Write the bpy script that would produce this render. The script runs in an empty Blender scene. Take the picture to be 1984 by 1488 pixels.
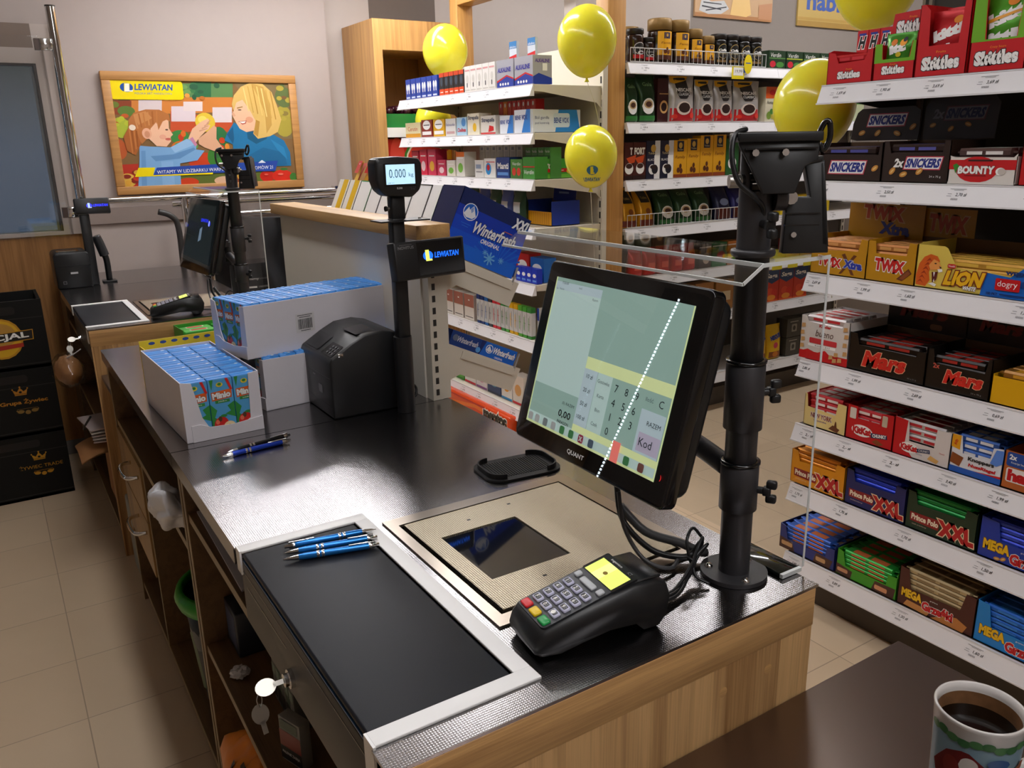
import bpy, bmesh, math, random
from mathutils import Vector, Matrix
SC = bpy.context.scene
COL = SC.collection
random.seed(7)

# ---------------------------------------------------------------- camera
cd = bpy.data.cameras.new('camera'); cam = bpy.data.objects.new('camera', cd); COL.objects.link(cam)
cd.sensor_fit = 'HORIZONTAL'; cd.sensor_width = 36.0; cd.lens = 28.951; cd.clip_start = .02; cd.clip_end = 60
_r = Vector((0.84402879, -0.53589593, -0.02075952)); _u = Vector((0.1661336, 0.22446129, 0.96021704)); _w = Vector((0.50991669, 0.81389968, -0.27848211))
cam.matrix_world = Matrix(((_r.x, _u.x, -_w.x, 0), (_r.y, _u.y, -_w.y, 0), (_r.z, _u.z, -_w.z, 1.44), (0, 0, 0, 1)))
SC.camera = cam

# ---------------------------------------------------------------- world: blue dusk outside the window
wd = bpy.data.worlds.new('dusk'); SC.world = wd; wd.use_nodes = True
nt = wd.node_tree; bg = nt.nodes['Background']
tc = nt.nodes.new('ShaderNodeTexCoord'); sp = nt.nodes.new('ShaderNodeSeparateXYZ'); rp = nt.nodes.new('ShaderNodeValToRGB')
nt.links.new(tc.outputs['Generated'], sp.inputs[0]); nt.links.new(sp.outputs['Z'], rp.inputs[0]); nt.links.new(rp.outputs[0], bg.inputs['Color'])
rp.color_ramp.elements[0].position = .0; rp.color_ramp.elements[0].color = (.085, .13, .20, 1)
rp.color_ramp.elements[1].position = .09; rp.color_ramp.elements[1].color = (.035, .055, .055, 1)
bg.inputs['Strength'].default_value = .8

# ---------------------------------------------------------------- view
vs = SC.view_settings
SC.display_settings.display_device = 'sRGB'
vs.view_transform = 'Standard'; vs.look = 'None'; vs.gamma = 1.0; vs.use_curve_mapping = False
vs.exposure = 0.0
SC.cycles.max_bounces = 8; SC.cycles.transparent_max_bounces = 24; SC.cycles.glossy_bounces = 4; SC.cycles.transmission_bounces = 6
SC.cycles.caustics_reflective = False; SC.cycles.caustics_refractive = False; SC.cycles.sample_clamp_indirect = 6.0
try:
    SC.cycles.use_denoising = True
except Exception:
    pass
LAMP = 23.0          # strength of the ceiling tubes

# ---------------------------------------------------------------- materials
def lin(h):
    h = h.lstrip('#'); o = []
    for i in (0, 2, 4):
        c = int(h[i:i+2], 16) / 255
        o.append(c / 12.92 if c <= .04045 else ((c + .055) / 1.055) ** 2.4)
    return o
MC = {}
def mat(name, h, rough=.5, metal=0.0, var=.05, vs=25.0, bump=0.0, bs=200.0, spec=.5, coat=0.0, emit=0.0, stretch=None, aniso=0.0):
    if name in MC: return MC[name]
    m = bpy.data.materials.new(name); m.use_nodes = True; nt = m.node_tree; b = nt.nodes['Principled BSDF']
    c = lin(h)
    tc = nt.nodes.new('ShaderNodeTexCoord'); mp = nt.nodes.new('ShaderNodeMapping'); nz = nt.nodes.new('ShaderNodeTexNoise'); mx = nt.nodes.new('ShaderNodeMix')
    mx.data_type = 'RGBA'
    nt.links.new(tc.outputs['Object'], mp.inputs['Vector']); nt.links.new(mp.outputs[0], nz.inputs['Vector'])
    if stretch: mp.inputs['Scale'].default_value = stretch
    nz.inputs['Scale'].default_value = vs; nz.inputs['Detail'].default_value = 3
    mx.inputs['A'].default_value = (*[max(0, x * (1 - var)) for x in c], 1); mx.inputs['B'].default_value = (*[min(1, x * (1 + var)) for x in c], 1)
    nt.links.new(nz.outputs['Fac'], mx.inputs['Factor']); nt.links.new(mx.outputs['Result'], b.inputs['Base Color'])
    b.inputs['Roughness'].default_value = rough; b.inputs['Metallic'].default_value = metal
    b.inputs['Specular IOR Level'].default_value = spec; b.inputs['Coat Weight'].default_value = coat
    if aniso: b.inputs['Anisotropic'].default_value = aniso
    if bump:
        n2 = nt.nodes.new('ShaderNodeTexNoise'); n2.inputs['Scale'].default_value = bs; bp = nt.nodes.new('ShaderNodeBump'); bp.inputs['Strength'].default_value = bump
        bp.inputs['Distance'].default_value = .002
        nt.links.new(mp.outputs[0], n2.inputs['Vector']); nt.links.new(n2.outputs['Fac'], bp.inputs['Height']); nt.links.new(bp.outputs[0], b.inputs['Normal'])
    if emit:
        nt.links.new(mx.outputs['Result'], b.inputs['Emission Color']); b.inputs['Emission Strength'].default_value = emit
    MC[name] = m
    return m
def K(h, rough=.42):                       # printed card
    return mat('card_%s_%d' % (h.strip('#'), int(rough * 100)), h, rough, var=.03)
def KE(h, s):                              # lit screen
    return mat('screen_%s_%d' % (h.strip('#'), int(s * 100)), h, .25, var=.01, emit=s)
def FO(h):                                 # foil wrapper
    return mat('foil_' + h.strip('#'), h, .3, .35, var=.12, vs=60, bump=.25, bs=90)

def wood(name, h1, h2, axis='z', plank=.11, dark=.25, rough=.42):
    if name in MC: return MC[name]
    m = bpy.data.materials.new(name); m.use_nodes = True; nt = m.node_tree; b = nt.nodes['Principled BSDF']; L = nt.links.new
    tc = nt.nodes.new('ShaderNodeTexCoord'); mp = nt.nodes.new('ShaderNodeMapping'); L(tc.outputs['Object'], mp.inputs['Vector'])
    s = {'x': (.7, 14, 14), 'y': (14, .7, 14), 'z': (14, 14, .7)}[axis]
    mp.inputs['Scale'].default_value = s
    nz = nt.nodes.new('ShaderNodeTexNoise'); nz.inputs['Scale'].default_value = 3.0; nz.inputs['Detail'].default_value = 6; nz.inputs['Distortion'].default_value = .6
    L(mp.outputs[0], nz.inputs['Vector'])
    mp2 = nt.nodes.new('ShaderNodeMapping'); L(tc.outputs['Object'], mp2.inputs['Vector'])
    mp2.inputs['Scale'].default_value = {'x': (3, 160, 160), 'y': (160, 3, 160), 'z': (160, 160, 3)}[axis]
    n2 = nt.nodes.new('ShaderNodeTexNoise'); n2.inputs['Scale'].default_value = 2.2; n2.inputs['Detail'].default_value = 2; L(mp2.outputs[0], n2.inputs['Vector'])
    # plank tone: cells across the grain
    sx = nt.nodes.new('ShaderNodeSeparateXYZ'); L(tc.outputs['Object'], sx.inputs[0])
    ad = nt.nodes.new('ShaderNodeMath'); ad.operation = 'ADD'
    a, c = {'x': ('Y', 'Z'), 'y': ('X', 'Z'), 'z': ('X', 'Y')}[axis]
    L(sx.outputs[a], ad.inputs[0]); L(sx.outputs[c], ad.inputs[1])
    dv = nt.nodes.new('ShaderNodeMath'); dv.operation = 'DIVIDE'; L(ad.outputs[0], dv.inputs[0]); dv.inputs[1].default_value = plank
    fl = nt.nodes.new('ShaderNodeMath'); fl.operation = 'FLOOR'; L(dv.outputs[0], fl.inputs[0])
    wn = nt.nodes.new('ShaderNodeTexWhiteNoise'); wn.noise_dimensions = '1D'; L(fl.outputs[0], wn.inputs['W'])
    m1 = nt.nodes.new('ShaderNodeMath'); m1.operation = 'MULTIPLY_ADD'; L(wn.outputs['Value'], m1.inputs[0]); m1.inputs[1].default_value = .38; L(nz.outputs['Fac'], m1.inputs[2])
    m2 = nt.nodes.new('ShaderNodeMath'); m2.operation = 'MULTIPLY_ADD'; L(n2.outputs['Fac'], m2.inputs[0]); m2.inputs[1].default_value = .35; L(m1.outputs[0], m2.inputs[2])
    rp = nt.nodes.new('ShaderNodeValToRGB'); L(m2.outputs[0], rp.inputs[0])
    rp.color_ramp.elements[0].position = .48; rp.color_ramp.elements[0].color = (*lin(h1), 1)
    rp.color_ramp.elements[1].position = 1.15 if 0 else 1.0; rp.color_ramp.elements[1].color = (*lin(h2), 1)
    L(rp.outputs[0], b.inputs['Base Color']); b.inputs['Roughness'].default_value = rough
    bp = nt.nodes.new('ShaderNodeBump'); bp.inputs['Strength'].default_value = .12; bp.inputs['Distance'].default_value = .002; L(n2.outputs['Fac'], bp.inputs['Height']); L(bp.outputs[0], b.inputs['Normal'])
    MC[name] = m
    return m
def glassy(name, tint, edge, rough=.02, fac=.9):
    """clear sheet: transparent body with a fresnel gloss"""
    if name in MC: return MC[name]
    m = bpy.data.materials.new(name); m.use_nodes = True; nt = m.node_tree; L = nt.links.new
    for n in list(nt.nodes):
        if n.type != 'OUTPUT_MATERIAL': nt.nodes.remove(n)
    out = [n for n in nt.nodes if n.type == 'OUTPUT_MATERIAL'][0]
    t = nt.nodes.new('ShaderNodeBsdfTransparent'); t.inputs[0].default_value = (*tint, 1)
    g = nt.nodes.new('ShaderNodeBsdfGlossy'); g.inputs['Roughness'].default_value = rough; g.inputs['Color'].default_value = (fac, fac, fac, 1)
    f = nt.nodes.new('ShaderNodeLayerWeight'); f.inputs['Blend'].default_value = .5
    p = nt.nodes.new('ShaderNodeMath'); p.operation = 'POWER'; L(f.outputs['Facing'], p.inputs[0]); p.inputs[1].default_value = 5.0
    q = nt.nodes.new('ShaderNodeMath'); q.operation = 'MULTIPLY_ADD'; L(p.outputs[0], q.inputs[0]); q.inputs[1].default_value = .42; q.inputs[2].default_value = edge
    x = nt.nodes.new('ShaderNodeMixShader'); L(q.outputs[0], x.inputs[0]); L(t.outputs[0], x.inputs[1]); L(g.outputs[0], x.inputs[2]); L(x.outputs[0], out.inputs[0])
    MC[name] = m
    return m
def tiles(name):
    m = bpy.data.materials.new(name); m.use_nodes = True; nt = m.node_tree; b = nt.nodes['Principled BSDF']; L = nt.links.new
    tc = nt.nodes.new('ShaderNodeTexCoord'); mp = nt.nodes.new('ShaderNodeMapping'); L(tc.outputs['Object'], mp.inputs['Vector']); mp.inputs['Location'].default_value = (-.018, -.01, 0)
    br = nt.nodes.new('ShaderNodeTexBrick'); L(mp.outputs[0], br.inputs['Vector']); br.offset = 0; br.inputs['Scale'].default_value = 1
    br.inputs['Brick Width'].default_value = .311; br.inputs['Row Height'].default_value = .311; br.inputs['Mortar Size'].default_value = .0018; br.inputs['Mortar Smooth'].default_value = .3
    br.inputs['Color1'].default_value = (*lin('#cdb597'), 1); br.inputs['Color2'].default_value = (*lin('#d4bd9f'), 1); br.inputs['Mortar'].default_value = (*lin('#a8937b'), 1)
    nz = nt.nodes.new('ShaderNodeTexNoise'); nz.inputs['Scale'].default_value = 5; nz.inputs['Detail'].default_value = 5; L(tc.outputs['Object'], nz.inputs['Vector'])
    mx = nt.nodes.new('ShaderNodeMix'); mx.data_type = 'RGBA'; mx.blend_type = 'MULTIPLY'; mx.inputs['Factor'].default_value = .35
    L(br.outputs['Color'], mx.inputs['A']); L(nz.outputs['Color'], mx.inputs['B'])
    sc = nt.nodes.new('ShaderNodeValToRGB'); L(nz.outputs['Fac'], sc.inputs[0]); sc.color_ramp.elements[0].color = (.75, .72, .68, 1); sc.color_ramp.elements[1].color = (1, 1, 1, 1)
    L(sc.outputs[0], mx.inputs['B']); L(mx.outputs['Result'], b.inputs['Base Color']); b.inputs['Roughness'].default_value = .38
    bp = nt.nodes.new('ShaderNodeBump'); bp.inputs['Strength'].default_value = .3; bp.inputs['Distance'].default_value = .001; bp.invert = True; L(br.outputs['Fac'], bp.inputs['Height']); L(bp.outputs[0], b.inputs['Normal'])
    return m
def steel(name, h, rough, weave=0.0):
    """satin sheet steel, optionally with a fine linen emboss"""
    m = bpy.data.materials.new(name); m.use_nodes = True; nt = m.node_tree; b = nt.nodes['Principled BSDF']; L = nt.links.new
    tc = nt.nodes.new('ShaderNodeTexCoord'); mp = nt.nodes.new('ShaderNodeMapping'); L(tc.outputs['Object'], mp.inputs['Vector'])
    nz = nt.nodes.new('ShaderNodeTexNoise'); nz.inputs['Scale'].default_value = 6; nz.inputs['Detail'].default_value = 4; L(mp.outputs[0], nz.inputs['Vector'])
    rr = nt.nodes.new('ShaderNodeMapRange'); L(nz.outputs['Fac'], rr.inputs['Value']); rr.inputs['To Min'].default_value = rough * .96; rr.inputs['To Max'].default_value = rough * 1.04
    L(rr.outputs[0], b.inputs['Roughness']); b.inputs['Metallic'].default_value = 1; b.inputs['Base Color'].default_value = (*lin(h), 1)
    if weave:
        ck = nt.nodes.new('ShaderNodeTexWave'); ck.inputs['Scale'].default_value = 95; ck.bands_direction = 'X'; L(mp.outputs[0], ck.inputs['Vector'])
        c2 = nt.nodes.new('ShaderNodeTexWave'); c2.inputs['Scale'].default_value = 95; c2.bands_direction = 'Y'; L(mp.outputs[0], c2.inputs['Vector'])
        ad = nt.nodes.new('ShaderNodeMath'); ad.operation = 'MULTIPLY'; L(ck.outputs['Fac'], ad.inputs[0]); L(c2.outputs['Fac'], ad.inputs[1])
        bp = nt.nodes.new('ShaderNodeBump'); bp.inputs['Strength'].default_value = weave; bp.inputs['Distance'].default_value = .0006
        L(ad.outputs[0], bp.inputs['Height']); L(bp.outputs[0], b.inputs['Normal'])
    MC[name] = m
    return m

WOOD = wood('oak_vertical', '#84592f', '#dcb078', 'z', .062)
WOODX = wood('oak_cross', '#8a6038', '#d4a66c', 'x', 5.)
WOODY = wood('oak_long', '#8a6138', '#c4965c', 'y', 5.)
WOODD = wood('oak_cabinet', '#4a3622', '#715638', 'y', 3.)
WOODP = wood('oak_post', '#9a6c3e', '#c4945c', 'z', .4)
STEEL = steel('counter_steel', '#9b9899', .20)
STEELW = steel('counter_steel_linen', '#9b9899', .20, .14)
STEELT = steel('table_steel', '#857770', .36)
CHROME = mat('chrome', '#d8d8d8', .08, 1.0, var=.02)
NICKEL = mat('nickel', '#a8a49c', .36, 1.0, var=.04)
BLK = mat('black_plastic', '#17181a', .38, var=.1)
BLKG = mat('black_gloss', '#0b0c0e', .12, var=.05, spec=.6)
GRAPH = mat('graphite_paint', '#3a393c', .42, .25, var=.06, bump=.08, bs=900)
LIDB = mat('drawer_lid', '#14161d', .48, spec=.3, var=.06, bump=.12, bs=1400)
DGREY = mat('drawer_steel', '#363431', .4, .35, var=.05)
WHT = mat('white_paint', '#f4f3f2', .4, var=.02)
CREAM = mat('cream_metal', '#d8d0c0', .42, var=.02)
LIP = mat('shelf_strip', '#e6e4e6', .35, var=.02)
LABW = K('#f6f5f2')
INK = K('#2a2a2c')
INKG = K('#77767a')
PLEXI = glassy('acrylic', (.965, .97, .97), .045)
PLEDGE = mat('acrylic_edge', '#d8dcdc', .25, var=.03)
PANE = glassy('window_glass', (.75, .82, .86), .10)
# ---------------------------------------------------------------- mesh builder
TCACHE = {}
def tmesh(s, off=0.0):
    k = (s, off)
    if k not in TCACHE:
        cu = bpy.data.curves.new('lettering', 'FONT'); cu.body = s; cu.size = 1; cu.resolution_u = 2; cu.offset = off
        o = bpy.data.objects.new('lettering', cu); me = o.to_mesh()
        vs = [(v.co.x, v.co.y) for v in me.vertices]; fs = [tuple(p.vertices) for p in me.polygons]
        o.to_mesh_clear(); bpy.data.objects.remove(o); bpy.data.curves.remove(cu)
        TCACHE[k] = (vs, fs)
    return TCACHE[k]
def rr(x0, y0, x1, y1, r, n=4):
    o = []
    for cx, cy, a in ((x1 - r, y0 + r, -90), (x1 - r, y1 - r, 0), (x0 + r, y1 - r, 90), (x0 + r, y0 + r, 180)):
        for i in range(n + 1):
            t = math.radians(a + 90 * i / n); o.append((cx + r * math.cos(t), cy + r * math.sin(t)))
    return o
def ell(cx, cy, rx, ry, n=18, a0=0, a1=360):
    return [(cx + rx * math.cos(math.radians(a0 + (a1 - a0) * i / n)), cy + ry * math.sin(math.radians(a0 + (a1 - a0) * i / n))) for i in range(n + (0 if a1 - a0 == 360 else 1))]

class MB:
    def __init__(s, T=None):
        s.v = []; s.f = []; s.mi = []; s.sm = []; s.mats = []; s.T = T or Matrix()
    def add(s, vs, fs, m, sm=False):
        if m not in s.mats: s.mats.append(m)
        k = s.mats.index(m); b = len(s.v)
        s.v += [tuple(s.T @ Vector(p)) for p in vs]
        for f in fs:
            s.f.append(tuple(b + i for i in f)); s.mi.append(k); s.sm.append(sm)
        return s
    def bm(s, bm, m, sm=False):
        bm.verts.ensure_lookup_table(); bm.verts.index_update()
        s.add([v.co[:] for v in bm.verts], [[v.index for v in f.verts] for f in bm.faces], m, sm); bm.free(); return s
    def box(s, x0, x1, y0, y1, z0, z1, m, bev=0.0, seg=2):
        if not bev:
            vs = [(x, y, z) for x in (x0, x1) for y in (y0, y1) for z in (z0, z1)]
            return s.add(vs, [(0, 1, 3, 2), (4, 6, 7, 5), (0, 4, 5, 1), (2, 3, 7, 6), (0, 2, 6, 4), (1, 5, 7, 3)], m)
        b = bmesh.new(); bmesh.ops.create_cube(b, size=1)
        for v in b.verts: v.co = Vector(((x0 + x1) / 2 + v.co.x * (x1 - x0), (y0 + y1) / 2 + v.co.y * (y1 - y0), (z0 + z1) / 2 + v.co.z * (z1 - z0)))
        bmesh.ops.bevel(b, geom=list(b.edges), offset=bev, segments=seg, profile=.5, affect='EDGES')
        return s.bm(b, m, True)
    def prism(s, pts, ax, a, b, m, sm=False, m2=None):
        f = {'x': lambda p, t: (t, p[0], p[1]), 'y': lambda p, t: (p[0], t, p[1]), 'z': lambda p, t: (p[0], p[1], t)}[ax]
        n = len(pts)
        vs = [f(p, a) for p in pts] + [f(p, b) for p in pts]
        s.add(vs, [(i, (i + 1) % n, (i + 1) % n + n, i + n) for i in range(n)], m2 or m, sm)
        s.add([f(p, a) for p in pts], [tuple(range(n))], m); s.add([f(p, b) for p in pts], [tuple(range(n))], m)
        return s
    def bprism(s, pts, ax, a, b, m, bev=.003, seg=2):
        """prism with softened edges"""
        f = {'x': lambda p, t: (t, p[0], p[1]), 'y': lambda p, t: (p[0], t, p[1]), 'z': lambda p, t: (p[0], p[1], t)}[ax]
        B = bmesh.new(); lo = [B.verts.new(f(p, a)) for p in pts]; hi = [B.verts.new(f(p, b)) for p in pts]; n = len(pts)
        B.faces.new(lo); B.faces.new(list(reversed(hi)))
        for i in range(n): B.faces.new((lo[i], hi[i], hi[(i + 1) % n], lo[(i + 1) % n]))
        bmesh.ops.recalc_face_normals(B, faces=list(B.faces))
        es = [e for e in B.edges if len(e.link_faces) == 2 and e.calc_face_angle(0) > .45]
        bmesh.ops.bevel(B, geom=es, offset=bev, segments=seg, profile=.5, affect='EDGES')
        return s.bm(B, m, True)
    def cyl(s, p0, p1, r0, m, r1=None, n=20, caps=True):
        p0 = Vector(p0); p1 = Vector(p1); r1 = r0 if r1 is None else r1; d = (p1 - p0).normalized()
        a = d.orthogonal().normalized(); b = d.cross(a)
        c = [(math.cos(2 * math.pi * i / n), math.sin(2 * math.pi * i / n)) for i in range(n)]
        lo = [p0 + a * x * r0 + b * y * r0 for x, y in c]; hi = [p1 + a * x * r1 + b * y * r1 for x, y in c]
        s.add(lo + hi, [(i, (i + 1) % n, (i + 1) % n + n, i + n) for i in range(n)], m, True)
        if caps: s.add(lo, [tuple(range(n))], m); s.add(hi, [tuple(range(n))], m)
        return s
    def lathe(s, prof, m, n=28, c=(0, 0, 0)):
        vs = []; fs = []; k = len(prof)
        for i in range(n):
            t = 2 * math.pi * i / n
            for r, z in prof: vs.append((c[0] + r * math.cos(t), c[1] + r * math.sin(t), c[2] + z))
        for i in range(n):
            for j in range(k - 1):
                a = i * k + j; b = ((i + 1) % n) * k + j; fs.append((a, b, b + 1, a + 1))
        return s.add(vs, fs, m, True)
    def tube(s, pts, r, m, n=8, sub=5):
        P = [Vector(p) for p in pts]
        if sub > 1 and len(P) > 2:
            Q = []
            for i in range(len(P) - 1):
                a = P[max(i - 1, 0)]; b = P[i]; c = P[i + 1]; d = P[min(i + 2, len(P) - 1)]
                for k in range(sub):
                    t = k / sub
                    Q.append(.5 * ((2 * b) + (c - a) * t + (2 * a - 5 * b + 4 * c - d) * t * t + (3 * b - a - 3 * c + d) * t ** 3))
            P = Q + [P[-1]]
        vs = []; fs = []; u = None
        for i, p in enumerate(P):
            d = (P[min(i + 1, len(P) - 1)] - P[max(i - 1, 0)]).normalized()
            u = d.orthogonal().normalized() if u is None else (u - d * u.dot(d)).normalized()
            w = d.cross(u)
            for k in range(n):
                t = 2 * math.pi * k / n; vs.append(p + u * r * math.cos(t) + w * r * math.sin(t))
        for i in range(len(P) - 1):
            for k in range(n): fs.append((i * n + k, i * n + (k + 1) % n, (i + 1) * n + (k + 1) % n, (i + 1) * n + k))
        fs += [tuple(range(n)), tuple(range((len(P) - 1) * n, len(P) * n))]
        return s.add(vs, fs, m, True)
    def grid(s, fn, nu, nv, m, sm=True):
        vs = [fn(i / nu, j / nv) for i in range(nu + 1) for j in range(nv + 1)]
        return s.add(vs, [(i * (nv + 1) + j, (i + 1) * (nv + 1) + j, (i + 1) * (nv + 1) + j + 1, i * (nv + 1) + j + 1) for i in range(nu) for j in range(nv)], m, sm)
    def strips(s, P, fn, o, m, n=10, k=6):
        xs = [p[0] for p in P]; a, b = min(xs), max(xs); L = len(P); cols = []
        for i in range(n + 1):
            x = a + (b - a) * min(max(i / n, .002), .998); ys = []
            for j in range(L):
                (x0, y0), (x1, y1) = P[j], P[(j + 1) % L]
                if (x0 - x) * (x1 - x) <= 0 and x0 != x1: ys.append(y0 + (y1 - y0) * (x - x0) / (x1 - x0))
            lo, hi = (min(ys), max(ys)) if ys else (0, 0); cols.append([fn(x, lo + (hi - lo) * q / k, o) for q in range(k + 1)])
        s.add([p for c in cols for p in c], [(i * (k + 1) + q, (i + 1) * (k + 1) + q, (i + 1) * (k + 1) + q + 1, i * (k + 1) + q + 1) for i in range(n) for q in range(k)], m, True)
    def deco(s, items, fn, base=.0004, step=.00022, curved=False):
        """printed marks laid on a surface: fn(x, y, height) -> point"""
        for k, it in enumerate(items):
            o = base + step * k; t = it[0]
            if curved and t in 'pe':
                s.strips(ell(*it[1:5]) if t == 'e' else it[1], fn, o, it[-1])
            elif t == 'r':
                _, x0, y0, x1, y1, m = it[:6]
                nu, nv = it[6] if len(it) > 6 else (1, 1)
                s.grid(lambda a, b: fn(x0 + (x1 - x0) * a, y0 + (y1 - y0) * b, o), nu, nv, m, nu > 1)
            elif t == 'e':
                P = ell(it[1], it[2], it[3], it[4]); s.add([fn(x, y, o) for x, y in P], [tuple(range(len(P)))], it[5])
            elif t == 'p':
                s.add([fn(x, y, o) for x, y in it[1]], [tuple(range(len(it[1])))], it[2])
            elif t == 't':
                _, tx, cx, cy, w, h, m = it[:7]; op = it[7] if len(it) > 7 else {}
                vs, _f = tmesh(tx); xs = [v[0] for v in vs]; ys = [v[1] for v in vs]
                bw = max(max(xs) - min(xs), 1e-4); bh = max(max(ys) - min(ys), 1e-4)
                kx = w / bw if w else h / bh; ky = h / bh if h else kx
                mx = (max(xs) + min(xs)) / 2; my = (max(ys) + min(ys)) / 2; sh = op.get('sh', 0); ro = math.radians(op.get('rot', 0)); ca, sa = math.cos(ro), math.sin(ro)
                def put(v, oo):
                    x = (v[0] - mx) * kx + sh * (v[1] - my) * ky; y = (v[1] - my) * ky
                    return fn(cx + x * ca - y * sa, cy + x * sa + y * ca, oo)
                if 'ol' in op:
                    v2, f2 = tmesh(tx, op.get('ow', .05)); s.add([put(v, o) for v in v2], f2, op['ol']); o += step * .5
                v2, f2 = tmesh(tx, op['b']) if 'b' in op else (vs, _f)
                s.add([put(v, o) for v in v2], f2, m)
        return s
    def build(s, name, parent=None, loc=None, rz=0.0):
        me = bpy.data.meshes.new(name); me.from_pydata(s.v, [], s.f)
        for m in s.mats: me.materials.append(m)
        me.polygons.foreach_set('material_index', s.mi); me.polygons.foreach_set('use_smooth', s.sm)
        me.validate(); me.update()
        b = bmesh.new(); b.from_mesh(me); bmesh.ops.recalc_face_normals(b, faces=list(b.faces)); b.to_mesh(me); b.free()
        o = bpy.data.objects.new(name, me); COL.objects.link(o)
        if parent is not None: o.parent = parent
        if loc is not None: o.location = loc
        o.rotation_euler = (0, 0, rz)
        return o
FRONT = lambda y=0.0: (lambda x, z, o: (x, y - o, z))
TOP = lambda z=0.0: (lambda x, y, o: (x, y, z + o))

def thing(name, label, cat, loc=(0, 0, 0), rz=0.0, group=None):
    o = bpy.data.objects.new(name, None); COL.objects.link(o); o.empty_display_size = .05
    o.location = loc; o.rotation_euler = (0, 0, rz); o['label'] = label; o['category'] = cat
    if group: o['group'] = group
    return o
def tag(o, label, cat, group=None, kind=None):
    o['label'] = label; o['category'] = cat
    if group: o['group'] = group
    if kind: o['kind'] = kind
    return o
def struct(name, mb, label=None, cat=None):
    o = mb.build(name); o['kind'] = 'structure'
    if label: o['label'] = label
    if cat: o['category'] = cat
    return o
def dup(root, loc=None, rz=None, label=None, group=None):
    def cp(o, par):
        c = o.copy(); COL.objects.link(c)
        if par is not None: c.parent = par
        for ch in list(o.children): cp(ch, c)
        return c
    r = cp(root, None)
    if loc is not None: r.location = loc
    if rz is not None: r.rotation_euler = (r.rotation_euler.x, r.rotation_euler.y, rz)
    if label: r['label'] = label
    if group: r['group'] = group
    return r
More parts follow.
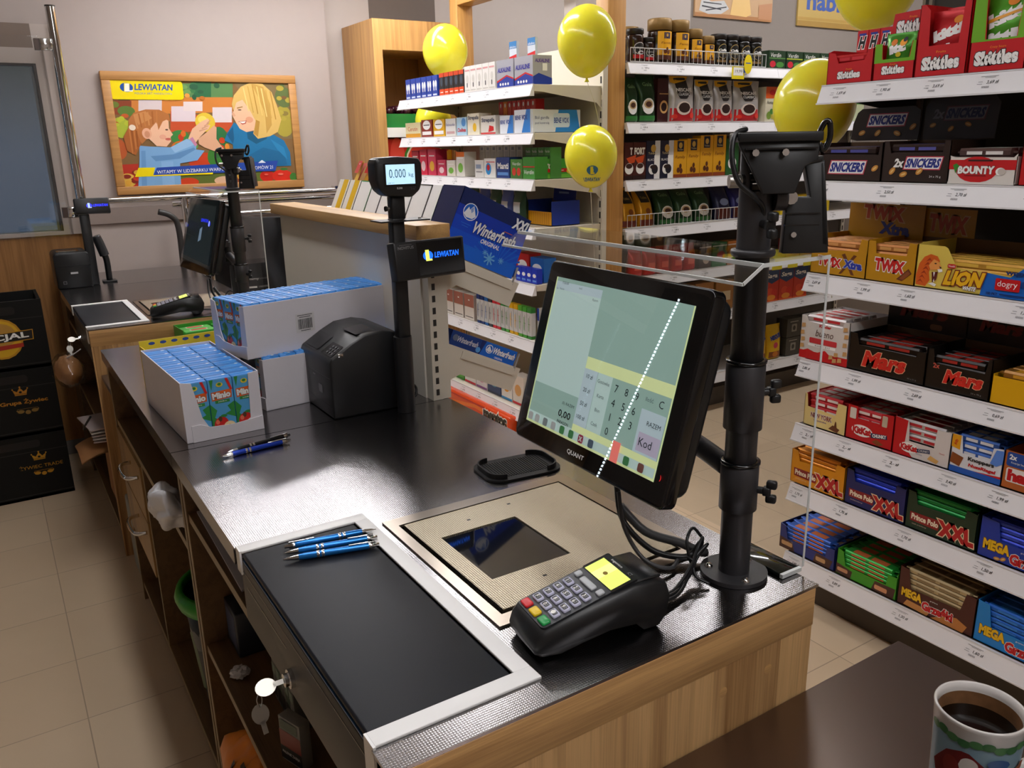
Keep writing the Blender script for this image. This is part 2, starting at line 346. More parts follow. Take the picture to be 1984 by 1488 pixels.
POSTER_ART = [('p',[(0.051,0.599),(1.015,0.608),(1.016,0.046),(0.023,0.043)],K('#80603a',.3)),
 ('p',[(0.409,0.587),(0.688,0.592),(0.679,0.508),(0.399,0.505)],K('#5a8550',.3)),
 ('p',[(0.475,0.597),(0.569,0.599),(0.559,0.516),(0.465,0.515)],K('#2f6a44',.3)),
 ('p',[(0.689,0.601),(1.015,0.608),(1.018,0.284),(0.912,0.286)],K('#7d6a48',.3)),
 ('e',0.964,0.384,0.063,0.088,K('#a89a3c',.3)),
 ('e',0.977,0.52,0.053,0.058,K('#5f7040',.3)),
 ('p',[(0.132,0.511),(0.68,0.517),(0.671,0.437),(0.129,0.422)],K('#d0803a',.3)),
 ('p',[(0.331,0.441),(0.666,0.394),(0.658,0.328),(0.317,0.331)],K('#c4502c',.3)),
 ('p',[(0.048,0.493),(0.138,0.494),(0.129,0.422),(0.038,0.422)],K('#8a4026',.3)),
 ('e',0.067,0.355,0.048,0.054,K('#a9b83a',.3)),
 ('e',0.043,0.243,0.039,0.054,K('#b5582c',.3)),
 ('e',0.105,0.44,0.044,0.027,K('#5d7a34',.3)),
 ('p',[(0.174,0.498),(0.294,0.499),(0.286,0.441),(0.166,0.44)],K('#d9c9c8',.3)),
 ('p',[(0.339,0.466),(0.468,0.467),(0.458,0.385),(0.329,0.386)],K('#ddcdd2',.3)),
 ('p',[(0.406,0.491),(0.509,0.492),(0.503,0.441),(0.4,0.441)],K('#e3d2cf',.3)),
 ('p',[(0.56,0.462),(0.669,0.463),(0.659,0.38),(0.551,0.38)],K('#ddcfd0',.3)),
 ('e',0.364,0.302,0.051,0.038,K('#3c8440',.3)),
 ('e',0.376,0.246,0.065,0.038,K('#d06a28',.3)),
 ('e',0.581,0.29,0.048,0.067,K('#2f7040',.3)),
 ('e',0.479,0.168,0.087,0.048,K('#c8401f',.3)),
 ('e',0.549,0.185,0.049,0.058,K('#3a7a30',.3)),
 ('p',[(0.036,0.162),(0.128,0.164),(0.112,0.044),(0.023,0.043)],K('#b43222',.3)),
 ('e',0.063,0.078,0.044,0.037,K('#d9b04a',.3)),
 ('p',[(0.34,0.115),(0.821,0.104),(0.814,0.039),(0.331,0.044)],K('#5d6a2c',.3)),
 ('e',0.38,0.056,0.057,0.024,K('#c8401f',.3)),
 ('e',0.583,0.058,0.06,0.024,K('#d8b090',.3)),
 ('e',0.833,0.073,0.044,0.034,K('#c42418',.3)),
 ('e',0.924,0.071,0.062,0.036,K('#d42c1c',.3)),
 ('e',0.937,0.11,0.023,0.008,K('#3a7030',.3)),
 ('e',0.991,0.062,0.023,0.025,K('#3f7a30',.3)),
 ('e',0.47,0.584,0.017,0.011,K('#3f7a4a',.3)),
 ('e',0.418,0.547,0.014,0.018,K('#3f7a4a',.3)),
 ('e',0.463,0.548,0.015,0.011,K('#3f7a4a',.3)),
 ('e',0.467,0.515,0.012,0.015,K('#2c5c40',.3)),
 ('e',0.597,0.579,0.016,0.015,K('#2c5c40',.3)),
 ('e',0.432,0.542,0.02,0.014,K('#6f9a58',.3)),
 ('e',0.471,0.57,0.024,0.016,K('#2c5c40',.3)),
 ('e',0.418,0.568,0.02,0.012,K('#6f9a58',.3)),
 ('e',0.505,0.544,0.017,0.01,K('#2c5c40',.3)),
 ('e',0.065,0.393,0.011,0.012,K('#b8c23a',.3)),
 ('e',0.095,0.416,0.019,0.011,K('#c05a2a',.3)),
 ('e',0.042,0.374,0.018,0.013,K('#c05a2a',.3)),
 ('e',0.076,0.401,0.014,0.013,K('#b8c23a',.3)),
 ('e',0.065,0.51,0.013,0.015,K('#c05a2a',.3)),
 ('e',0.048,0.371,0.013,0.009,K('#b8c23a',.3)),
 ('e',0.108,0.377,0.022,0.015,K('#b8c23a',.3)),
 ('e',0.052,0.473,0.022,0.016,K('#6a7a30',.3)),
 ('e',0.126,0.381,0.019,0.009,K('#c05a2a',.3)),
 ('e',1.0,0.504,0.017,0.015,K('#b0a040',.3)),
 ('e',0.973,0.585,0.014,0.011,K('#5d6a3a',.3)),
 ('e',0.999,0.422,0.019,0.011,K('#b0a040',.3)),
 ('e',0.958,0.57,0.023,0.015,K('#b0a040',.3)),
 ('e',0.975,0.429,0.021,0.013,K('#8a7a3c',.3)),
 ('e',0.945,0.434,0.024,0.014,K('#b0a040',.3)),
 ('e',0.976,0.518,0.018,0.01,K('#7a5a38',.3)),
 ('e',0.962,0.399,0.019,0.012,K('#b0a040',.3)),
 ('e',0.948,0.514,0.016,0.012,K('#b0a040',.3)),
 ('e',0.369,0.301,0.015,0.018,K('#c43a22',.3)),
 ('e',0.383,0.219,0.017,0.018,K('#2f7a3a',.3)),
 ('e',0.384,0.32,0.014,0.017,K('#d86a28',.3)),
 ('e',0.35,0.257,0.021,0.015,K('#5a9a4a',.3)),
 ('e',0.382,0.257,0.02,0.012,K('#5a9a4a',.3)),
 ('e',0.462,0.321,0.024,0.018,K('#d86a28',.3)),
 ('e',0.298,0.231,0.012,0.018,K('#2f7a3a',.3)),
 ('e',0.439,0.252,0.017,0.014,K('#5a9a4a',.3)),
 ('e',0.455,0.305,0.011,0.018,K('#2f7a3a',.3)),
 ('e',0.591,0.265,0.017,0.017,K('#2f6a3a',.3)),
 ('e',0.618,0.225,0.023,0.012,K('#e08a30',.3)),
 ('e',0.61,0.224,0.023,0.018,K('#2f6a3a',.3)),
 ('e',0.527,0.296,0.019,0.014,K('#e08a30',.3)),
 ('e',0.592,0.281,0.017,0.017,K('#c8401f',.3)),
 ('e',0.553,0.254,0.012,0.018,K('#2f6a3a',.3)),
 ('e',0.556,0.195,0.016,0.011,K('#2f6a3a',.3)),
 ('e',0.617,0.245,0.013,0.019,K('#e08a30',.3)),
 ('e',0.576,0.242,0.024,0.017,K('#c8401f',.3)),
 ('e',0.671,0.057,0.021,0.019,K('#7a3a20',.3)),
 ('e',0.61,0.065,0.015,0.018,K('#c8401f',.3)),
 ('e',0.698,0.08,0.024,0.013,K('#5a7a30',.3)),
 ('e',0.7,0.093,0.017,0.015,K('#7a3a20',.3)),
 ('e',0.721,0.068,0.019,0.016,K('#7a3a20',.3)),
 ('e',0.74,0.077,0.023,0.02,K('#5a7a30',.3)),
 ('e',0.687,0.069,0.017,0.019,K('#7a3a20',.3)),
 ('e',0.719,0.07,0.026,0.015,K('#7a3a20',.3)),
 ('e',0.669,0.077,0.014,0.017,K('#d8a040',.3)),
 ('e',0.119,0.106,0.016,0.015,K('#8a2a1c',.3)),
 ('e',0.109,0.119,0.021,0.012,K('#8a2a1c',.3)),
 ('e',0.102,0.082,0.022,0.01,K('#8a2a1c',.3)),
 ('e',0.117,0.118,0.019,0.013,K('#d8a23a',.3)),
 ('e',0.109,0.087,0.018,0.016,K('#c83a26',.3)),
 ('e',0.102,0.072,0.022,0.011,K('#8a2a1c',.3)),
 ('e',0.116,0.083,0.023,0.01,K('#c83a26',.3)),
 ('e',0.061,0.098,0.021,0.011,K('#8a2a1c',.3)),
 ('e',0.065,0.065,0.016,0.015,K('#d8a23a',.3)),
 ('e',0.43,0.523,0.014,0.012,K('#e09a4a',.3)),
 ('e',0.365,0.516,0.022,0.014,K('#b86a28',.3)),
 ('e',0.277,0.517,0.011,0.01,K('#e09a4a',.3)),
 ('e',0.339,0.511,0.021,0.012,K('#b86a28',.3)),
 ('e',0.401,0.53,0.012,0.018,K('#e09a4a',.3)),
 ('e',0.509,0.51,0.016,0.011,K('#b86a28',.3)),
 ('e',0.348,0.507,0.016,0.015,K('#d88a3a',.3)),
 ('e',0.23,0.524,0.014,0.017,K('#d88a3a',.3)),
 ('e',0.317,0.51,0.019,0.015,K('#e09a4a',.3)),
 ('p',[(0.671,0.38),(0.623,0.318),(0.605,0.28),(0.65,0.258),(0.651,0.197),(0.717,0.186),(0.772,0.128),(0.983,0.129),(0.984,0.205),(0.953,0.275),(0.874,0.321),(0.79,0.297),(0.743,0.332)],K('#2073a4',.3)),
 ('p',[(0.738,0.332),(0.869,0.321),(0.85,0.286),(0.786,0.258),(0.739,0.288)],K('#17587c',.3)),
 ('p',[(0.677,0.489),(0.724,0.518),(0.768,0.471),(0.8,0.394),(0.789,0.336),(0.737,0.325),(0.7,0.344),(0.686,0.37),(0.668,0.411),(0.665,0.427),(0.676,0.442)],K('#e9ba98',.3)),
 ('p',[(0.669,0.479),(0.686,0.527),(0.73,0.574),(0.792,0.6),(0.857,0.593),(0.906,0.548),(0.931,0.472),(0.949,0.394),(0.921,0.325),(0.872,0.301),(0.799,0.287),(0.774,0.317),(0.797,0.384),(0.766,0.452),(0.732,0.504),(0.696,0.489),(0.676,0.442)],K('#d9b467',.3)),
 ('p',[(0.792,0.594),(0.86,0.576),(0.891,0.481),(0.889,0.364),(0.853,0.316),(0.855,0.433),(0.824,0.519)],K('#c39a4e',.3)),
 ('e',0.719,0.379,0.019,0.008,K('#fff4ee',.3)),
 ('e',0.71,0.448,0.011,0.003,K('#4a3a30',.3)),
 ('p',[(0.696,0.461),(0.728,0.468),(0.73,0.463),(0.697,0.454)],K('#a8834a',.3)),
 ('p',[(0.74,0.574),(0.747,0.57),(0.765,0.442),(0.759,0.44)],K('#e8ca80',.3)),
 ('p',[(0.767,0.58),(0.774,0.576),(0.791,0.434),(0.784,0.432)],K('#c8a050',.3)),
 ('p',[(0.793,0.587),(0.8,0.582),(0.816,0.427),(0.81,0.425)],K('#b88c3e',.3)),
 ('p',[(0.818,0.579),(0.826,0.575),(0.842,0.419),(0.835,0.417)],K('#e2c070',.3)),
 ('p',[(0.843,0.57),(0.851,0.567),(0.867,0.411),(0.861,0.409)],K('#e8ca80',.3)),
 ('p',[(0.869,0.562),(0.876,0.558),(0.893,0.403),(0.887,0.401)],K('#c8a050',.3)),
 ('p',[(0.894,0.554),(0.902,0.55),(0.919,0.396),(0.913,0.394)],K('#b88c3e',.3)),
 ('p',[(0.798,0.394),(0.82,0.384),(0.8,0.297),(0.778,0.317)],K('#b88c40',.3)),
 ('p',[(0.671,0.442),(0.662,0.423),(0.673,0.411),(0.685,0.415)],K('#dca684',.3)),
 ('e',0.76,0.394,0.022,0.017,K('#e0a07e',.3)),
 ('p',[(0.695,0.385),(0.744,0.39),(0.738,0.373),(0.717,0.367)],K('#b85a4a',.3)),
 ('p',[(0.7,0.383),(0.739,0.386),(0.732,0.377),(0.718,0.374)],K('#fff4ee',.3)),
 ('p',[(0.717,0.186),(0.824,0.238),(0.946,0.205),(0.96,0.135),(0.772,0.132)],K('#1c6694',.3)),
 ('p',[(0.622,0.314),(0.662,0.356),(0.661,0.289),(0.651,0.26)],K('#185a84',.3)),
 ('p',[(0.871,0.286),(0.949,0.235),(0.963,0.165),(0.906,0.226)],K('#2a82b6',.3)),
 ('e',0.51,0.381,0.055,0.052,K('#e2c23e',.3)),
 ('e',0.497,0.395,0.025,0.02,K('#efd968',.3)),
 ('p',[(0.461,0.292),(0.508,0.324),(0.556,0.364),(0.569,0.352),(0.561,0.29),(0.59,0.242),(0.629,0.203),(0.607,0.179),(0.544,0.222),(0.489,0.244),(0.462,0.263)],K('#dda987',.3)),
 ('p',[(0.404,0.288),(0.435,0.346),(0.486,0.383),(0.527,0.402),(0.534,0.385),(0.513,0.367),(0.536,0.365),(0.524,0.343),(0.509,0.336),(0.466,0.296),(0.439,0.264)],K('#e8b997',.3)),
 ('p',[(0.146,0.26),(0.203,0.254),(0.306,0.248),(0.409,0.292),(0.448,0.262),(0.442,0.234),(0.488,0.227),(0.442,0.174),(0.346,0.16),(0.337,0.041),(0.111,0.041),(0.134,0.168)],K('#7aa8d4',.3)),
 ('p',[(0.196,0.203),(0.315,0.21),(0.432,0.245),(0.44,0.234),(0.349,0.186),(0.219,0.175)],K('#5f8dbd',.3)),
 ('p',[(0.306,0.248),(0.4,0.293),(0.443,0.262),(0.326,0.219)],K('#93bbe0',.3)),
 ('p',[(0.219,0.386),(0.291,0.411),(0.314,0.395),(0.311,0.349),(0.328,0.316),(0.314,0.303),(0.313,0.28),(0.286,0.252),(0.235,0.256),(0.201,0.295)],K('#eebd9c',.3)),
 ('p',[(0.103,0.349),(0.109,0.395),(0.139,0.431),(0.203,0.449),(0.273,0.448),(0.32,0.423),(0.322,0.386),(0.303,0.395),(0.283,0.386),(0.255,0.341),(0.252,0.386),(0.216,0.35),(0.201,0.304),(0.16,0.268),(0.146,0.296),(0.127,0.351)],K('#b5713c',.3)),
 ('p',[(0.107,0.36),(0.14,0.346),(0.156,0.269),(0.121,0.21),(0.081,0.234),(0.071,0.306)],K('#a8602e',.3)),
 ('p',[(0.137,0.422),(0.201,0.44),(0.232,0.404),(0.156,0.368)],K('#c98a52',.3)),
 ('p',[(0.137,0.422),(0.145,0.426),(0.154,0.35),(0.146,0.349)],K('#c98a52',.3)),
 ('p',[(0.161,0.426),(0.168,0.429),(0.174,0.356),(0.167,0.354)],K('#a4602c',.3)),
 ('p',[(0.184,0.43),(0.192,0.433),(0.194,0.361),(0.187,0.359)],K('#bf7a40',.3)),
 ('p',[(0.207,0.433),(0.215,0.437),(0.214,0.366),(0.207,0.365)],K('#c98a52',.3)),
 ('p',[(0.231,0.437),(0.239,0.441),(0.235,0.372),(0.227,0.37)],K('#a4602c',.3)),
 ('p',[(0.255,0.441),(0.262,0.444),(0.255,0.377),(0.248,0.375)],K('#bf7a40',.3)),
 ('p',[(0.103,0.351),(0.11,0.349),(0.109,0.215),(0.104,0.217)],K('#c07a40',.3)),
 ('p',[(0.115,0.347),(0.121,0.345),(0.119,0.227),(0.114,0.229)],K('#93521f',.3)),
 ('p',[(0.126,0.343),(0.133,0.342),(0.13,0.24),(0.125,0.242)],K('#c07a40',.3)),
 ('p',[(0.138,0.34),(0.145,0.338),(0.14,0.252),(0.135,0.254)],K('#93521f',.3)),
 ('e',0.273,0.304,0.018,0.013,K('#e8a78c',.3)),
 ('p',[(0.151,0.232),(0.173,0.233),(0.156,0.041),(0.129,0.042)],K('#6796c6',.3)),
 ('p',[(0.247,0.174),(0.31,0.173),(0.303,0.038),(0.238,0.039)],K('#86b2dc',.3)),
 ('p',[(0.414,0.292),(0.431,0.302),(0.452,0.259),(0.44,0.25)],K('#c884a4',.3)),
 ('p',[(0.471,0.337),(0.517,0.349),(0.518,0.345),(0.472,0.33)],K('#cf9a7c',.3)),
 ('p',[(0.486,0.35),(0.524,0.365),(0.525,0.36),(0.487,0.343)],K('#cf9a7c',.3)),
 ('p',[(0.501,0.363),(0.531,0.379),(0.533,0.375),(0.502,0.356)],K('#cf9a7c',.3)),
 ('p',[(0.516,0.376),(0.539,0.395),(0.54,0.39),(0.517,0.369)],K('#cf9a7c',.3)),
 ('e',0.913,0.082,0.017,0.006,K('#f0705c',.3)),
 ('e',0.827,0.083,0.012,0.005,K('#e86050',.3)),
 ('e',0.193,0.323,0.025,0.029,K('#e6ae8e',.3)),
 ('e',0.194,0.319,0.014,0.018,K('#d2926f',.3)),
 ('e',0.123,0.355,0.017,0.015,K('#ead9c2',.3)),
 ('e',0.298,0.342,0.008,0.004,K('#50382c',.3)),
 ('e',0.3,0.292,0.016,0.007,K('#c8655a',.3)),
 ('p',rr(0.037,0.5,0.411,0.599,.018),K('#f2da00',.3)),
 ('e',0.122,0.561,0.033,0.024,K('#1d4fa2',.3)),
 ('p',[(0.113,0.583),(0.141,0.584),(0.134,0.54),(0.107,0.539)],K('#f2da00',.3)),
 ('p',[(0.116,0.58),(0.137,0.581),(0.135,0.546),(0.153,0.547),(0.152,0.541),(0.11,0.54)],K('#f7f4e8',.3)),
 ('t','LEWIATAN',0.26,0.564,0.192,0.03,K('#1d4fa2',.3),{'sh':.15,'b':.03}),
 ('t','POLSKA SIEĆ HANDLOWA',0.255,0.533,0.192,0.013,K('#1d4fa2',.3)),
 ('p',[(0.22,0.141),(0.905,0.161),(0.883,0.102),(0.196,0.101)],K('#2447a2',.3)),
 ('p',[(0.125,0.143),(0.211,0.142),(0.196,0.101),(0.52,0.104),(0.517,0.095),(0.101,0.095)],K('#f2da00',.3)),
 ('p',[(0.785,0.15),(0.809,0.167),(0.831,0.15)],K('#dfe6f0',.3)),
 ('t','WITAMY W LIDZBARKU WARMIŃSKIM',0.436,0.123,0.436,0.025,K('#f4f4f4',.3),{'rot':1.0}),
 ('t','HOMÓW 21',0.808,0.126,0.124,0.024,K('#f4f4f4',.3),{'rot':1.0})]
# (-0.001, 0.642) (1.052, 0.644) (1.056, 0.011) (0.01, 0.008)
# ---------------------------------------------------------------- ceiling lamps (above the frame; they light the room and show in the gloss)
WALLP = mat('wall_plaster', '#aea29c', .75, var=.02, bump=.05, bs=300)
WALLL = mat('wall_light', '#bdb3ac', .75, var=.02)
WALLT = mat('wall_taupe', '#6d625b', .75, var=.03)
CEILM = mat('ceiling_white', '#d8d4cf', .8, var=.02)
def ceiling_light(x0, x1, y0, y1, label, k=1.0, z=2.66):
    t = thing('ceiling_light', label, 'lamp', ((x0 + x1) / 2, (y0 + y1) / 2, z), group='long ceiling lights' if z > 2.6 else None)
    a, b = (x1 - x0) / 2, (y1 - y0) / 2
    MB().box(-a, a, -b, b, .03, .07, WHT).build('housing', t)
    if z < 2.6:
        for s in (-1, 1): MB().cyl((s * a * .8, 0, .07), (s * a * .8, 0, 2.75 - z), .004, CHROME, n=8).build('suspension_rod', t)
    MB().box(-a + .01, a - .01, -b + .01, b - .01, .0, .03, mat('lamp_diffuser_%d' % int(k * 100), '#f9f8fa', .4, var=.0, emit=LAMP * k)).build('diffuser', t)
ceiling_light(1.62, 1.78, 2.9, 4.2, 'white ceiling light above the aisle behind the checkout partition', 1.4)
ceiling_light(.7, .86, -1.9, -.3, 'white ceiling light above the near packing table', 1.0)
ceiling_light(.34, .50, -1.6, 3.9, 'long white ceiling light above the cashier side of the counters', .55)
ceiling_light(2.6, 5.9, 2.62, 2.76, 'white ceiling light running along the coffee wall', 1.0)
ceiling_light(.75, 2.3, 4.33, 4.47, 'white pendant light hanging above the far checkout', 1.25, 2.40)
ceiling_light(2.9, 4.6, 4.25, 4.39, 'added white ceiling light brightening the rear wall behind the coffee wall', 1.0)  # unseen lamp added to brighten the rear wall showing through the oak frame

# ---------------------------------------------------------------- room
FLOOR = tiles('floor_tiles')
struct('floor', MB().box(-3.2, 6.6, -2.6, 5.3, -.06, 0, FLOOR))
struct('ceiling', MB().box(-3.2, 6.6, -2.6, 5.3, 2.75, 2.81, CEILM))
struct('wall_back', MB().box(.41, 1.93, 5.1, 5.2, 0, 2.75, WALLP))
struct('wall_pilaster', MB().box(1.93, 2.25, 5.18, 5.3, 0, 2.75, WALLL))
struct('wall_niche', MB().box(2.25, 2.72, 5.19, 5.3, 0, 2.75, WALLT))
struct('wall_rear', MB().box(2.72, 6.6, 5.19, 5.3, 0, 2.75, WALLL))
struct('wall_side', MB().box(6.5, 6.6, -2.6, 5.1, 0, 2.75, WALLL))
struct('wall_near', MB().box(-3.2, 6.6, -2.7, -2.6, 0, 2.75, WALLL))
struct('wall_cashier', MB().box(-3.3, -3.2, -2.6, 5.1, 0, 2.75, WALLP))
# window wall, set forward of the back wall
wm = MB(); wm.box(-3.2, .41, 4.47, 4.62, 2.0, 2.75, WALLP).box(.335, .41, 4.62, 5.1, 0, 2.75, WALLP); struct('wall_window', wm)
GASK = mat('window_gasket', '#15181a', .5)
FRW = mat('window_frame_paint', '#b9aca4', .45, var=.02)
fm = MB(); fm.box(.318, .41, 4.46, 4.56, 1.078, 2.0, FRW).box(.352, .357, 4.455, 4.46, 1.078, 1.9, mat('frame_shadow_line', '#8d827b', .5)).box(-3.2, .318, 4.46, 4.56, 1.835, 1.9, FRW).box(-3.2, .318, 4.46, 4.56, 1.9, 2.0, mat('frame_head', '#7d6c60', .5)).box(-3.2, .318, 4.46, 4.56, 1.078, 1.095, FRW)
fm.box(.306, .318, 4.465, 4.5, 1.095, 1.835, GASK).box(-3.2, .306, 4.465, 4.5, 1.825, 1.835, GASK)
struct('window_1', fm)
struct('window_pane', MB().box(-3.2, .306, 4.485, 4.493, 1.095, 1.825, PANE))
struct('wall_wood_panel', MB().box(-3.2, .41, 4.47, 4.62, .07, 1.078, wood('panel_oak', '#7a4f2a', '#b07e4a', 'z', .62)))
struct('baseboard_left', MB().box(-3.2, .41, 4.462, 4.62, 0, .07, mat('grey_skirting', '#84807c', .5)))
struct('baseboard_back', MB().box(.41, 1.93, 5.085, 5.1, 0, .08, mat('grey_skirting', '#84807c', .5)))
# coffee wall
struct('wall_coffee', MB().box(2.68, 3.46, 3.6, 3.7, 0, 2.75, WALLL).box(3.46, 6.5, 3.6, 3.7, 0, 2.75, mat('wall_grey', '#8b817a', .75, var=.03)))
# bumper strip and chrome handrail along the back wall
struct('trim_1', MB().box(.45, 2.0, 5.085, 5.1, 1.07, 1.155, mat('bumper_taupe', '#857770', .6)))
t = thing('handrail', 'double chrome handrail along the wall below the framed poster', 'handrail', (.5, 4.9, 0))
m = MB(); m.cyl((.05, 0, 1.203), (1.53, 0, 1.203), .016, CHROME); m.build('upper_tube', t)
m = MB(); m.cyl((.4, .03, 1.163), (1.53, .03, 1.163), .016, CHROME); m.build('lower_tube', t)
m = MB(); m.cyl((-.08, -.1, .80), (1.2, -.1, .80), .018, CHROME); m.build('knee_tube', t)
for x in (.46, 1.5): MB().cyl((x, 0, 0), (x, 0, 1.2), .02, CHROME).build('post', t)
m = MB(); m.box(1.33, 1.40, -.02, .05, 1.21, 1.225, CHROME); m.build('clamp', t)
# framed poster
t = thing('poster', 'large framed supermarket poster of a girl and a woman holding an apple', 'poster', (.65, 5.06, 1.22))
FRM = wood('frame_oak', '#96683a', '#c08c50', 'x', 5.)
m = MB(); f = .045
m.box(0, 1.053, .0, .035, 0, f, FRM, .004).box(0, 1.053, 0, .035, .642 - f, .642, FRM, .004).box(0, f, 0, .035, f, .642 - f, FRM, .004).box(1.053 - f, 1.053, 0, .035, f, .642 - f, FRM, .004)
m.build('frame', t)
m = MB(); m.box(.03, 1.02, .012, .03, .03, .61, K('#80603a')); m.deco(POSTER_ART, FRONT(.012), .0003, .00003); m.build('printed_sheet', t)
# chrome post with clamps and clear screen by the window
t = thing('chrome_post', 'tall chrome post with clamps standing before the window', 'post', (.402, 4.36, .86))
MB().cyl((0, 0, 0), (0, 0, 1.20), .021, CHROME).build('tube', t)
MB().cyl((0, 0, 1.20), (0, 0, 1.206), .0215, mat('cap_dark', '#3a3836', .3, .6)).build('cap', t)
for z in (.30, 1.02):
    MB().box(-.065, -.015, -.02, .02, z, z + .05, CHROME, .006).build('clamp', t)
    MB().box(-.085, -.055, -.016, .016, z + .002, z + .048, mat('clamp_rubber', '#4a3a34', .4)).build('clamp_jaw', t)
tag(MB().box(-1.2, .335, 4.356, 4.364, 1.08, 1.94, PLEXI).build('clear_screen'), 'large clear screen clamped to the chrome post before the window', 'screen')

# ---------------------------------------------------------------- counters
def plate_holes(m, x0, x1, y0, y1, z0, z1, holes, mt):
    xs = sorted({x0, x1, *[h[0] for h in holes], *[h[1] for h in holes]}); ys = sorted({y0, y1, *[h[2] for h in holes], *[h[3] for h in holes]})
    ins = lambda cx, cy: x0 < cx < x1 and y0 < cy < y1 and not any(h[0] < cx < h[1] and h[2] < cy < h[3] for h in holes)
    for i in range(len(xs) - 1):
        for j in range(len(ys) - 1):
            a, b, c, d = xs[i], xs[i + 1], ys[j], ys[j + 1]; cx, cy = (a + b) / 2, (c + d) / 2
            if not ins(cx, cy): continue
            m.add([(a, c, z1), (b, c, z1), (b, d, z1), (a, d, z1)], [(0, 1, 2, 3)], mt); m.add([(a, c, z0), (b, c, z0), (b, d, z0), (a, d, z0)], [(3, 2, 1, 0)], mt)
            for p, q, ok in (((a, c), (b, c), j > 0 and ins(cx, (ys[j - 1] + c) / 2)), ((a, d), (b, d), j < len(ys) - 2 and ins(cx, (d + ys[j + 2]) / 2) if j < len(ys) - 2 else False), ((a, c), (a, d), i > 0 and ins((xs[i - 1] + a) / 2, cy)), ((b, c), (b, d), ins((b + xs[i + 2]) / 2, cy) if i < len(xs) - 2 else False)):
                if not ok: m.add([(*p, z0), (*q, z0), (*q, z1), (*p, z1)], [(0, 1, 2, 3)], mt)
    return m
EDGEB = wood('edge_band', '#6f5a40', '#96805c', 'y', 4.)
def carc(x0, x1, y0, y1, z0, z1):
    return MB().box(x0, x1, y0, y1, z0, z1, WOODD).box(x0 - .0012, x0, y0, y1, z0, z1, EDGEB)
def checkout_counter(y0, y1, label, toplabel):
    """end module of a lane: oak front, open carcass on the cashier side, steel top with openings"""
    t = thing('checkout_counter', label, 'counter', (0, y0, 0)); d = y1 - y0
    m = MB(); m.box(.245, .868, 0, .02, 0, .80, WOOD); m.deco([('e', .70, .762, .007, .0075, WOODX), ('e', .783, .764, .007, .0075, WOODX)], FRONT(0), .0006); m.build('front_panel', t)
    MB().box(.2445, .8695, -.0006, .02, .80, .856, WOODX, .0005).build('top_rail', t)
    MB().box(.85, .868, .02, d - .004, 0, .846, WOODY).build('back_panel', t)
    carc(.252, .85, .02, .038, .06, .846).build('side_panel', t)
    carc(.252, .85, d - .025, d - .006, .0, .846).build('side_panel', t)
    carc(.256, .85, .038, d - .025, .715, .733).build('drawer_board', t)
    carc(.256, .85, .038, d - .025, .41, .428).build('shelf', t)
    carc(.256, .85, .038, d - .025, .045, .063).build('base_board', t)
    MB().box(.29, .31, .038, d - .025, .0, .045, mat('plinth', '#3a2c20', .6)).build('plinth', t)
    carc(.256, .84, .575, .59, .733, .828).build('divider', t)
    tp = MB(); H = [(.241, .447, y0 + .04, y0 + .565), (.478, .79, y0 + .178, y0 + .486)]
    plate_holes(tp, .241, .875, y0, y1, .856, .86, H, STEELW)
    tp.box(.241, .244, y0 + .575, y1, .828, .856, STEEL)
    for h in H[1:]:
        pass
    o = tp.build('steel_worktop'); tag(o, toplabel, 'worktop')
    return t
checkout_counter(.625, 1.682, 'near oak checkout counter with open shelves under a steel top', 'embossed steel worktop holding the card terminal and scanner')
def checkout_cabinet(y0, y1, label, toplabel):
    t = thing('checkout_cabinet', label, 'cabinet', (0, y0, 0)); d = y1 - y0
    carc(.252, .85, .006, .024, 0, .85).build('side_panel', t)
    carc(.252, .85, d - .02, d, 0, .85).build('side_panel', t)
    MB().box(.85, .868, .006, d, 0, .85, WOODY).build('back_panel', t)
    carc(.256, .85, .024, d - .02, .62, .638).build('niche_board', t)
    carc(.256, .85, .63, .648, .06, .62).build('divider', t)
    carc(.256, .85, .024, d - .02, .045, .063).build('base_board', t)
    for z0, z1 in ((.448, .612), (.275, .442)):
        f = MB().box(.250, .268, .652, d - .003, z0, z1, wood('drawer_oak', '#7d5f3a', '#a98552', 'z', .3)).build('drawer', t)
        z = z1 - .045
        MB().tube([(.250, .70, z), (.222, .71, z), (.214, .77, z), (.222, .83, z), (.250, .84, z)], .006, CHROME).build('handle', f)
    tp = MB(); tp.box(.241, .875, y0 + .003, y1, .853, .86, STEEL).box(.241, .245, y0 + .003, y1, .828, .853, STEEL)
    tag(tp.build('steel_worktop'), toplabel, 'worktop')
    return t
checkout_cabinet(1.682, 2.77, 'oak drawer cabinet behind the near counter, holding the green rimmed bin', 'smooth steel worktop under the cartons of juice boxes')
checkout_counter(3.12, 4.17, 'far oak checkout counter in front of the wood panelled window wall', 'steel worktop of the far checkout with terminal and scanner')
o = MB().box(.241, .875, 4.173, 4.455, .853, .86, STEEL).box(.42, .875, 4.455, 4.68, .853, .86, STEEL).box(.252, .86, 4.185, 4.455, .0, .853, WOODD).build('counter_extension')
tag(o, 'steel topped end of the far counter carrying the receipt printer', 'counter')
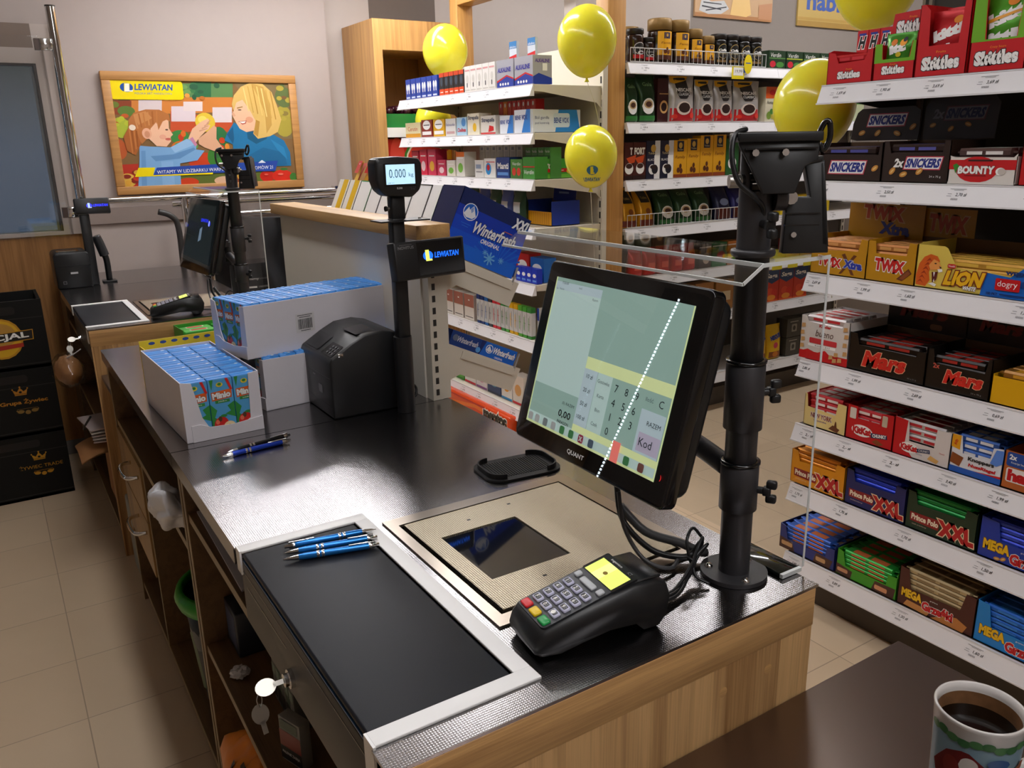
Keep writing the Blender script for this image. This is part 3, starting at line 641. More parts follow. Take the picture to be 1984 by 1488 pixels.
# low packing tables joined to the counters
def packing_table(x0, x1, y0, y1, label):
    t = thing('packing_table', label, 'table', ((x0 + x1) / 2, (y0 + y1) / 2, 0)); a, b = (x1 - x0) / 2, (y1 - y0) / 2
    MB().box(-a, a, -b, b, .682, .70, STEELT, .002).build('table_top', t)
    for sx in (-1, 1):
        MB().box(sx * (a - .05) - .012, sx * (a - .05) + .012, -b + .03, b - .03, 0, .682, WOODD).build('side_panel', t)
    MB().box(-a + .06, a - .06, b - .05, b - .03, .05, .682, WOODD).build('back_panel', t)
packing_table(.26, 1.077, -.02, .621, 'dark steel packing table below the near counter, holding a mug of coffee')
packing_table(.26, .87, 2.775, 3.108, 'low packing table squeezed between the two checkout counters')
# ---------------------------------------------------------------- lane equipment (built for the near lane, copied to the far one)
DY = 2.495
def cash_drawer():
    t = thing('cash_drawer', 'black topped cash drawer with keys in its lock, near counter', 'cash drawer', (.245, .665, .735))
    b = MB(); b.box(.004, .212, 0, .52, .0, .105, DGREY, .002); b.build('case', t)
    f = MB(); f.box(0, .005, .006, .514, .006, .112, DGREY, .0015)
    f.deco([('r', .30, .072, .49, .0745, BLKG), ('r', .02, .095, .505, .0965, BLKG)], lambda x, z, o: (-o, x, z)); f.build('drawer_front', t)
    l = MB(); l.box(.001, .178, .022, .497, .1165, .1265, LIDB, .003); l.build('lid', t)
    e = MB(); e.box(.0, .003, .022, .497, .1135, .1155, mat('blue_protective_edge', '#24486e', .3)); e.build('edge_strip', t)
    fr = MB(); fr.box(.0, .203, .500, .5235, .1245, .1285, WHT, .001).box(.180, .203, .024, .500, .1245, .1285, WHT, .001).box(0, .203, 0, .024, .1245, .1285, WHT, .001).box(-.003, .0, -.002, .0235, .07, .1285, WHT).box(-.003, 0, .501, .5235, .09, .1285, WHT)
    fr.build('white_frame', t)['label'] = 'white lid frame'
    k = MB(); k.cyl((0, .285, .038), (-.006, .285, .038), .013, CHROME); k.cyl((-.006, .285, .038), (-.012, .285, .038), .009, CHROME); lk = k.build('lock', t)
    def key(c, R, r):
        m = MB(Matrix.Translation(c) @ R)
        m.prism(ell(0, 0, r, r * .82, 18), 'z', -.0009, .0009, NICKEL); m.box(r * .7, r + .014, -.0032, .0032, -.0009, .0009, NICKEL)
        return m
    key((-.036, .285, .038), Matrix.Rotation(math.radians(48), 4, 'X'), .0135).build('key', lk)
    key((-.047, .282, .004), Matrix.Rotation(math.radians(75), 4, 'X') @ Matrix.Rotation(math.radians(-84), 4, 'Z'), .0135).build('key', lk)
    m = MB(); m.tube([(-.046, .284, .034), (-.050, .280, .026), (-.046, .281, .015), (-.042, .285, .024), (-.046, .284, .034)], .0008, NICKEL); m.build('key_ring', lk)
    return t
def scanner():
    t = thing('scanner_scale', 'steel scanner scale set into the near worktop with dark glass window', 'scanner', (.461, .777, .86))
    m = MB(); plate_holes(m, 0, .354, 0, .361, .0, .003, [(.017, .329, .023, .335)], mat('scanner_frame', '#a59a8e', .28, 1.0, var=.05)); m.build('frame', t)
    m = MB(); m.box(.017, .329, .023, .335, -.06, -.058, BLK).box(.017, .0175, .023, .335, -.06, 0, BLK).box(.3285, .329, .023, .335, -.06, 0, BLK).box(.017, .329, .023, .0235, -.06, 0, BLK).box(.017, .329, .3345, .335, -.06, 0, BLK); m.build('well', t)
    m = MB(); plate_holes(m, .024, .324, .030, .329, -.004, .004, [(.052, .186, .104, .256)], steel('scanner_platter', '#c2b6a0', .34, .9)); m.box(.03, .318, .035, .325, -.02, -.004, mat('platter_under', '#4a4540', .4, .8))
    for x, y in ((.20, .06), (.115, .07), (.20, .30), (.115, .285)): m.box(x, x + .006, y, y + .004, .004, .0043, BLK)
    p = m.build('platter', t)
    g = MB(); g.box(.052, .186, .104, .256, -.001, .002, mat('scanner_glass', '#0d1013', .05, var=.02, coat=.6)); g.build('scan_window', t)
    return t
def acrylic():
    t = thing('acrylic_shield', 'clear acrylic shield screwed along the near counter edge', 'screen', (.885, .66, .86))
    m = MB(); m.box(-.002, .002, .0, .53, .008, .438, PLEXI); m.box(-.002, .002, -.0006, .0, .008, .438, PLEDGE); m.build('upright_sheet', t)
    m = MB(); m.box(-.12, -.002, .0, .53, .436, .440, PLEXI); m.box(-.12, .002, -.0008, .0, .4355, .4405, PLEDGE).box(-.122, -.118, 0, .53, .4355, .4405, PLEDGE); m.build('top_sheet', t)
    m = MB(); m.prism([(-.12, .440), (-.12, .436), (-.150, .418), (-.152, .421)], 'y', 0, .53, PLEXI); m.prism([(-.12, .4405), (-.12, .4355), (-.151, .4175), (-.153, .4215)], 'y', -.001, 0, PLEDGE); m.box(-.154, -.150, 0, .53, .417, .4205, PLEDGE); m.build('sloping_lip', t)
    m = MB(); m.box(-.040, -.002, .005, .10, .001, .007, mat('dark_acrylic', '#141a16', .08, coat=.5), .001).box(-.041, -.002, .0, .005, .001, .007, PLEDGE); m.build('foot', t)
    return t
def pole_stand():
    t = thing('monitor_pole', 'graphite steel pole with collars and empty terminal cradle, near counter', 'pole', (.8035, .711, .8605))
    m = MB(); m.cyl((0, 0, 0), (0, 0, .006), .0455, GRAPH, n=40); m.build('base_plate', t)
    for a in (250, 10, 130):
        x, y = .034 * math.cos(math.radians(a)), .034 * math.sin(math.radians(a))
        MB().lathe([(0, .0105), (.003, .0102), (.0055, .008), (.006, .006)], CHROME, 14, (x, y, 0)).build('screw', t)
    m = MB(); m.lathe([(.0208, .006), (.0208, .44), (.0235, .440), (.0265, .442), (.0275, .446), (.0265, .449), (.021, .450), (.021, .45)], GRAPH, 36)
    m.lathe([(.0205, .445), (.0208, .520)], GRAPH, 36); m.build('tube', t)
    # upper tube with notch: two cheeks
    m = MB(); n = 20
    for a0, a1 in ((-116, 28), (58, 198)):
        vs = []; fs = []
        for i in range(n + 1):
            a = math.radians(a0 + (a1 - a0) * i / n); vs += [(.0208 * math.cos(a), .0208 * math.sin(a), .515), (.0208 * math.cos(a), .0208 * math.sin(a), .572 - .035 * abs(2 * i / n - 1) ** 2), (.0185 * math.cos(a), .0185 * math.sin(a), .572 - .035 * abs(2 * i / n - 1) ** 2), (.0185 * math.cos(a), .0185 * math.sin(a), .515)]
        for i in range(n):
            b = i * 4; fs += [(b, b + 4, b + 5, b + 1), (b + 1, b + 5, b + 6, b + 2), (b + 2, b + 6, b + 7, b + 3)]
        fs += [(0, 1, 2, 3), (n * 4 + 3, n * 4 + 2, n * 4 + 1, n * 4)]
        m.add(vs, fs, GRAPH, True)
    m.build('fork', t)
    for z0, z1 in ((.098, .166), (.213, .305)):
        m = MB(); m.lathe([(.0212, z0), (.0252, z0 + .002), (.0252, z1 - .004), (.0225, z1), (.021, z1)], GRAPH, 36); m.lathe([(.0218, z1 - .001), (.0265, z1 - .0005), (.0265, z1 + .003), (.0218, z1 + .0035)], BLKG, 36)
        c = m.build('collar', t)
    def knob(z, a, nm='wing_knob'):
        m = MB(Matrix.Translation((0, 0, z)) @ Matrix.Rotation(math.radians(a), 4, 'Z'))
        m.cyl((.02, 0, 0), (.034, 0, 0), .005, BLK); m.box(.032, .042, -.006, .006, -.006, .006, BLK, .002)
        for s in (-1, 1): m.box(.036, .050, -.005, .005, s * .010 - .006, s * .010 + .006, BLK, .003)
        m.build(nm, t)
    knob(.130, -60); knob(.262, -25); knob(.482, -110)
    # swing arm to the monitor
    m = MB(); m.tube([(.0, .02, .152), (.002, .07, .163), (.0, .12, .175), (-.004, .155, .185)], .0145, GRAPH, 14); m.build('swing_arm', t)
    m = MB(); m.cyl((-.004, .165, .16), (-.004, .165, .235), .0135, GRAPH); m.box(-.055, .0, .15, .19, .215, .245, GRAPH, .004); m.build('tilt_joint', t)
    # empty cradle on the head, two folded plates
    c = MB(Matrix.Rotation(math.radians(-32), 4, 'Z')); 
    def slab(pts, y0, y1, sk): 
        b = bmesh.new(); lo = [b.verts.new((x, y0 + sk * (z - .54), z)) for x, z in pts]; hi = [b.verts.new((x, y1 + sk * (z - .54), z)) for x, z in pts]; n = len(pts)
        b.faces.new(lo); b.faces.new(list(reversed(hi)))
        for i in range(n): b.faces.new((lo[i], hi[i], hi[(i + 1) % n], lo[(i + 1) % n]))
        bmesh.ops.recalc_face_normals(b, faces=list(b.faces)); bmesh.ops.bevel(b, geom=list(b.edges), offset=.0015, segments=2, profile=.5, affect='EDGES'); c.bm(b, BLK, True)
    slab([(-.033, .588), (-.031, .574), (-.018, .548), (-.004, .518), (.034, .518), (.046, .548), (.062, .556), (.066, .588)], -.034, -.028, .25)
    slab([(-.033, .588), (-.033, .577), (.066, .577), (.066, .588)], -.031, .014, 0)
    for x in (-.014, .021): c.cyl((x, -.036, .565), (x, -.026, .565), .0042, CHROME, n=8)
    c.box(-.025, .06, -.0315, -.028, .5685, .5705, BLKG)
    c.build('cradle_plate', t)
    c = MB(Matrix.Rotation(math.radians(-32), 4, 'Z'))
    slab([(.030, .445), (.087, .445), (.080, .525), (.076, .560), (.052, .557), (.062, .512), (.034, .512)], -.010, .004, .1)
    slab([(.048, .557), (.076, .560), (.074, .553), (.048, .548)], -.012, .030, .1)
    slab([(.078, .455), (.087, .452), (.078, .555), (.072, .552)], -.010, .040, .1)
    for z in (.478, .492): c.box(.032, .074, -.0165, -.012, z, z + .0018, BLKG)
    c.cyl((.042, -.022, .468), (.042, -.014, .468), .0035, CHROME, n=8)
    c.build('cradle_arm', t)
    c = MB(Matrix.Rotation(math.radians(-32), 4, 'Z')); c.cyl((-.022, -.006, .535), (.026, -.006, .535), .006, BLK); c.cyl((-.036, -.006, .532), (-.021, -.006, .532), .008, NICKEL); c.cyl((.018, -.010, .512), (.032, -.010, .512), .016, GRAPH); c.cyl((.032, -.010, .512), (.040, -.012, .512), .010, CHROME, n=6); c.cyl((.036, -.022, .512), (.037, -.010, .512), .008, CHROME, n=10); c.build('pivot_bolt', t)
    c = MB(Matrix.Rotation(math.radians(-32), 4, 'Z')); c.tube([(-.02, -.012, .592), (-.036, -.022, .585), (-.040, -.030, .560), (-.032, -.034, .532), (-.012, -.032, .515), (.004, -.020, .498), (.002, -.008, .470)], .0032, BLK); c.tube([(.064, -.01, .575), (.072, -.01, .596), (.078, -.012, .598), (.079, -.014, .580), (.072, -.016, .566), (.066, -.016, .574)], .0035, BLKG); c.build('terminal_cable', t)
    return t
def monitor():
    t = thing('touch_monitor', 'black touch screen till monitor lit on the pole of the near counter', 'monitor', (.7009, .8782, 1.1342))
    t.rotation_euler = (math.radians(-15.42), 0, math.radians(-91.3)); t.rotation_mode = 'XYZ'
    m = MB(); m.bprism(rr(-.178, -.145, .178, .138, .012), 'y', -.002, .020, BLKG, .003); m.bprism(rr(-.168, -.135, .168, .130, .02), 'y', .020, .048, BLK, .008); m.box(-.07, .07, .048, .062, -.06, .07, BLK, .01)
    m.build('housing', t)
    g = MB(); A = '#9fb8b0'; S1 = KE('#8fa8a2', .55); S2 = KE('#a9bfba', .6); G = KE('#c9d49a', .6); W = KE('#b4c6c6', .7); D = K('#20282c', .25); D2 = K('#5b6a6c', .25); X = KE('#a3b4ba', .62)
    it = [('r', -.152, -.114, .152, .114, KE('#8aa69c', .55)), ('r', -.152, -.05, -.035, .096, S2), ('r', -.152, .096, -.035, .108, X), ('r', -.152, -.112, .152, -.096, S2),
          ('r', -.035, -.005, .152, .012, G), ('r', -.035, -.098, .152, -.088, G), ('r', -.152, -.114, .152, -.1105, G), ('r', -.152, -.114, -.1495, .114, G), ('r', .1495, -.114, .152, .114, G),
          ('r', -.035, -.088, -.004, -.005, X), ('r', -.003, -.088, .03, -.005, S2), ('r', .10, -.088, .148, -.03, X), ('r', .105, -.085, .148, -.06, KE('#a79fb2', .55))]
    x0 = .042
    for i, r in enumerate(('789', '456', '123', '0.')):
        for j, c in enumerate(r): it.append(('t', c, x0 + j * .022, -.018 - i * .020, None, .0105 if c != '.' else .002, D))
    for i, s in enumerate(('10 zł', '20 zł', '50 zł', '100 zł')): it.append(('t', s, -.02, -.015 - i * .020, None, .006, D))
    for i, s in enumerate(('Gotówka', 'Karta', 'Bon', 'Czek')): it.append(('t', s, .013, -.016 - i * .020, None, .005, D2))
    it += [('t', '0,00', -.058, -.082, .030, .0115, D, {'b': .02}), ('t', '(0) RAZEM', -.054, -.066, .030, .0055, D), ('t', 'PARAGON', -.058, -.094, .028, .0045, D, {'b': .02}), ('t', 'Ilość', .112, -.016, None, .006, D2), ('t', 'C', .135, -.017, None, .010, D), ('t', 'RAZEM', .130, -.046, None, .006, D), ('t', 'Kod', .122, -.072, None, .011, D),
           ('t', '7:55:00', -.125, .107, None, .004, D), ('t', 'Lp.  Nazwa', -.135, .097, None, .004, D2), ('t', 'Ilość', -.085, .104, None, .003, D2), ('t', 'Razem', -.045, .092, None, .0035, D2)]
    for k, (x, h) in enumerate(((-.14, '#d8e0e0'), (-.122, '#d8e0e0'), (-.10, '#9aa8aa'), (-.078, '#ced6d6'), (-.055, '#4c9a5a'), (-.032, '#4c9a5a'), (-.008, '#b23050'), (.016, '#5a6f86'), (.068, '#c8404a'), (.095, '#4c9a5a'), (.125, '#8a5a50'))):
        it.append(('p', rr(x - .006, -.110, x + .006, -.098, .003), K(h, .25)))
    it += [('t', 'x', -.008, -.104, None, .006, LABW, {'b': .04}), ('r', .062, -.1135, .078, -.085, KE('#d06a60', .6))]
    g.grid(lambda a, b: (-.152 + .304 * a, -.0025, -.114 + .228 * b), 1, 1, BLKG)
    g.deco(it, FRONT(-.0028), .0001, .00004); g.build('screen', t)
    s = MB(); s.box(-.176, .176, -.0042, -.0034, -.143, .136, glassy('screen_glass', (.985, .99, .99), .05, .006, .55)); s.build('cover_glass', t)
    b = MB(); b.deco([('t', 'QUANT', -.012, -.129, .040, .0075, LABW, {'b': .02}), ('t', ')', .164, -.105, None, .008, KE('#d02020', 1.5))], FRONT(-.0045), .0002); b.build('badge', t)
    return t
def cables():
    t = thing('cable_bundle', 'black cables hanging from the near monitor and tied at the pole', 'cable', (.79, .73, .862))
    m = MB(); m.tube([(-.075, .13, .10), (-.075, .115, .05), (-.06, .07, .018), (-.03, .04, .010), (-.012, .035, .014), (-.005, .028, .03)], .0045, BLK); m.build('video_cable', t)
    m = MB(); m.tube([(-.088, .11, .10), (-.094, .09, .055), (-.092, .05, .022), (-.06, .03, .006), (-.03, .045, .008)], .003, mat('grey_cable', '#4a4a4c', .4)); m.build('signal_cable', t)
    m = MB(); m.tube([(-.06, .14, .06), (-.045, .10, .03), (-.015, .06, .02), (.0, .035, .012), (.01, .03, .01)], .0065, mat('grey_cable', '#4a4a4c', .4)); m.build('power_cable', t)
    m = MB()
    for dx, dz in ((0, 0), (-.006, .006), (.004, .012)):
        m.tube([(-.150, -.028 + dx, .012), (-.10, -.022 + dx, .006), (-.055, -.005, .012 + dz), (-.035, .006, .022 + dz), (-.014, .012 + dx, .034 + dz), (-.012, .02, .02)], .0024, BLK)
    m.build('terminal_lead', t)
    m = MB(); m.tube([(-.045, .004, .018), (-.048, .012, .05), (-.028, .022, .062), (-.012, .02, .045)], .0022, BLK).tube([(-.046, .0, .020), (-.052, -.012, .010), (-.042, -.028, .003)], .0022, BLK).tube([(-.046, -.004, .026), (-.05, .006, .03), (-.044, .008, .022)], .002, BLK); m.build('cable_tie', t)
    return t
def terminal():
    """local x = along the body from keypad end (0) to rear, y = across"""
    t = thing('card_terminal', 'black card payment terminal with lit green display lying on the near worktop', 'card terminal', (.462, .729, .860))
    t.rotation_euler = (0, 0, math.radians(-7.0))
    prof = [(0, .018), (.004, .030), (.012, .038), (.10, .060), (.135, .067), (.165, .066), (.182, .058), (.188, .042), (.184, .016), (.172, .002), (.150, .002), (.138, .014), (.10, .016), (.06, .010), (.03, .004), (.008, .004), (.001, .010)]
    B = bmesh.new(); rings = []
    for y, k in ((-.041, .93), (-.036, 1), (0, 1.01), (.036, 1), (.041, .93)):
        rings.append([B.verts.new((.094 + (x - .094) * (.5 + .5 * k), y * (1.0 if x > .02 else .92), .033 + (z - .033) * k)) for x, z in prof])
    n = len(prof)
    for a, b in zip(rings[:-1], rings[1:]):
        for i in range(n): B.faces.new((a[i], a[(i + 1) % n], b[(i + 1) % n], b[i]))
    B.faces.new(rings[0]); B.faces.new(list(reversed(rings[-1])))
    m = MB(); m.bm(B, BLK, True); m.build('body', t)
    sl = math.atan2(.022, .088); 
    def face(x, y, o):    # x to the reader's right, y away from the reader
        px = .008 + y * math.cos(sl) - o * math.sin(sl); return (px, -x, .0385 + y * math.sin(sl) + o * math.cos(sl))
    p = MB(Matrix()); p.add([face(x, y, z) for z in (-.004, .0012) for x, y in rr(-.034, .004, .034, .140, .006)], [tuple(range(20))] + [tuple(range(20, 40))] + [(i, (i + 1) % 20, 20 + (i + 1) % 20, 20 + i) for i in range(20)], mat('terminal_panel', '#26282e', .35)); p.build('keypad_panel', t)
    def key(x, y, w, h, mt, txt=None, nm='key', tm=None):
        m = MB(); P = rr(x - w / 2, y - h / 2, x + w / 2, y + h / 2, .0022, 3); Q = rr(x - w / 2 + .0012, y - h / 2 + .0012, x + w / 2 - .0012, y + h / 2 - .0012, .0018, 3); n = len(P)
        m.add([face(*q, .001) for q in P] + [face(*q, .0032) for q in P] + [face(*q, .0040) for q in Q], [tuple(range(2 * n, 3 * n))] + [(i, (i + 1) % n, n + (i + 1) % n, n + i) for i in range(n)] + [(n + i, n + (i + 1) % n, 2 * n + (i + 1) % n, 2 * n + i) for i in range(n)], mt, True)
        if txt:
            m.deco([('p', rr(x - w / 2 + .0022, y - h / 2 + .002, x + w / 2 - .0022, y + h / 2 - .002, .0012, 2), BLK), ('t', txt, x - .0012, y, None, .0052, LABW, {'b': .02}), ('r', x + .0018, y + .0004, x + .0042, y + .0022, INKG), ('r', x + .0018, y - .002, x + .0042, y - .0006, INKG)], lambda a, b, o: face(a, b, .0040 + o), .0002, .0001)
        return m.build(nm, t)
    KW = mat('key_lilac', '#c3c3dc', .4)
    key(-.022, .012, .0165, .0115, mat('key_red', '#d8202a', .35), None, 'cancel_key'); key(0, .012, .0165, .0115, mat('key_yellow', '#e8c400', .35), None, 'clear_key'); key(.022, .012, .0165, .0115, mat('key_green', '#159a4a', .35), None, 'confirm_key')
    for r, row in enumerate((('F', '0', '.'), ('7', '8', '9'), ('4', '5', '6'), ('1', '2', '3'))):
        for c, s in enumerate(row): key(-.021 + .0205 * c + .002 * 0, .0275 + r * .0145, .0155, .0105, KW, s)
    KL = mat('key_silver', '#b9bcc0', .3)
    key(-.026, .0885, .009, .010, KL, None, 'function_key'); key(0, .087, .030, .009, KL, None, 'scroll_key'); key(.026, .0885, .009, .010, KL, None, 'function_key')
    w = MB(); w.deco([('p', rr(-.036, .100, .036, .140, .003), BLKG), ('r', -.031, .101, .031, .130, KE('#cfe06a', .75)), ('r', -.016, .101, .002, .130, KE('#e2ec8a', .8)), ('e', -.002, .114, .004, .003, K('#8a6a10')), ('t', 'ingenico', -.008, .135, .024, .0042, LABW), ('t', 'iCT', .022, .135, .008, .004, INKG)], lambda a, b, o: face(a, b, .0014 + o), .0002, .0001); w.build('display', t)
    r = MB(); r.box(.135, .176, -.034, .034, .066, .0695, mat('printer_flap', '#1a1b1d', .25), .0025); r.build('paper_flap', t)
    return t
LANE = [cash_drawer(), scanner(), acrylic(), pole_stand(), monitor(), cables(), terminal()]
FARL = ['black topped cash drawer with keys in the far checkout counter', 'scanner scale set into the worktop of the far checkout', 'clear acrylic shield along the edge of the far counter', 'graphite pole with empty cradle standing on the far checkout counter', 'black touch monitor showing a dark screen at the far checkout', 'black cables hanging from the far monitor', 'card payment terminal lying on the far checkout worktop']
FAR = []
for o, l in zip(LANE, FARL):
    c = dup(o, (o.location.x, o.location.y + DY, o.location.z), None, l); FAR.append(c)
FAR[4].rotation_euler = (math.radians(-15.42), 0, math.radians(-84.5))
# the far till shows a dark idle screen
for ch in list(FAR[4].children):
    if ch.name.startswith(('screen', 'badge')): bpy.data.objects.remove(ch)
m = MB(); m.grid(lambda a, b: (-.152 + .304 * a, -.0025, -.114 + .228 * b), 1, 1, mat('idle_screen', '#2c3636', .2, emit=.12))
m.deco([('e', .10, .045, .012, .010, KE('#2233ff', 1.0)), ('r', .094, .036, .104, .056, KE('#b8c8ff', .8)), ('t', 'LEWIATAN', .045, .055, .08, .012, KE('#2233ff', 1.0), {'b': .03}), ('p', [(.0, -.03), (.03, -.02), (.03, .03), (.005, .02)], KE('#8fa8c0', .35))], FRONT(-.0028), .0001, .00005); m.build('screen', FAR[4])
# ---------------------------------------------------------------- customer display pole with scale head, printers
def lewiatan(m, x, y, w, fn, blue, yel, base=.0004, step=.0002):
    """oval emblem and shop lettering; w is the full width"""
    r = w * .135
    m.deco([('e', x - w * .36, y, r, r * .78, blue), ('p', [(x - w * .36 - r * .5, y - r * .85), (x - w * .36 + r * .25, y - r * .85), (x - w * .36 + r * .25, y + r * .95), (x - w * .36 - r * .5, y + r * .95)], yel), ('r', x - w * .36 + r * .25, y - r * .85, x - w * .36 + r * .75, y - r * .55, yel), ('t', 'LEWIATAN', x + w * .15, y, w * .66, w * .115, blue, {'sh': .15, 'b': .035})], fn, base, step)
def display_pole():
    t = thing('customer_display', 'black customer display pole with blue supermarket lettering and lit scale readout', 'display', (.749, 1.652, .8605))
    MB().cyl((0, 0, 0), (0, 0, .175), .0205, BLK, n=24).build('base_column', t)
    m = MB(); m.box(-.014, .016, -.013, .013, .17, .435, BLK, .004); m.build('pole', t)
    p = MB(); p.box(-.046, .068, -.03, .03, .428, .431, BLK).cyl((.052, -.01, .431), (.052, -.01, .434), .003, CHROME); p.build('shelf_plate', t)
    m = MB(); m.box(-.013, .020, -.012, .012, .431, .482, BLK, .004).cyl((-.013, 0, .455), (-.023, 0, .455), .004, NICKEL).cyl((-.019, 0, .455), (-.023, 0, .455), .006, BLK, n=6); m.build('clamp_sleeve', t)
    h = MB(); pts = [(-.030, .482), (.030, .478), (.048, .492), (.055, .512), (.055, .548), (.049, .558), (0, .562), (-.045, .560), (-.052, .552), (-.052, .515), (-.045, .495)]
    h.bprism(pts, 'y', -.030, .014, BLK, .006, 3); hd = h.build('scale_head', t)
    s = MB(); s.box(-.034, .040, -.0315, -.030, .503, .548, BLKG); D = K('#3e5a70', .3)
    s.deco([('r', -.030, .506, .036, .546, KE('#b4dcf4', .95)), ('t', '0.000', -.004, .528, .038, .018, K('#4f6f86', .3)), ('t', 'kg', .027, .524, .011, .010, K('#4f6f86', .3)), ('t', 'B ► NET', -.019, .509, .014, .0022, D)], FRONT(-.0316), .0002, .0001); s.build('lit_readout', t)
    b = MB(); b.deco([('t', 'ELZAB', .0, .498, .012, .0035, K('#c9c9c9'), {'b': .02}), ('t', 'max 15 kg', .03, .499, .014, .0025, INKG), ('t', 'd=5g', .03, .495, .010, .0022, INKG)], FRONT(-.0302), .0004); b.build('badge', hd)
    # customer display box
    M = Matrix.Translation((.062, -.022, .345)) @ Matrix.Rotation(math.radians(9), 4, 'Z') @ Matrix.Rotation(math.radians(-8), 4, 'X')
    d = MB(M); d.bprism([(-.094, -.041), (.090, -.041), (.094, .041), (-.094, .041)], 'y', -.014, .014, BLK, .004); db = d.build('display_box', t)
    g = MB(M); g.deco([('r', -.036, -.034, .086, .036, BLKG), ('r', -.080, .0335, -.048, .0342, INKG)], FRONT(-.0142), .0001); g.deco([('t', 'NOVITUS', -.064, .028, .040, .006, K('#8a8a8c'), {'b': .01})], FRONT(-.0142), .0005)
    lewiatan(g, .026, .006, .098, FRONT(-.0142), KE('#1e6cff', 1.1), KE('#e6f06a', 1.0), .0007); g.build('display_glass', t)
    m = MB(); m.tube([(.018, .0, .06), (.028, .004, .05), (.026, .0, .035), (.02, .0, .03)], .003, BLK); m.build('cable', t)
    return t
display_pole()
def receipt_printer():
    t = thing('receipt_printer', 'black receipt printer with sloping lid beside the juice cartons', 'printer', (.588, 1.686, .8605))
    pts = [(0, .003), (.003, 0), (.170, 0), (.176, .006), (.176, .165), (.166, .178), (.13, .186), (.085, .182), (.05, .165), (.004, .137), (0, .128)]
    m = MB(); m.bprism([(x, z) for x, z in pts], 'y', .0, .196, BLK, .004, 2); m.build('body', t)
    sl = math.atan2(.028, .046)
    f = MB(); L = lambda y, z, o: (-o, y, z)
    f.deco([('r', .006, .092, .150, .0928, BLKG), ('r', .006, .028, .190, .0285, BLKG), ('r', .150, .028, .1508, .130, BLKG), ('p', rr(.060, .048, .085, .068, .003), BLKG), ('p', rr(.150, .058, .162, .070, .002), mat('printer_grey', '#55565a', .4)), ('p', rr(.100, .083, .116, .086, .001), INKG)], L, .0003); f.build('front_panel', t)
    def tp(x, y, o): return (.006 + x * .86 - o * .5, y, .139 + x * .52 + o * .86)
    p = MB(); p.deco([('p', rr(.002, .012, .038, .075, .003), BLKG), ('p', rr(.004, .10, .050, .185, .004), mat('printer_lid', '#222326', .3))] + [('e', .01 + .009 * (i % 3), .022 + .013 * (i // 3), .003, .003, mat('printer_grey', '#55565a', .4)) for i in range(9)], tp, .0006); p.build('button_panel', t)
    q = MB(); q.deco([('p', rr(.072, .02, .12, .10, .004), BLKG)], lambda x, y, o: (x, y, .1795 + (x - .072) * .1 + o), .0015); q.build('paper_window', t)
    c = MB(); c.box(.02, .032, -.002, .002, .140, .148, CHROME, .001); c.build('lid_latch', t)
    return t
receipt_printer()

# ---------------------------------------------------------------- juice boxes and their trays
JB = [K('#4496e6'), K('#58a6f0'), K('#3784d8')]
def juice_box():
    m = MB(); w, d, h = .0495, .0385, .122
    m.box(-w / 2, w / 2, -d / 2, d / 2, 0, h, JB[0], .0012, 1)
    # folded top seam and straw hole
    m.box(-w / 2, w / 2, -.004, .004, h, h + .0012, JB[1])
    m.deco([('r', -w / 2 + .001, d / 2 - .010, w / 2 - .001, d / 2 - .001, JB[2]), ('r', -w / 2 + .001, -d / 2 + .003, w / 2 - .001, -d / 2 + .009, JB[1]), ('e', w / 2 - .009, d / 2 - .012, .0036, .003, LABW)], TOP(h), .0006)
    G = K('#2f8a3a'); O = K('#e2621e'); R = K('#d2241c')
    fr = [('r', -w / 2, 0, w / 2, h, K('#58a8dc')), ('p', [(-w / 2, .07), (-.012, .055), (-.018, .04), (-.005, .03), (-w / 2, .02)], G), ('p', [(w / 2, .07), (.010, .062), (.016, .05), (.004, .045), (w / 2, .035)], G), ('p', [(-.020, .076), (.021, .079), (.022, .098), (-.021, .095)], O), ('r', -.014, .070, .016, .0765, G),
          ('t', 'Minio', .0, .087, .036, .012, LABW, {'b': .06, 'ol': K('#5a2410'), 'ow': .09, 'rot': 3}), ('t', 'jabłko', .001, .0732, .018, .0035, LABW), ('p', [(.010, .122), (.016, .122), (.024, .096), (.019, .096)], R), ('p', [(-.022, .122), (-.014, .122), (-.019, .1)], G), ('e', -.002, .110, .007, .005, K('#e8d23c')), ('e', -.002, .111, .004, .003, G),
          ('r', -w / 2, 0, w / 2, .012, G), ('e', -.006, .024, .015, .0165, R), ('e', .010, .017, .0125, .0115, K('#f0dcae')), ('e', .010, .017, .004, .0045, K('#a8763c')), ('e', -.008, .036, .004, .006, K('#5a3a1c')), ('e', .0, .042, .007, .003, G), ('e', -.018, .012, .007, .008, K('#e8a22a')), ('e', -.014, .030, .004, .005, K('#f07a5c'))]
    m.deco(fr, FRONT(-d / 2), .0007, .00012)
    m.deco([('r', -d / 2, 0, d / 2, h, K('#4a98d2')), ('p', [(-d / 2, .10), (d / 2, .11), (d / 2, .03), (-d / 2, .06)], K('#2f8a3a'))], lambda y, z, o: (-w / 2 - o, y, z), .0007, .00012)
    return m
CARD = mat('white_cardboard', '#e0dce2', .7, var=.03, bump=.1, bs=60)
CARDI = mat('grey_cardboard', '#a8a3a2', .8, var=.04)
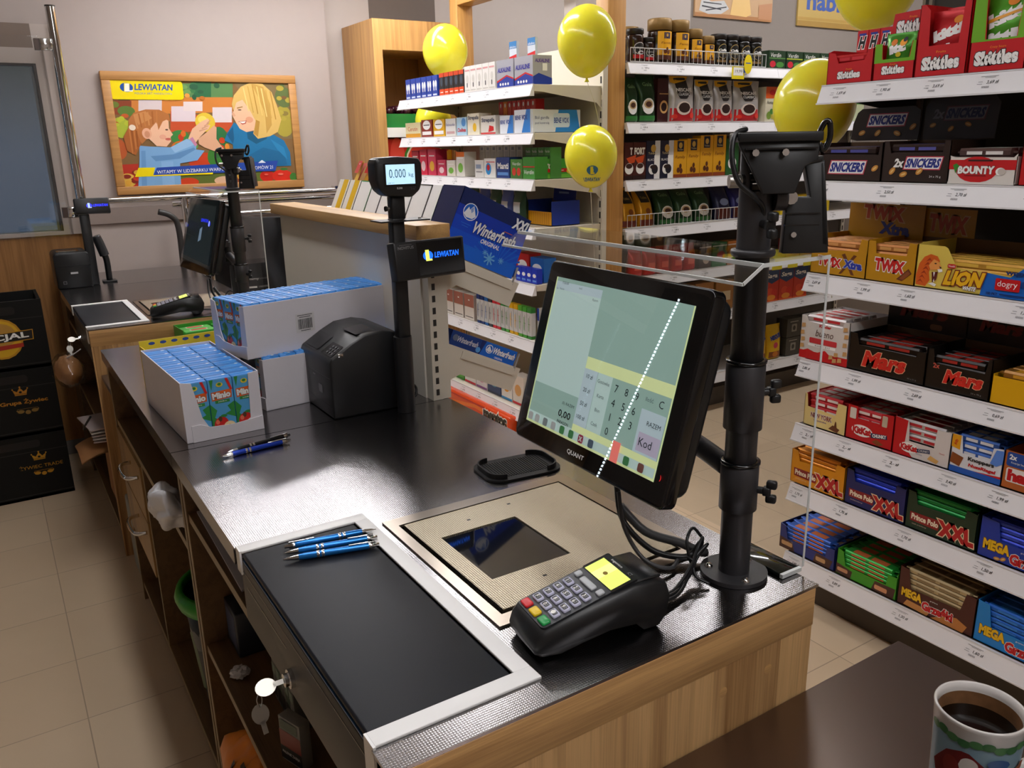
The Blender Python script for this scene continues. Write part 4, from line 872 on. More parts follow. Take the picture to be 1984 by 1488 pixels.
def juice_tray(label, loc, rz, W, D, H, bar=True):
    t = thing('juice_tray', label, 'carton', loc, rz); e = .002
    MB().box(0, W, 0, D, 0, e, CARD).build('base', t)
    for x in (0, W - e):
        m = MB(); m.prism([(0, 0), (D, 0), (D, H), (.0, H), (0, .0)], 'x', x, x + e, CARD)
        if bar and x > 0:
            it = [('r', D * .30, .040, D * .42, .085, K('#d8d5d6')), ('r', D * .36 - .02, .080, D * .36 + .02, .0815, INK), ('r', D * .36 - .015, .0755, D * .36 + .015, .077, INK), ('r', D * .36 - .013, .0435, D * .36 + .013, .045, INK)]
            xx = D * .315; k = 0
            rb = random.Random(3)
            while xx < D * .405:
                ww = rb.choice((.0006, .0012, .0018)); it.append(('r', xx, .048, xx + ww, .072, INK)); xx += ww + rb.choice((.0007, .0012)); k += 1
            m.deco(it, lambda y, z, o: (W + o, y, z), .0005, .00002)
        m.build('side_wall', t)
    MB().box(e, W - e, D - e, D, 0, H, CARD).build('back_wall', t)
    f = MB(); f.prism([(e, 0), (W - e, 0), (W - e, H), (W - .022, H - .002), (W - .026, .030), (W * .72, .018), (W * .3, .018), (.052, .018), (.036, .05), (.022, H - .004), (e, H)], 'y', 0, e, CARD)
    f.prism([(.012, .0), (W, 0), (W, .030), (W * .62, .024), (.05, .027), (.030, .036), (.012, .036)], 'y', -.002, 0, CARD); f.build('torn_front', t)
    return t
JPROTO = juice_box()
JMESH = None
def fill_juice(tray, nx, ny, pitch, label, group, only=None, W=None, wmargin=.003):
    global JMESH
    T = Matrix.Translation(tray.location) @ Matrix.Rotation(tray.rotation_euler.z, 4, 'Z')
    for j in range(ny):
        for i in range(nx):
            if only and not only(i, j): continue
            x = wmargin + .0262 + i * .0512; y = .0045 + .0195 + j * pitch
            if i == 0 and j == 0: y += .0
            p = T @ Vector((x, y, .0025 + random.uniform(0, .0008)))
            if JMESH is None:
                o = JPROTO.build('juice_box'); JMESH = o.data
            else:
                o = bpy.data.objects.new('juice_box', JMESH); COL.objects.link(o)
            o.location = p; o.rotation_euler = (0, 0, tray.rotation_euler.z + random.uniform(-.02, .02) * 0); tag(o, label, 'juice box', group)
t1 = juice_tray('torn white tray of blue juice boxes at the front, beside the pens', (.2815, 1.717, .8605), math.radians(2.6), .161, .362, .130)
fill_juice(t1, 3, 9, .0394, 'small blue juice box in the front white tray', 'juice boxes in the front tray')
t2 = juice_tray('white juice carton under the other carton, behind the receipt printer', (.467, 2.005, .8605), math.radians(-84), .165, .42, .121)
fill_juice(t2, 3, 10, .0405, 'blue juice box in the lower white carton behind the printer', 'juice boxes in the lower carton', only=lambda i, j: i == 2, wmargin=.005)
t3 = juice_tray('white juice carton stacked on top of another carton', (.4235, 2.014, .9845), math.radians(-78), .165, .42, .122)
fill_juice(t3, 3, 10, .0405, 'blue juice box in the upper white carton', 'juice boxes in the upper carton', wmargin=.005)

# sweets cartons behind the trays
t = thing('sweets_carton', 'yellow edged carton of blue sweets behind the front juice tray', 'carton', (.292, 2.115, .8605), math.radians(4))
Y = K('#e8d23a'); m = MB(); W, D, H = .225, .12, .108
m.box(0, W, 0, D, 0, .002, Y).box(0, .002, 0, D, 0, H, Y).box(W - .002, W, 0, D, 0, H, Y).box(0, W, D - .002, D, 0, H + .012, Y); m.build('tray', t)
f = MB(); f.prism([(0, 0), (W, 0), (W, H), (W - .04, H), (W - .06, H - .012), (.09, H - .014), (.07, H - .004), (0, H)], 'y', 0, .002, Y)
f.deco([('e', .03 + .024 * i, H - .02 - (i % 3) * .012, .008, .005, K('#2a4fa8')) for i in range(8)], FRONT(0)); f.build('front_wall', t)
b = MB(); b.deco([('r', .01, H - .004, W - .01, H + .006, Y)] + [('e', .03 + .028 * i, H + .003, .008, .004, K('#2a4fa8')) for i in range(7)], FRONT(D - .002)); b.build('printed_back', t)
rs = random.Random(5)
def twist_sweet(mt, m2):
    m = MB(); m.lathe([(.002, -.020), (.008, -.019), (.003, -.012), (.0075, -.009), (.0085, 0), (.0075, .009), (.003, .012), (.008, .019), (.002, .020)], mt, 10); return m
SW = [twist_sweet(FO('#2747b8'), None).build('wrapped_sweet'), twist_sweet(FO('#e6e2ea'), None).build('wrapped_sweet')]
for k in range(18):
    src = SW[k % 2]
    o = src if k < 2 else src.copy()
    if k >= 2: COL.objects.link(o)
    a = math.radians(4); x, y = .020 + .0225 * (k % 9), .028 + .048 * (k // 9)
    o.location = (.300 + x * math.cos(a) - y * math.sin(a), 2.105 + x * math.sin(a) + y * math.cos(a), .8605 + .070 + rs.uniform(0, .006)); o.rotation_euler = (math.radians(90), 0, rs.uniform(-.3, .3) + math.radians(4) * 0)
    tag(o, ('blue' if k % 2 == 0 else 'silvery') + ' twist wrapped sweet in the yellow edged carton', 'sweet', ('blue' if k % 2 == 0 else 'silvery') + ' sweets in the yellow carton')
tag(MB().box(.305, .515, 2.13, 2.20, .864, .924, K('#2747a8')).build('sweets_layer'), 'heap of blue wrapped sweets filling the yellow edged carton', 'sweets', kind='stuff')
t = thing('snack_carton', 'open green carton of snack bars standing in front of the far card terminal', 'carton', (.515, 2.93, .7005), math.radians(4))
G = K('#3fa536'); W, D, H = .24, .12, .155
m = MB(); m.box(0, W, 0, D, 0, .002, G).box(0, .002, 0, D, 0, H, G).box(W - .002, W, 0, D, 0, H, G).box(0, W, D - .002, D, 0, H, G); m.build('tray', t)
f = MB(); f.prism([(0, 0), (W, 0), (W, H - .01), (W * .5, H - .04), (0, H - .01)], 'y', 0, .002, G); f.build('front_wall', t)
bp = None
for k in range(8):
    m = MB()
    if bp is None:
        m.box(-.052, .052, -.022, .022, 0, .012, K('#4fb544'), .003); m.deco([('p', rr(-.03, -.012, .03, .012, .006), K('#e8e0d0')), ('p', rr(-.026, -.009, .026, .009, .005), K('#d23a28'))], TOP(.012)); o = bp = m.build('snack_bar')
    else:
        o = bp.copy(); COL.objects.link(o)
    a = math.radians(4); x, y = .062 + .114 * (k % 2), .035 + .05 * ((k // 2) % 2)
    o.location = (.515 + x * math.cos(a) - y * math.sin(a), 2.93 + x * math.sin(a) + y * math.cos(a), .7005 + .120 + .0135 * (k // 4)); o.rotation_euler = (0, 0, a); tag(o, 'green snack bar lying in the open green carton', 'snack bar', 'snack bars in the green carton')
tag(MB().box(.520, .740, 2.955, 3.04, .704, .819, K('#2f7a2a')).build('snack_layer'), 'lower layers of green snack bars filling the green carton', 'snacks', kind='stuff')

# ---------------------------------------------------------------- pens
def pen(label, a, b, z, body, group=None):
    a = Vector((a[0], a[1], z)); b = Vector((b[0], b[1], z)); L = .140; d = (b - a).normalized()
    t = thing('ballpoint_pen', label, 'pen', a, math.atan2(d.y, d.x), group)
    R = Matrix.Rotation(math.radians(90), 4, 'Y')
    m = MB(R); m.lathe([(.0042, .022), (.0050, .03), (.0050, .122), (.0046, .125)], body, 16); m.build('barrel', t)
    m = MB(R); m.lathe([(.0, 0), (.0008, .0), (.0009, .003), (.0022, .007), (.0042, .022), (.0042, .024)], CHROME, 16); m.build('tip', t)
    m = MB(R); m.lathe([(.0052, .048), (.0053, .049), (.0053, .051), (.0052, .052)], CHROME, 16).lathe([(.0052, .055), (.0053, .056), (.0053, .058), (.0052, .059)], CHROME, 16); m.build('ring', t)
    m = MB(R); m.lathe([(.0046, .124), (.0048, .127), (.0044, .133), (.0028, .134), (.0028, .140), (.0, .1405)], CHROME, 16); m.build('push_button', t)
    m = MB(); m.box(.095, .134, -.0015, .0015, .0050, .0068, CHROME, .0006).box(.126, .134, -.0015, .0015, .003, .006, CHROME); m.build('clip', t)
    return t
PB = mat('pen_blue', '#1e74c4', .22, .55, var=.04); PD = mat('pen_cobalt', '#1c3fb4', .22, .5, var=.04); PK = mat('pen_black', '#101014', .25, .3)
pen('cobalt blue ballpoint pen lying on the steel worktop in front of the juice tray', (.319, 1.588), (.459, 1.601), .8655, PD)
pen('black ballpoint pen lying on the steel worktop beside the cobalt pen', (.3335, 1.604), (.472, 1.634), .8655, PK)
zl = .7350 + .1265 + .0055
pen('blue pen nearest to the card terminal among three on the drawer lid', (.288, 1.098), (.428, 1.062), zl, PB)
pen('middle blue pen of the three lying on the drawer lid', (.294, 1.117), (.431, 1.087), zl, PB)
pen('blue pen farthest from the card terminal among three on the drawer lid', (.440, 1.113), (.303, 1.136), zl, PB)

# ---------------------------------------------------------------- anti slip dish
t = thing('anti_slip_dish', 'black ribbed rubber coin dish lying behind the scanner plate', 'dish', (.766, 1.212, .8605), math.radians(-6))
m = MB(); P = rr(-.076, -.052, .076, .052, .03, 6); m.prism(P, 'z', 0, .0035, mat('black_rubber', '#141416', .6, var=.08)); 
for i in range(24): m.box(-.06 + .005 * i, -.0575 + .005 * i, -.036, .036, .0035, .0048, mat('black_rubber', '#141416', .6))
m.build('ribbed_floor', t)
m = MB(); n = len(P)
def rim(a0, a1):
    Q = rr(-.070, -.046, .070, .046, .028, 6); vs = []; k = 0
    for i in range(a0, a1 + 1):
        x, y = Q[i % n]; vs += [(x, y, .0035), (x, y, .013), (x * .965, y * .955, .013), (x * .965, y * .955, .0035)]; k += 1
    fs = []
    for i in range(k - 1):
        b = i * 4; fs += [(b, b + 4, b + 5, b + 1), (b + 1, b + 5, b + 6, b + 2), (b + 2, b + 6, b + 7, b + 3)]
    fs += [(0, 1, 2, 3), ((k - 1) * 4 + 3, (k - 1) * 4 + 2, (k - 1) * 4 + 1, (k - 1) * 4)]
    m.add(vs, fs, mat('black_rubber', '#141416', .6))
rim(0, 13); m.build('rim', t); m = MB(); rim(14, 27); m.build('rim', t)

# ---------------------------------------------------------------- partition between the near lane and the sweets rack
t = thing('partition', 'grey partition panel with oak cap rail behind the juice cartons', 'partition', (.83, 1.70, .8605))
MB().box(0, .04, .015, 1.04, 0, .378, mat('partition_grey', '#e4dccf', .5, var=.02)).build('panel', t)
MB().box(-.02, .065, -.02, 1.075, .380, .412, wood('cap_oak', '#a37a48', '#d0a468', 'y', 5.), .0015).build('cap_rail', t)
m = MB(); m.box(.004, .03, -.018, .014, 0, .36, CREAM)
for i in range(12): m.box(.012, .020, -.0188, -.018, .012 + i * .028, .027 + i * .028, mat('slot_dark', '#2a2724', .6))
m.build('slotted_upright', t); MB().box(.03, .052, -.016, .014, 0, .378, CREAM).build('cream_post', t)
MB().box(.02, .05, -.012, .014, .355, .3795, WHT).build('bracket_block', t)
PART = t
# sloping sweets shelves on the customer side
def sloped(label, y0, y1, px, pz, L):
    a = math.radians(-24.6); R = Matrix.Rotation(-a, 4, 'Y')
    m = MB(R); m.box(0, L, 0, y1 - y0, -.004, 0, CREAM); t = m.build('sloping_shelf', PART, (px - .83, y0 - 1.70, pz - .8605))
    m = MB(R); m.box(L - .003, L, 0, y1 - y0, 0, .02, PLEXI); m.build('clear_lip', t)
    for y in (0, y1 - y0 - .003):
        m = MB(R); m.prism([(-.02, -.075), (.03, -.078), (.06, -.05), (L - .005, -.052), (L, .01), (.0, .012), (-.02, -.0)], 'y', y - .003, y, CREAM); m.build('bracket', t)
    m = MB(R); m.box(.045, L - .02, -.0075, -.003, -.012, .006, CREAM).box(L - .022, L - .018, -.006, -.003, .0, .045, mat('hook_grey', '#9a968f', .4)); m.build('edge_plate', t)
    return t
sloped('sloping cream shelf behind the partition holding display cartons', 1.705, 2.60, .884, 1.196, .225)
sloped('lower sloping cream shelf holding long blue gum cartons', 1.705, 2.60, .884, .978, .225)
def tilted(mb_fn, label, cat, x, y, z, name='display_carton', group=None):
    t = thing(name, label, cat, (x, y, z)); t.rotation_euler = (0, math.radians(24.6), 0); mb_fn(t); return t
# large blue gum carton, end face toward the camera
def gum(t):
    L, D, H = .205, .105, .158; m = MB(); N = K('#10245e', .25); B1 = K('#1038b4', .25); B2 = K('#1a6ae0', .25); B3 = K('#3a96f0', .25); Wt = K('#eef2fa', .25)
    m.box(0, L, 0, D, 0, .0015, N).box(0, .0015, 0, D, 0, H, K('#1a2450', .18)).box(L - .0015, L, 0, D, 0, .09, N).box(0, L, D - .0015, D, 0, H, N)
    m.prism([(0, 0), (L, 0), (L, .150), (.02, H), (0, H)], 'y', 0, .0015, N)
    it = [('r', 0, 0, L, .118, B1), ('r', 0, 0, L, .092, K('#1146cc', .25)), ('r', 0, 0, L, .060, K('#1354d8', .25)), ('r', .02, 0, L, .034, B2)]
    for k in range(14):
        a = math.radians(15 + k * 12); cx, cy = .145, .012; it.append(('p', [(cx, cy), (cx + .075 * math.cos(a - .03), cy + .075 * math.sin(a - .03)), (cx + .075 * math.cos(a + .03), cy + .075 * math.sin(a + .03))], B2))
    it += [('e', .036, .108, .0205, .0205, Wt), ('e', .036, .108, .0185, .0185, K('#1a62c8', .25)), ('p', [(.019, .100), (.028, .118), (.032, .112), (.040, .124), (.053, .102), (.045, .094), (.028, .093)], Wt), ('p', [(.034, .114), (.040, .122), (.043, .112), (.039, .106)], K('#8fa8d8', .25)),
           ('t', 'Winterfresh', .118, .082, .125, .026, Wt, {'b': .03, 'sh': .25, 'ol': N, 'ow': .07, 'rot': 2}), ('t', 'ORIGINAL', .115, .056, .056, .010, Wt, {'b': .03, 'sh': .2}), ('t', 'XXL', .183, .128, .045, .024, Wt, {'b': .05, 'sh': .2, 'ol': N, 'ow': .08}), ('r', .02, .078, .048, .0787, B3), ('r', .024, .072, .042, .0727, B3), ('r', .14, .098, .165, .0995, K('#d06a30', .25))]
    for cx, cy, s in ((.125, .024, .016), (.158, .030, .008), (.108, .034, .007)):
        for k in range(4):
            a = math.pi * k / 4; dx, dy = s * math.cos(a), s * math.sin(a); it.append(('p', [(cx - dx - dy * .12, cy - dy + dx * .12), (cx + dx - dy * .12, cy + dy + dx * .12), (cx + dx + dy * .12, cy + dy - dx * .12), (cx - dx + dy * .12, cy - dy - dx * .12)], K('#6ab4f0', .25)))
    m.deco(it, FRONT(0), .0003, .00006); m.build('printed_carton', t)
gumc = tilted(gum, 'large dark blue chewing gum carton with a snowy mountain emblem behind the scale display', 'carton', .891, 1.713, 1.2085)
for k in range(6):
    if k == 0:
        m = MB(); m.grid(lambda a, b: (-.02 + .04 * a, .004 * math.sin(a * 9) * b, .07 * b), 8, 5, FO('#3a5ad0')); m.grid(lambda a, b: (-.02 + .04 * a, .004 - .004 * math.sin(a * 9) * b, .07 * b), 8, 5, FO('#3a5ad0')); m.deco([('r', -.014, .01, .014, .045, K('#dfe6f4', .25))], FRONT(-.003)); bagp = o = m.build('gum_bag')
    else:
        o = bagp.copy(); COL.objects.link(o)
    x = .955 + .026 * k; o.location = (x, 1.74 + .012 * (k % 3), 1.255 + .006 * (k % 2) - .024 * k * .45 + .012); o.rotation_euler = (.1, math.radians(20), .2 * (k % 3)); tag(o, 'shiny blue foil bag sticking out of the large blue gum carton', 'gum bag', 'foil bags in the large gum carton')
# white backed cartons beyond it
CW = K('#d6d6d8', .6)
yb = 1.825; spec = [(.045, '#d6d6d8', None, 'narrow white backed carton next to the large blue gum carton'), (.078, '#d9d9dc', '#3a3a3c', 'wide white backed carton with dark edge, second from the blue gum carton'), (.072, '#d2d2d2', '#8a8a8c', 'white backed carton half hidden by the display pole'), (.085, '#dededc', '#9aa63a', 'white backed carton with an olive edge beside the display pole'), (.070, '#dcdcda', '#3a3a3c', 'white backed carton in the middle of the sloping shelf'), (.075, '#e0e0de', '#2a9a5a', 'white backed carton with a green top edge'), (.072, '#e6e2da', 'Y', 'white carton with a broad yellow band next to the green topped one'), (.072, '#e8e2d6', 'Y', 'white carton with a broad yellow band at the far end, snack packs standing in it')]
for k, (w, h, c, lab) in enumerate(spec):
    w *= 1.2
    def mk(t, w=w, h=h, c=c):
        m = MB(); Hh = .156; cc = K('#fafafa' if c != 'Y' else '#f4f0e8', .6); e = .0015
        m.box(0, .16, 0, w - .004, 0, e, cc).box(0, e, 0, w - .004, 0, Hh, cc).box(.16 - e, .16, 0, w - .004, 0, .05, cc); m.prism([(0, 0), (.16, 0), (.16, .05), (.08, Hh), (0, Hh)], 'y', 0, e, cc); m.prism([(0, 0), (.16, 0), (.16, .05), (.08, Hh), (0, Hh)], 'y', w - .004 - e, w - .004, cc)
        L = lambda y, z, o: (-o, y, z)
        if c == 'Y': m.deco([('r', w * .12, 0, w * .55, Hh, K('#f2c40a'))], L)
        elif c: m.deco([('r', 0, 0, .0025, Hh, K(c)), ('r', 0, Hh - .003, w - .004, Hh, K(c))], L)
        m.build('carton_shell', t)
    tilted(mk, lab, 'carton', .893, yb, 1.2080); yb += w
# hanging snack packs in the far yellow carton
for k in range(2):
    m = MB(); m.grid(lambda a, b: (.004 * math.sin(b * 3), -.022 + .044 * a, .0 + .115 * b), 4, 6, FO('#e8b41a')); m.grid(lambda a, b: (.012 - .004 * math.sin(b * 3), -.022 + .044 * a, .0 + .115 * b), 4, 6, FO('#d8202a'))
    m.deco([('r', -.022, .075, .022, .115, K('#d21c22')), ('e', .0, .105, .004, .003, LABW), ('r', -.015, .02, .015, .05, K('#f4d66a'))], lambda y, z, o: (-o - .002, y, z), .002)
    o = m.build('snack_pack'); o.location = (.965 + .01 * k, yb - .035 - .055 * k, 1.30 - .0 * k); o.rotation_euler = (0, math.radians(28), math.radians(-8)); tag(o, ('upright yellow and red snack pack' if k == 0 else 'second yellow and red snack pack tilted beside the first,') + ' in the far banded carton', 'snack pack')
# lower gum cartons
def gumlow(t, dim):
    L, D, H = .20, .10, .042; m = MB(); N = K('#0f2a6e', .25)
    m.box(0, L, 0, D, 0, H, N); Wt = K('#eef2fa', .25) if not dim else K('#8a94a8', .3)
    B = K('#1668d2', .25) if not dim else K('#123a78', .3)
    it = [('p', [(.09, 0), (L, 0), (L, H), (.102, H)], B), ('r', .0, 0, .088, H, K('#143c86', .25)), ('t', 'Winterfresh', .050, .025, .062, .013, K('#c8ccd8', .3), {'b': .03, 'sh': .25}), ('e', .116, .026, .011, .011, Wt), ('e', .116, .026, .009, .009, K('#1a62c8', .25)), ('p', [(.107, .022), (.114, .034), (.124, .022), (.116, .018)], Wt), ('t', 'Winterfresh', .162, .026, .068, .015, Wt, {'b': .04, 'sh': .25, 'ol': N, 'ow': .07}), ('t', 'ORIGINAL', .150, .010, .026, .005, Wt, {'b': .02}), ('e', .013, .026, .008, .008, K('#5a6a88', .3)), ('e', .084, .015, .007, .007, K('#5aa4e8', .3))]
    m.deco(it, FRONT(0), .0003, .0001); m.build('printed_carton', t)
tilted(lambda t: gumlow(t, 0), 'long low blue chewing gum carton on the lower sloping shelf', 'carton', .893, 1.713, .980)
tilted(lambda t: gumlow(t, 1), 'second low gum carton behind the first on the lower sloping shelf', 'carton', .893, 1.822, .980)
# ---------------------------------------------------------------- gondolas
DARK = mat('gondola_dark', '#4a423c', .55, var=.04)
DKB = mat('gondola_back', '#3c3631', .6, var=.04)
def price_labels(m, L, fn, prices, big=1.0):
    n = len(prices); it = []
    for x, p in prices:
        s = big
        it += [('r', x - .022 * s, .0388, x + .018 * s, .0398, INKG), ('r', x - .012 * s, .0362, x + .012 * s, .0370, INKG), ('t', p, x + .008 * s, .026, .026 * s, .0082 * s, INK, {'sh': .15, 'b': .015}), ('r', x - .025 * s, .0272, x - .015 * s, .0282, INKG), ('r', x - .027 * s, .0222, x - .015 * s, .0232, INKG)]
        it += [('r', x - .014 * s + .0022 * k * s, .0135, x - .014 * s + .0022 * k * s + .0011 * s, .018, INKG) for k in range(8)]
    m.deco(it, fn, .0006, .00001)
def shelf(par, z, L, depth, prices=(), mt=None, zh=.05, tilt=.018, x0=0.0):
    """shelf board with slanted price strip; front edge at local y = 0, top of strip at z = 0"""
    mt = mt or CREAM; t = MB().box(.002, L - .002, .006, depth, -.028, -.0025, mt, .001).build('shelf', par, (x0, 0, z))
    m = MB(); m.prism([(0, 0), (.006, 0), (.006, -zh), (-tilt - .002, -zh), (-tilt, -zh + .001), (-.0, -.001)], 'x', 0, L, LIP)
    def fn(x, z, o):
        k = (zh - z) / zh; return (x, -tilt * k - o, -zh + z)
    m.box(0, L, -tilt - .0028, -tilt - .001, -zh - .001, -zh + .003, LIP).box(0, L, -.002, .001, -.003, 0.0, LIP)
    price_labels(m, L, fn, prices); m.build('price_strip', t)
    for x in (0, L - .0025):
        m = MB(); m.prism([(.004, -.004), (depth, -.004), (depth, -.11), (depth - .04, -.075), (.05, -.032), (.004, -.03)], 'x', x, x + .0025, mt); m.build('bracket', t)
    return t
def gondola(label, loc, rz, L, depth, H, mt, kick=.11, base_y=.06):
    t = thing('gondola', label, 'shelving', loc, rz)
    MB().box(0, L, depth, depth + .012, kick, H, mt).build('back_panel', t)
    MB().box(0, L, base_y, depth, 0, kick, DARK).build('plinth', t)
    for x in (-.012, L - .018):
        m = MB(); m.box(x, x + .03, depth - .012, depth + .015, 0, H, CREAM if mt is not DKB else mat('gondola_upright', '#8d8378', .5))
        for i in range(int((H - .2) / .05)): m.box(x + .010, x + .020, depth - .0128, depth - .012, .15 + i * .05, .18 + i * .05, mat('slot_dark', '#2a2724', .6))
        m.build('slotted_upright', t)
    return t
R90 = -math.pi / 2
# --- sweets gondola: faces the counter (-X); local x runs toward the camera
CZ = [1.5795, 1.327, 1.067, .810, .6065, .408, .172]
CY = 1.562; CL = 1.33
GS = gondola('dark backed sweets gondola facing the checkout counter', (2.0, CY, 0), R90, CL, .45, 1.95, DKB, .105, .062)
def P(*a): return [(CY - y - 0, p) for y, p in a]
PR = [P((1.50, '1,69 zł'), (1.37, '1,90 zł'), (1.23, '3,69 zł'), (1.10, '3,69 zł'), (.9, '2,99 zł')), P((1.53, '1,99 zł'), (1.33, '2,50 zł'), (1.14, '2,70 zł'), (.96, '1,99 zł')), P((1.53, '2,69 zł'), (1.37, '1,99 zł'), (1.24, '1,60 zł'), (.95, '1,60 zł')), P((1.54, '2,85 zł'), (1.37, '1,99 zł'), (1.19, '2,69 zł'), (.98, '0,69 zł')), P((1.51, '2,- zł'), (1.38, '2,- zł'), (1.23, '2,- zł'), (1.07, '3,40 zł'), (.94, '1,99 zł')), P((1.53, '1,70 zł'), (1.37, '1,70 zł'), (1.17, '1,70 zł'), (.95, '1,50 zł')), P((1.52, '0,89 zł'), (1.37, '0,89 zł'), (1.15, '1,30 zł'), (.94, '1,60 zł'))]
for z, pr in zip(CZ, PR):
    shelf(GS, z, CL, .44, pr, mt=DARK)

# ---------------------------------------------------------------- product builders
def wpos(loc, rz, p):
    return Matrix.Translation(loc) @ Matrix.Rotation(rz, 4, 'Z') @ Vector(p)
BROWNC = mat('brown_card_inside', '#6a5038', .8, var=.05)
def display(label, loc, rz, W, D, H, hf, col, deco, side=None, notch=.05, contour=None, header=None, inner=None, name='display_carton', shoulder=None):
    """open display carton: cut front with printing, two sides, back, optional lid card standing at the back"""
    t = thing(name, label, 'carton', loc, rz); e = .0016; side = side or col; inner = inner or BROWNC
    sh = H if shoulder is None else shoulder
    MB().box(0, W, 0, D, 0, e, inner).build('base', t)
    f = MB(); c = contour or [(W, sh), (W - notch, sh), (W - notch, hf), (notch, hf), (notch, sh), (0, sh)]
    f.prism([(0, 0), (W, 0)] + c, 'y', 0, e, col); f.deco(deco, FRONT(0), .0004, .00015); f.build('printed_front', t)
    for x in (0, W - e):
        m = MB(); m.prism([(0, 0), (D, 0), (D, H), (.02, H), (0, sh)], 'x', x, x + e, side); m.build('side_wall', t)
    m = MB(); m.box(e, W - e, D - e, D, 0, H, inner); m.build('back_wall', t)
    if header:
        pts, items, hc = header[:3]; hy = header[3] if len(header) > 3 else D
        m = MB(); m.prism(pts, 'y', hy, hy + e, hc); m.deco(items, FRONT(hy), .0004, .00015); m.build('lid_card', t)
    return t
BARC = {}
def bar_mesh(L, w, h, body, band, tip):
    k = (round(L, 4), round(w, 4), round(h, 4), body.name, band.name)
    if k in BARC: return BARC[k]
    m = MB(); prof = [(-.5, .12), (-.42, 0), (.42, 0), (.5, .12), (.5, .7), (.40, 1), (-.40, 1), (-.5, .7)]
    st = [(-.5, .35, .25), (-.5 + .10 / max(L * 10, 1), .45, .3), (-.42, 1, 1), (.42, 1, 1), (.5 - .10 / max(L * 10, 1), .45, .3), (.5, .35, .25)]
    vs = []; n = len(prof)
    for x, ky, kz in st:
        for y, z in prof: vs.append((x * L, y * w * ky * (1 if 1 else 1), h * (.5 + (z - .5) * kz)))
    fs = []
    for i in range(len(st) - 1):
        for j in range(n): fs.append((i * n + j, i * n + (j + 1) % n, (i + 1) * n + (j + 1) % n, (i + 1) * n + j))
    fs += [tuple(range(n)), tuple(range((len(st) - 1) * n, len(st) * n))]
    m.add(vs, fs, body)
    # printed band on top and front
    for x0, x1 in ((-.30, -.04), (.02, .30)):
        m.add([(x0 * L, -.34 * w, h + .0003), (x1 * L, -.34 * w, h + .0003), (x1 * L, .34 * w, h + .0003), (x0 * L, .34 * w, h + .0003)], [(0, 1, 2, 3)], band)
        m.add([(x0 * L, -.5 * w - .0003, h * .22), (x1 * L, -.5 * w - .0003, h * .22), (x1 * L, -.5 * w - .0003, h * .62), (x0 * L, -.5 * w - .0003, h * .62)], [(0, 1, 2, 3)], band)
    o = m.build('wrapped_bar'); me = o.data; bpy.data.objects.remove(o); BARC[k] = me
    return me
def bars(loc, rz, W, D, label, body, band, w=.03, h=.018, front=(), top=None, cat='bar', x0=.006, nm='wrapped_bar', ny=None, y0=.004, group=None):
    """bars lying along the carton: 'front' = heights of the front column, 'top' = height of the full top layer"""
    me = bar_mesh(W - 2 * x0 - .004, w * .95, h * .94, body, band, None)
    n = ny if ny is not None else int((D - .008) / w)
    spots = [(y0 + w / 2, z) for z in front]
    if top is not None: spots += [(y0 + w / 2 + w * k, top) for k in range(n)]
    for y, z in spots:
        o = bpy.data.objects.new(nm, me); COL.objects.link(o)
        o.location = wpos(loc, rz, (W / 2 + random.uniform(-.0008, .0008), y, z)); o.rotation_euler = (0, 0, rz + random.uniform(-.006, .006)); tag(o, label, cat, group or label)
    return spots
def solid_fill(loc, rz, W, D, z0, z1, m, label, y0=.036):
    """hidden layers under the visible bars"""
    o = MB().box(.004, W - .004, y0, D - .004, z0, z1, m).build('packed_bars', None, loc, rz); tag(o, label, 'bars', kind='stuff'); return o
def pack(name, label, cat, loc, rz, W, D, H, col, deco=(), top=None, side=None, sdeco=None, group=None):
    m = MB(); m.box(0, W, 0, D, 0, H, col)
    if deco: m.deco(deco, FRONT(0), .0005, .00015)
    if side: m.deco([('r', 0, 0, D, H, side)], lambda y, z, o: (-o, y, z), .0004); m.deco([('r', 0, 0, D, H, side)], lambda y, z, o: (W + o, y, z), .0004)
    if sdeco: m.deco(sdeco, lambda y, z, o: (W + o, y, z), .0007, .00015)
    if top: m.deco([('r', 0, 0, W, D, top)], TOP(H), .0004)
    o = m.build(name, None, loc, rz); return tag(o, label, cat, group)
def pouch(name, label, cat, loc, rz, W, D, H, body, deco=(), top=None, group=None, slump=0.0, boxy=.0):
    """upright bag: swelling front and back, pinched top seam"""
    t = thing(name, label, cat, loc, rz, group)
    def prof(u): return max(0.0, 1 - abs(2 * u - 1) ** 4) ** .5
    def kz(v): return (min(1, v / .08) ** .5 * .25 + .75) * (1 if v < .55 else max(.02, 1 - ((v - .55) / .40) ** 1.5) if v < .95 else .02)
    def fr(x, z, o=0.0, s=-1):
        u = min(max(x / W, 0), 1); v = min(max(z / H, 0), 1)
        return (W / 2 + (x - W / 2) * (1 - .06 * (1 - abs(2 * v - 1))), D / 2 + s * (D / 2 * prof(u) * kz(v) + .0005 + o) + slump * v * v * D, z)
    m = MB(); m.grid(lambda a, b: fr(a * W, b * H), 12, 14, body); m.grid(lambda a, b: fr(a * W, b * H, 0, 1), 12, 14, body)
    m.add([fr(W * i / 12, 0) for i in range(13)] + [fr(W * i / 12, 0, 0, 1) for i in range(12, -1, -1)], [tuple(range(26))], body)
    m.build('bag', t)
    if deco: q = MB(); q.deco(deco, fr, .0009, .0003, True); q.build('print', t)
    if top: q = MB(); q.grid(lambda a, b: fr(a * W, H * (.93 + .07 * b), .0012), 12, 1, top); q.grid(lambda a, b: fr(a * W, H * (.93 + .07 * b), .0012, 1), 12, 1, top); q.build('seal', t)
    return t
def sub(x0, y0, x1, y1, m): return ('r', x0, y0, x1, y1, m, (8, 6))
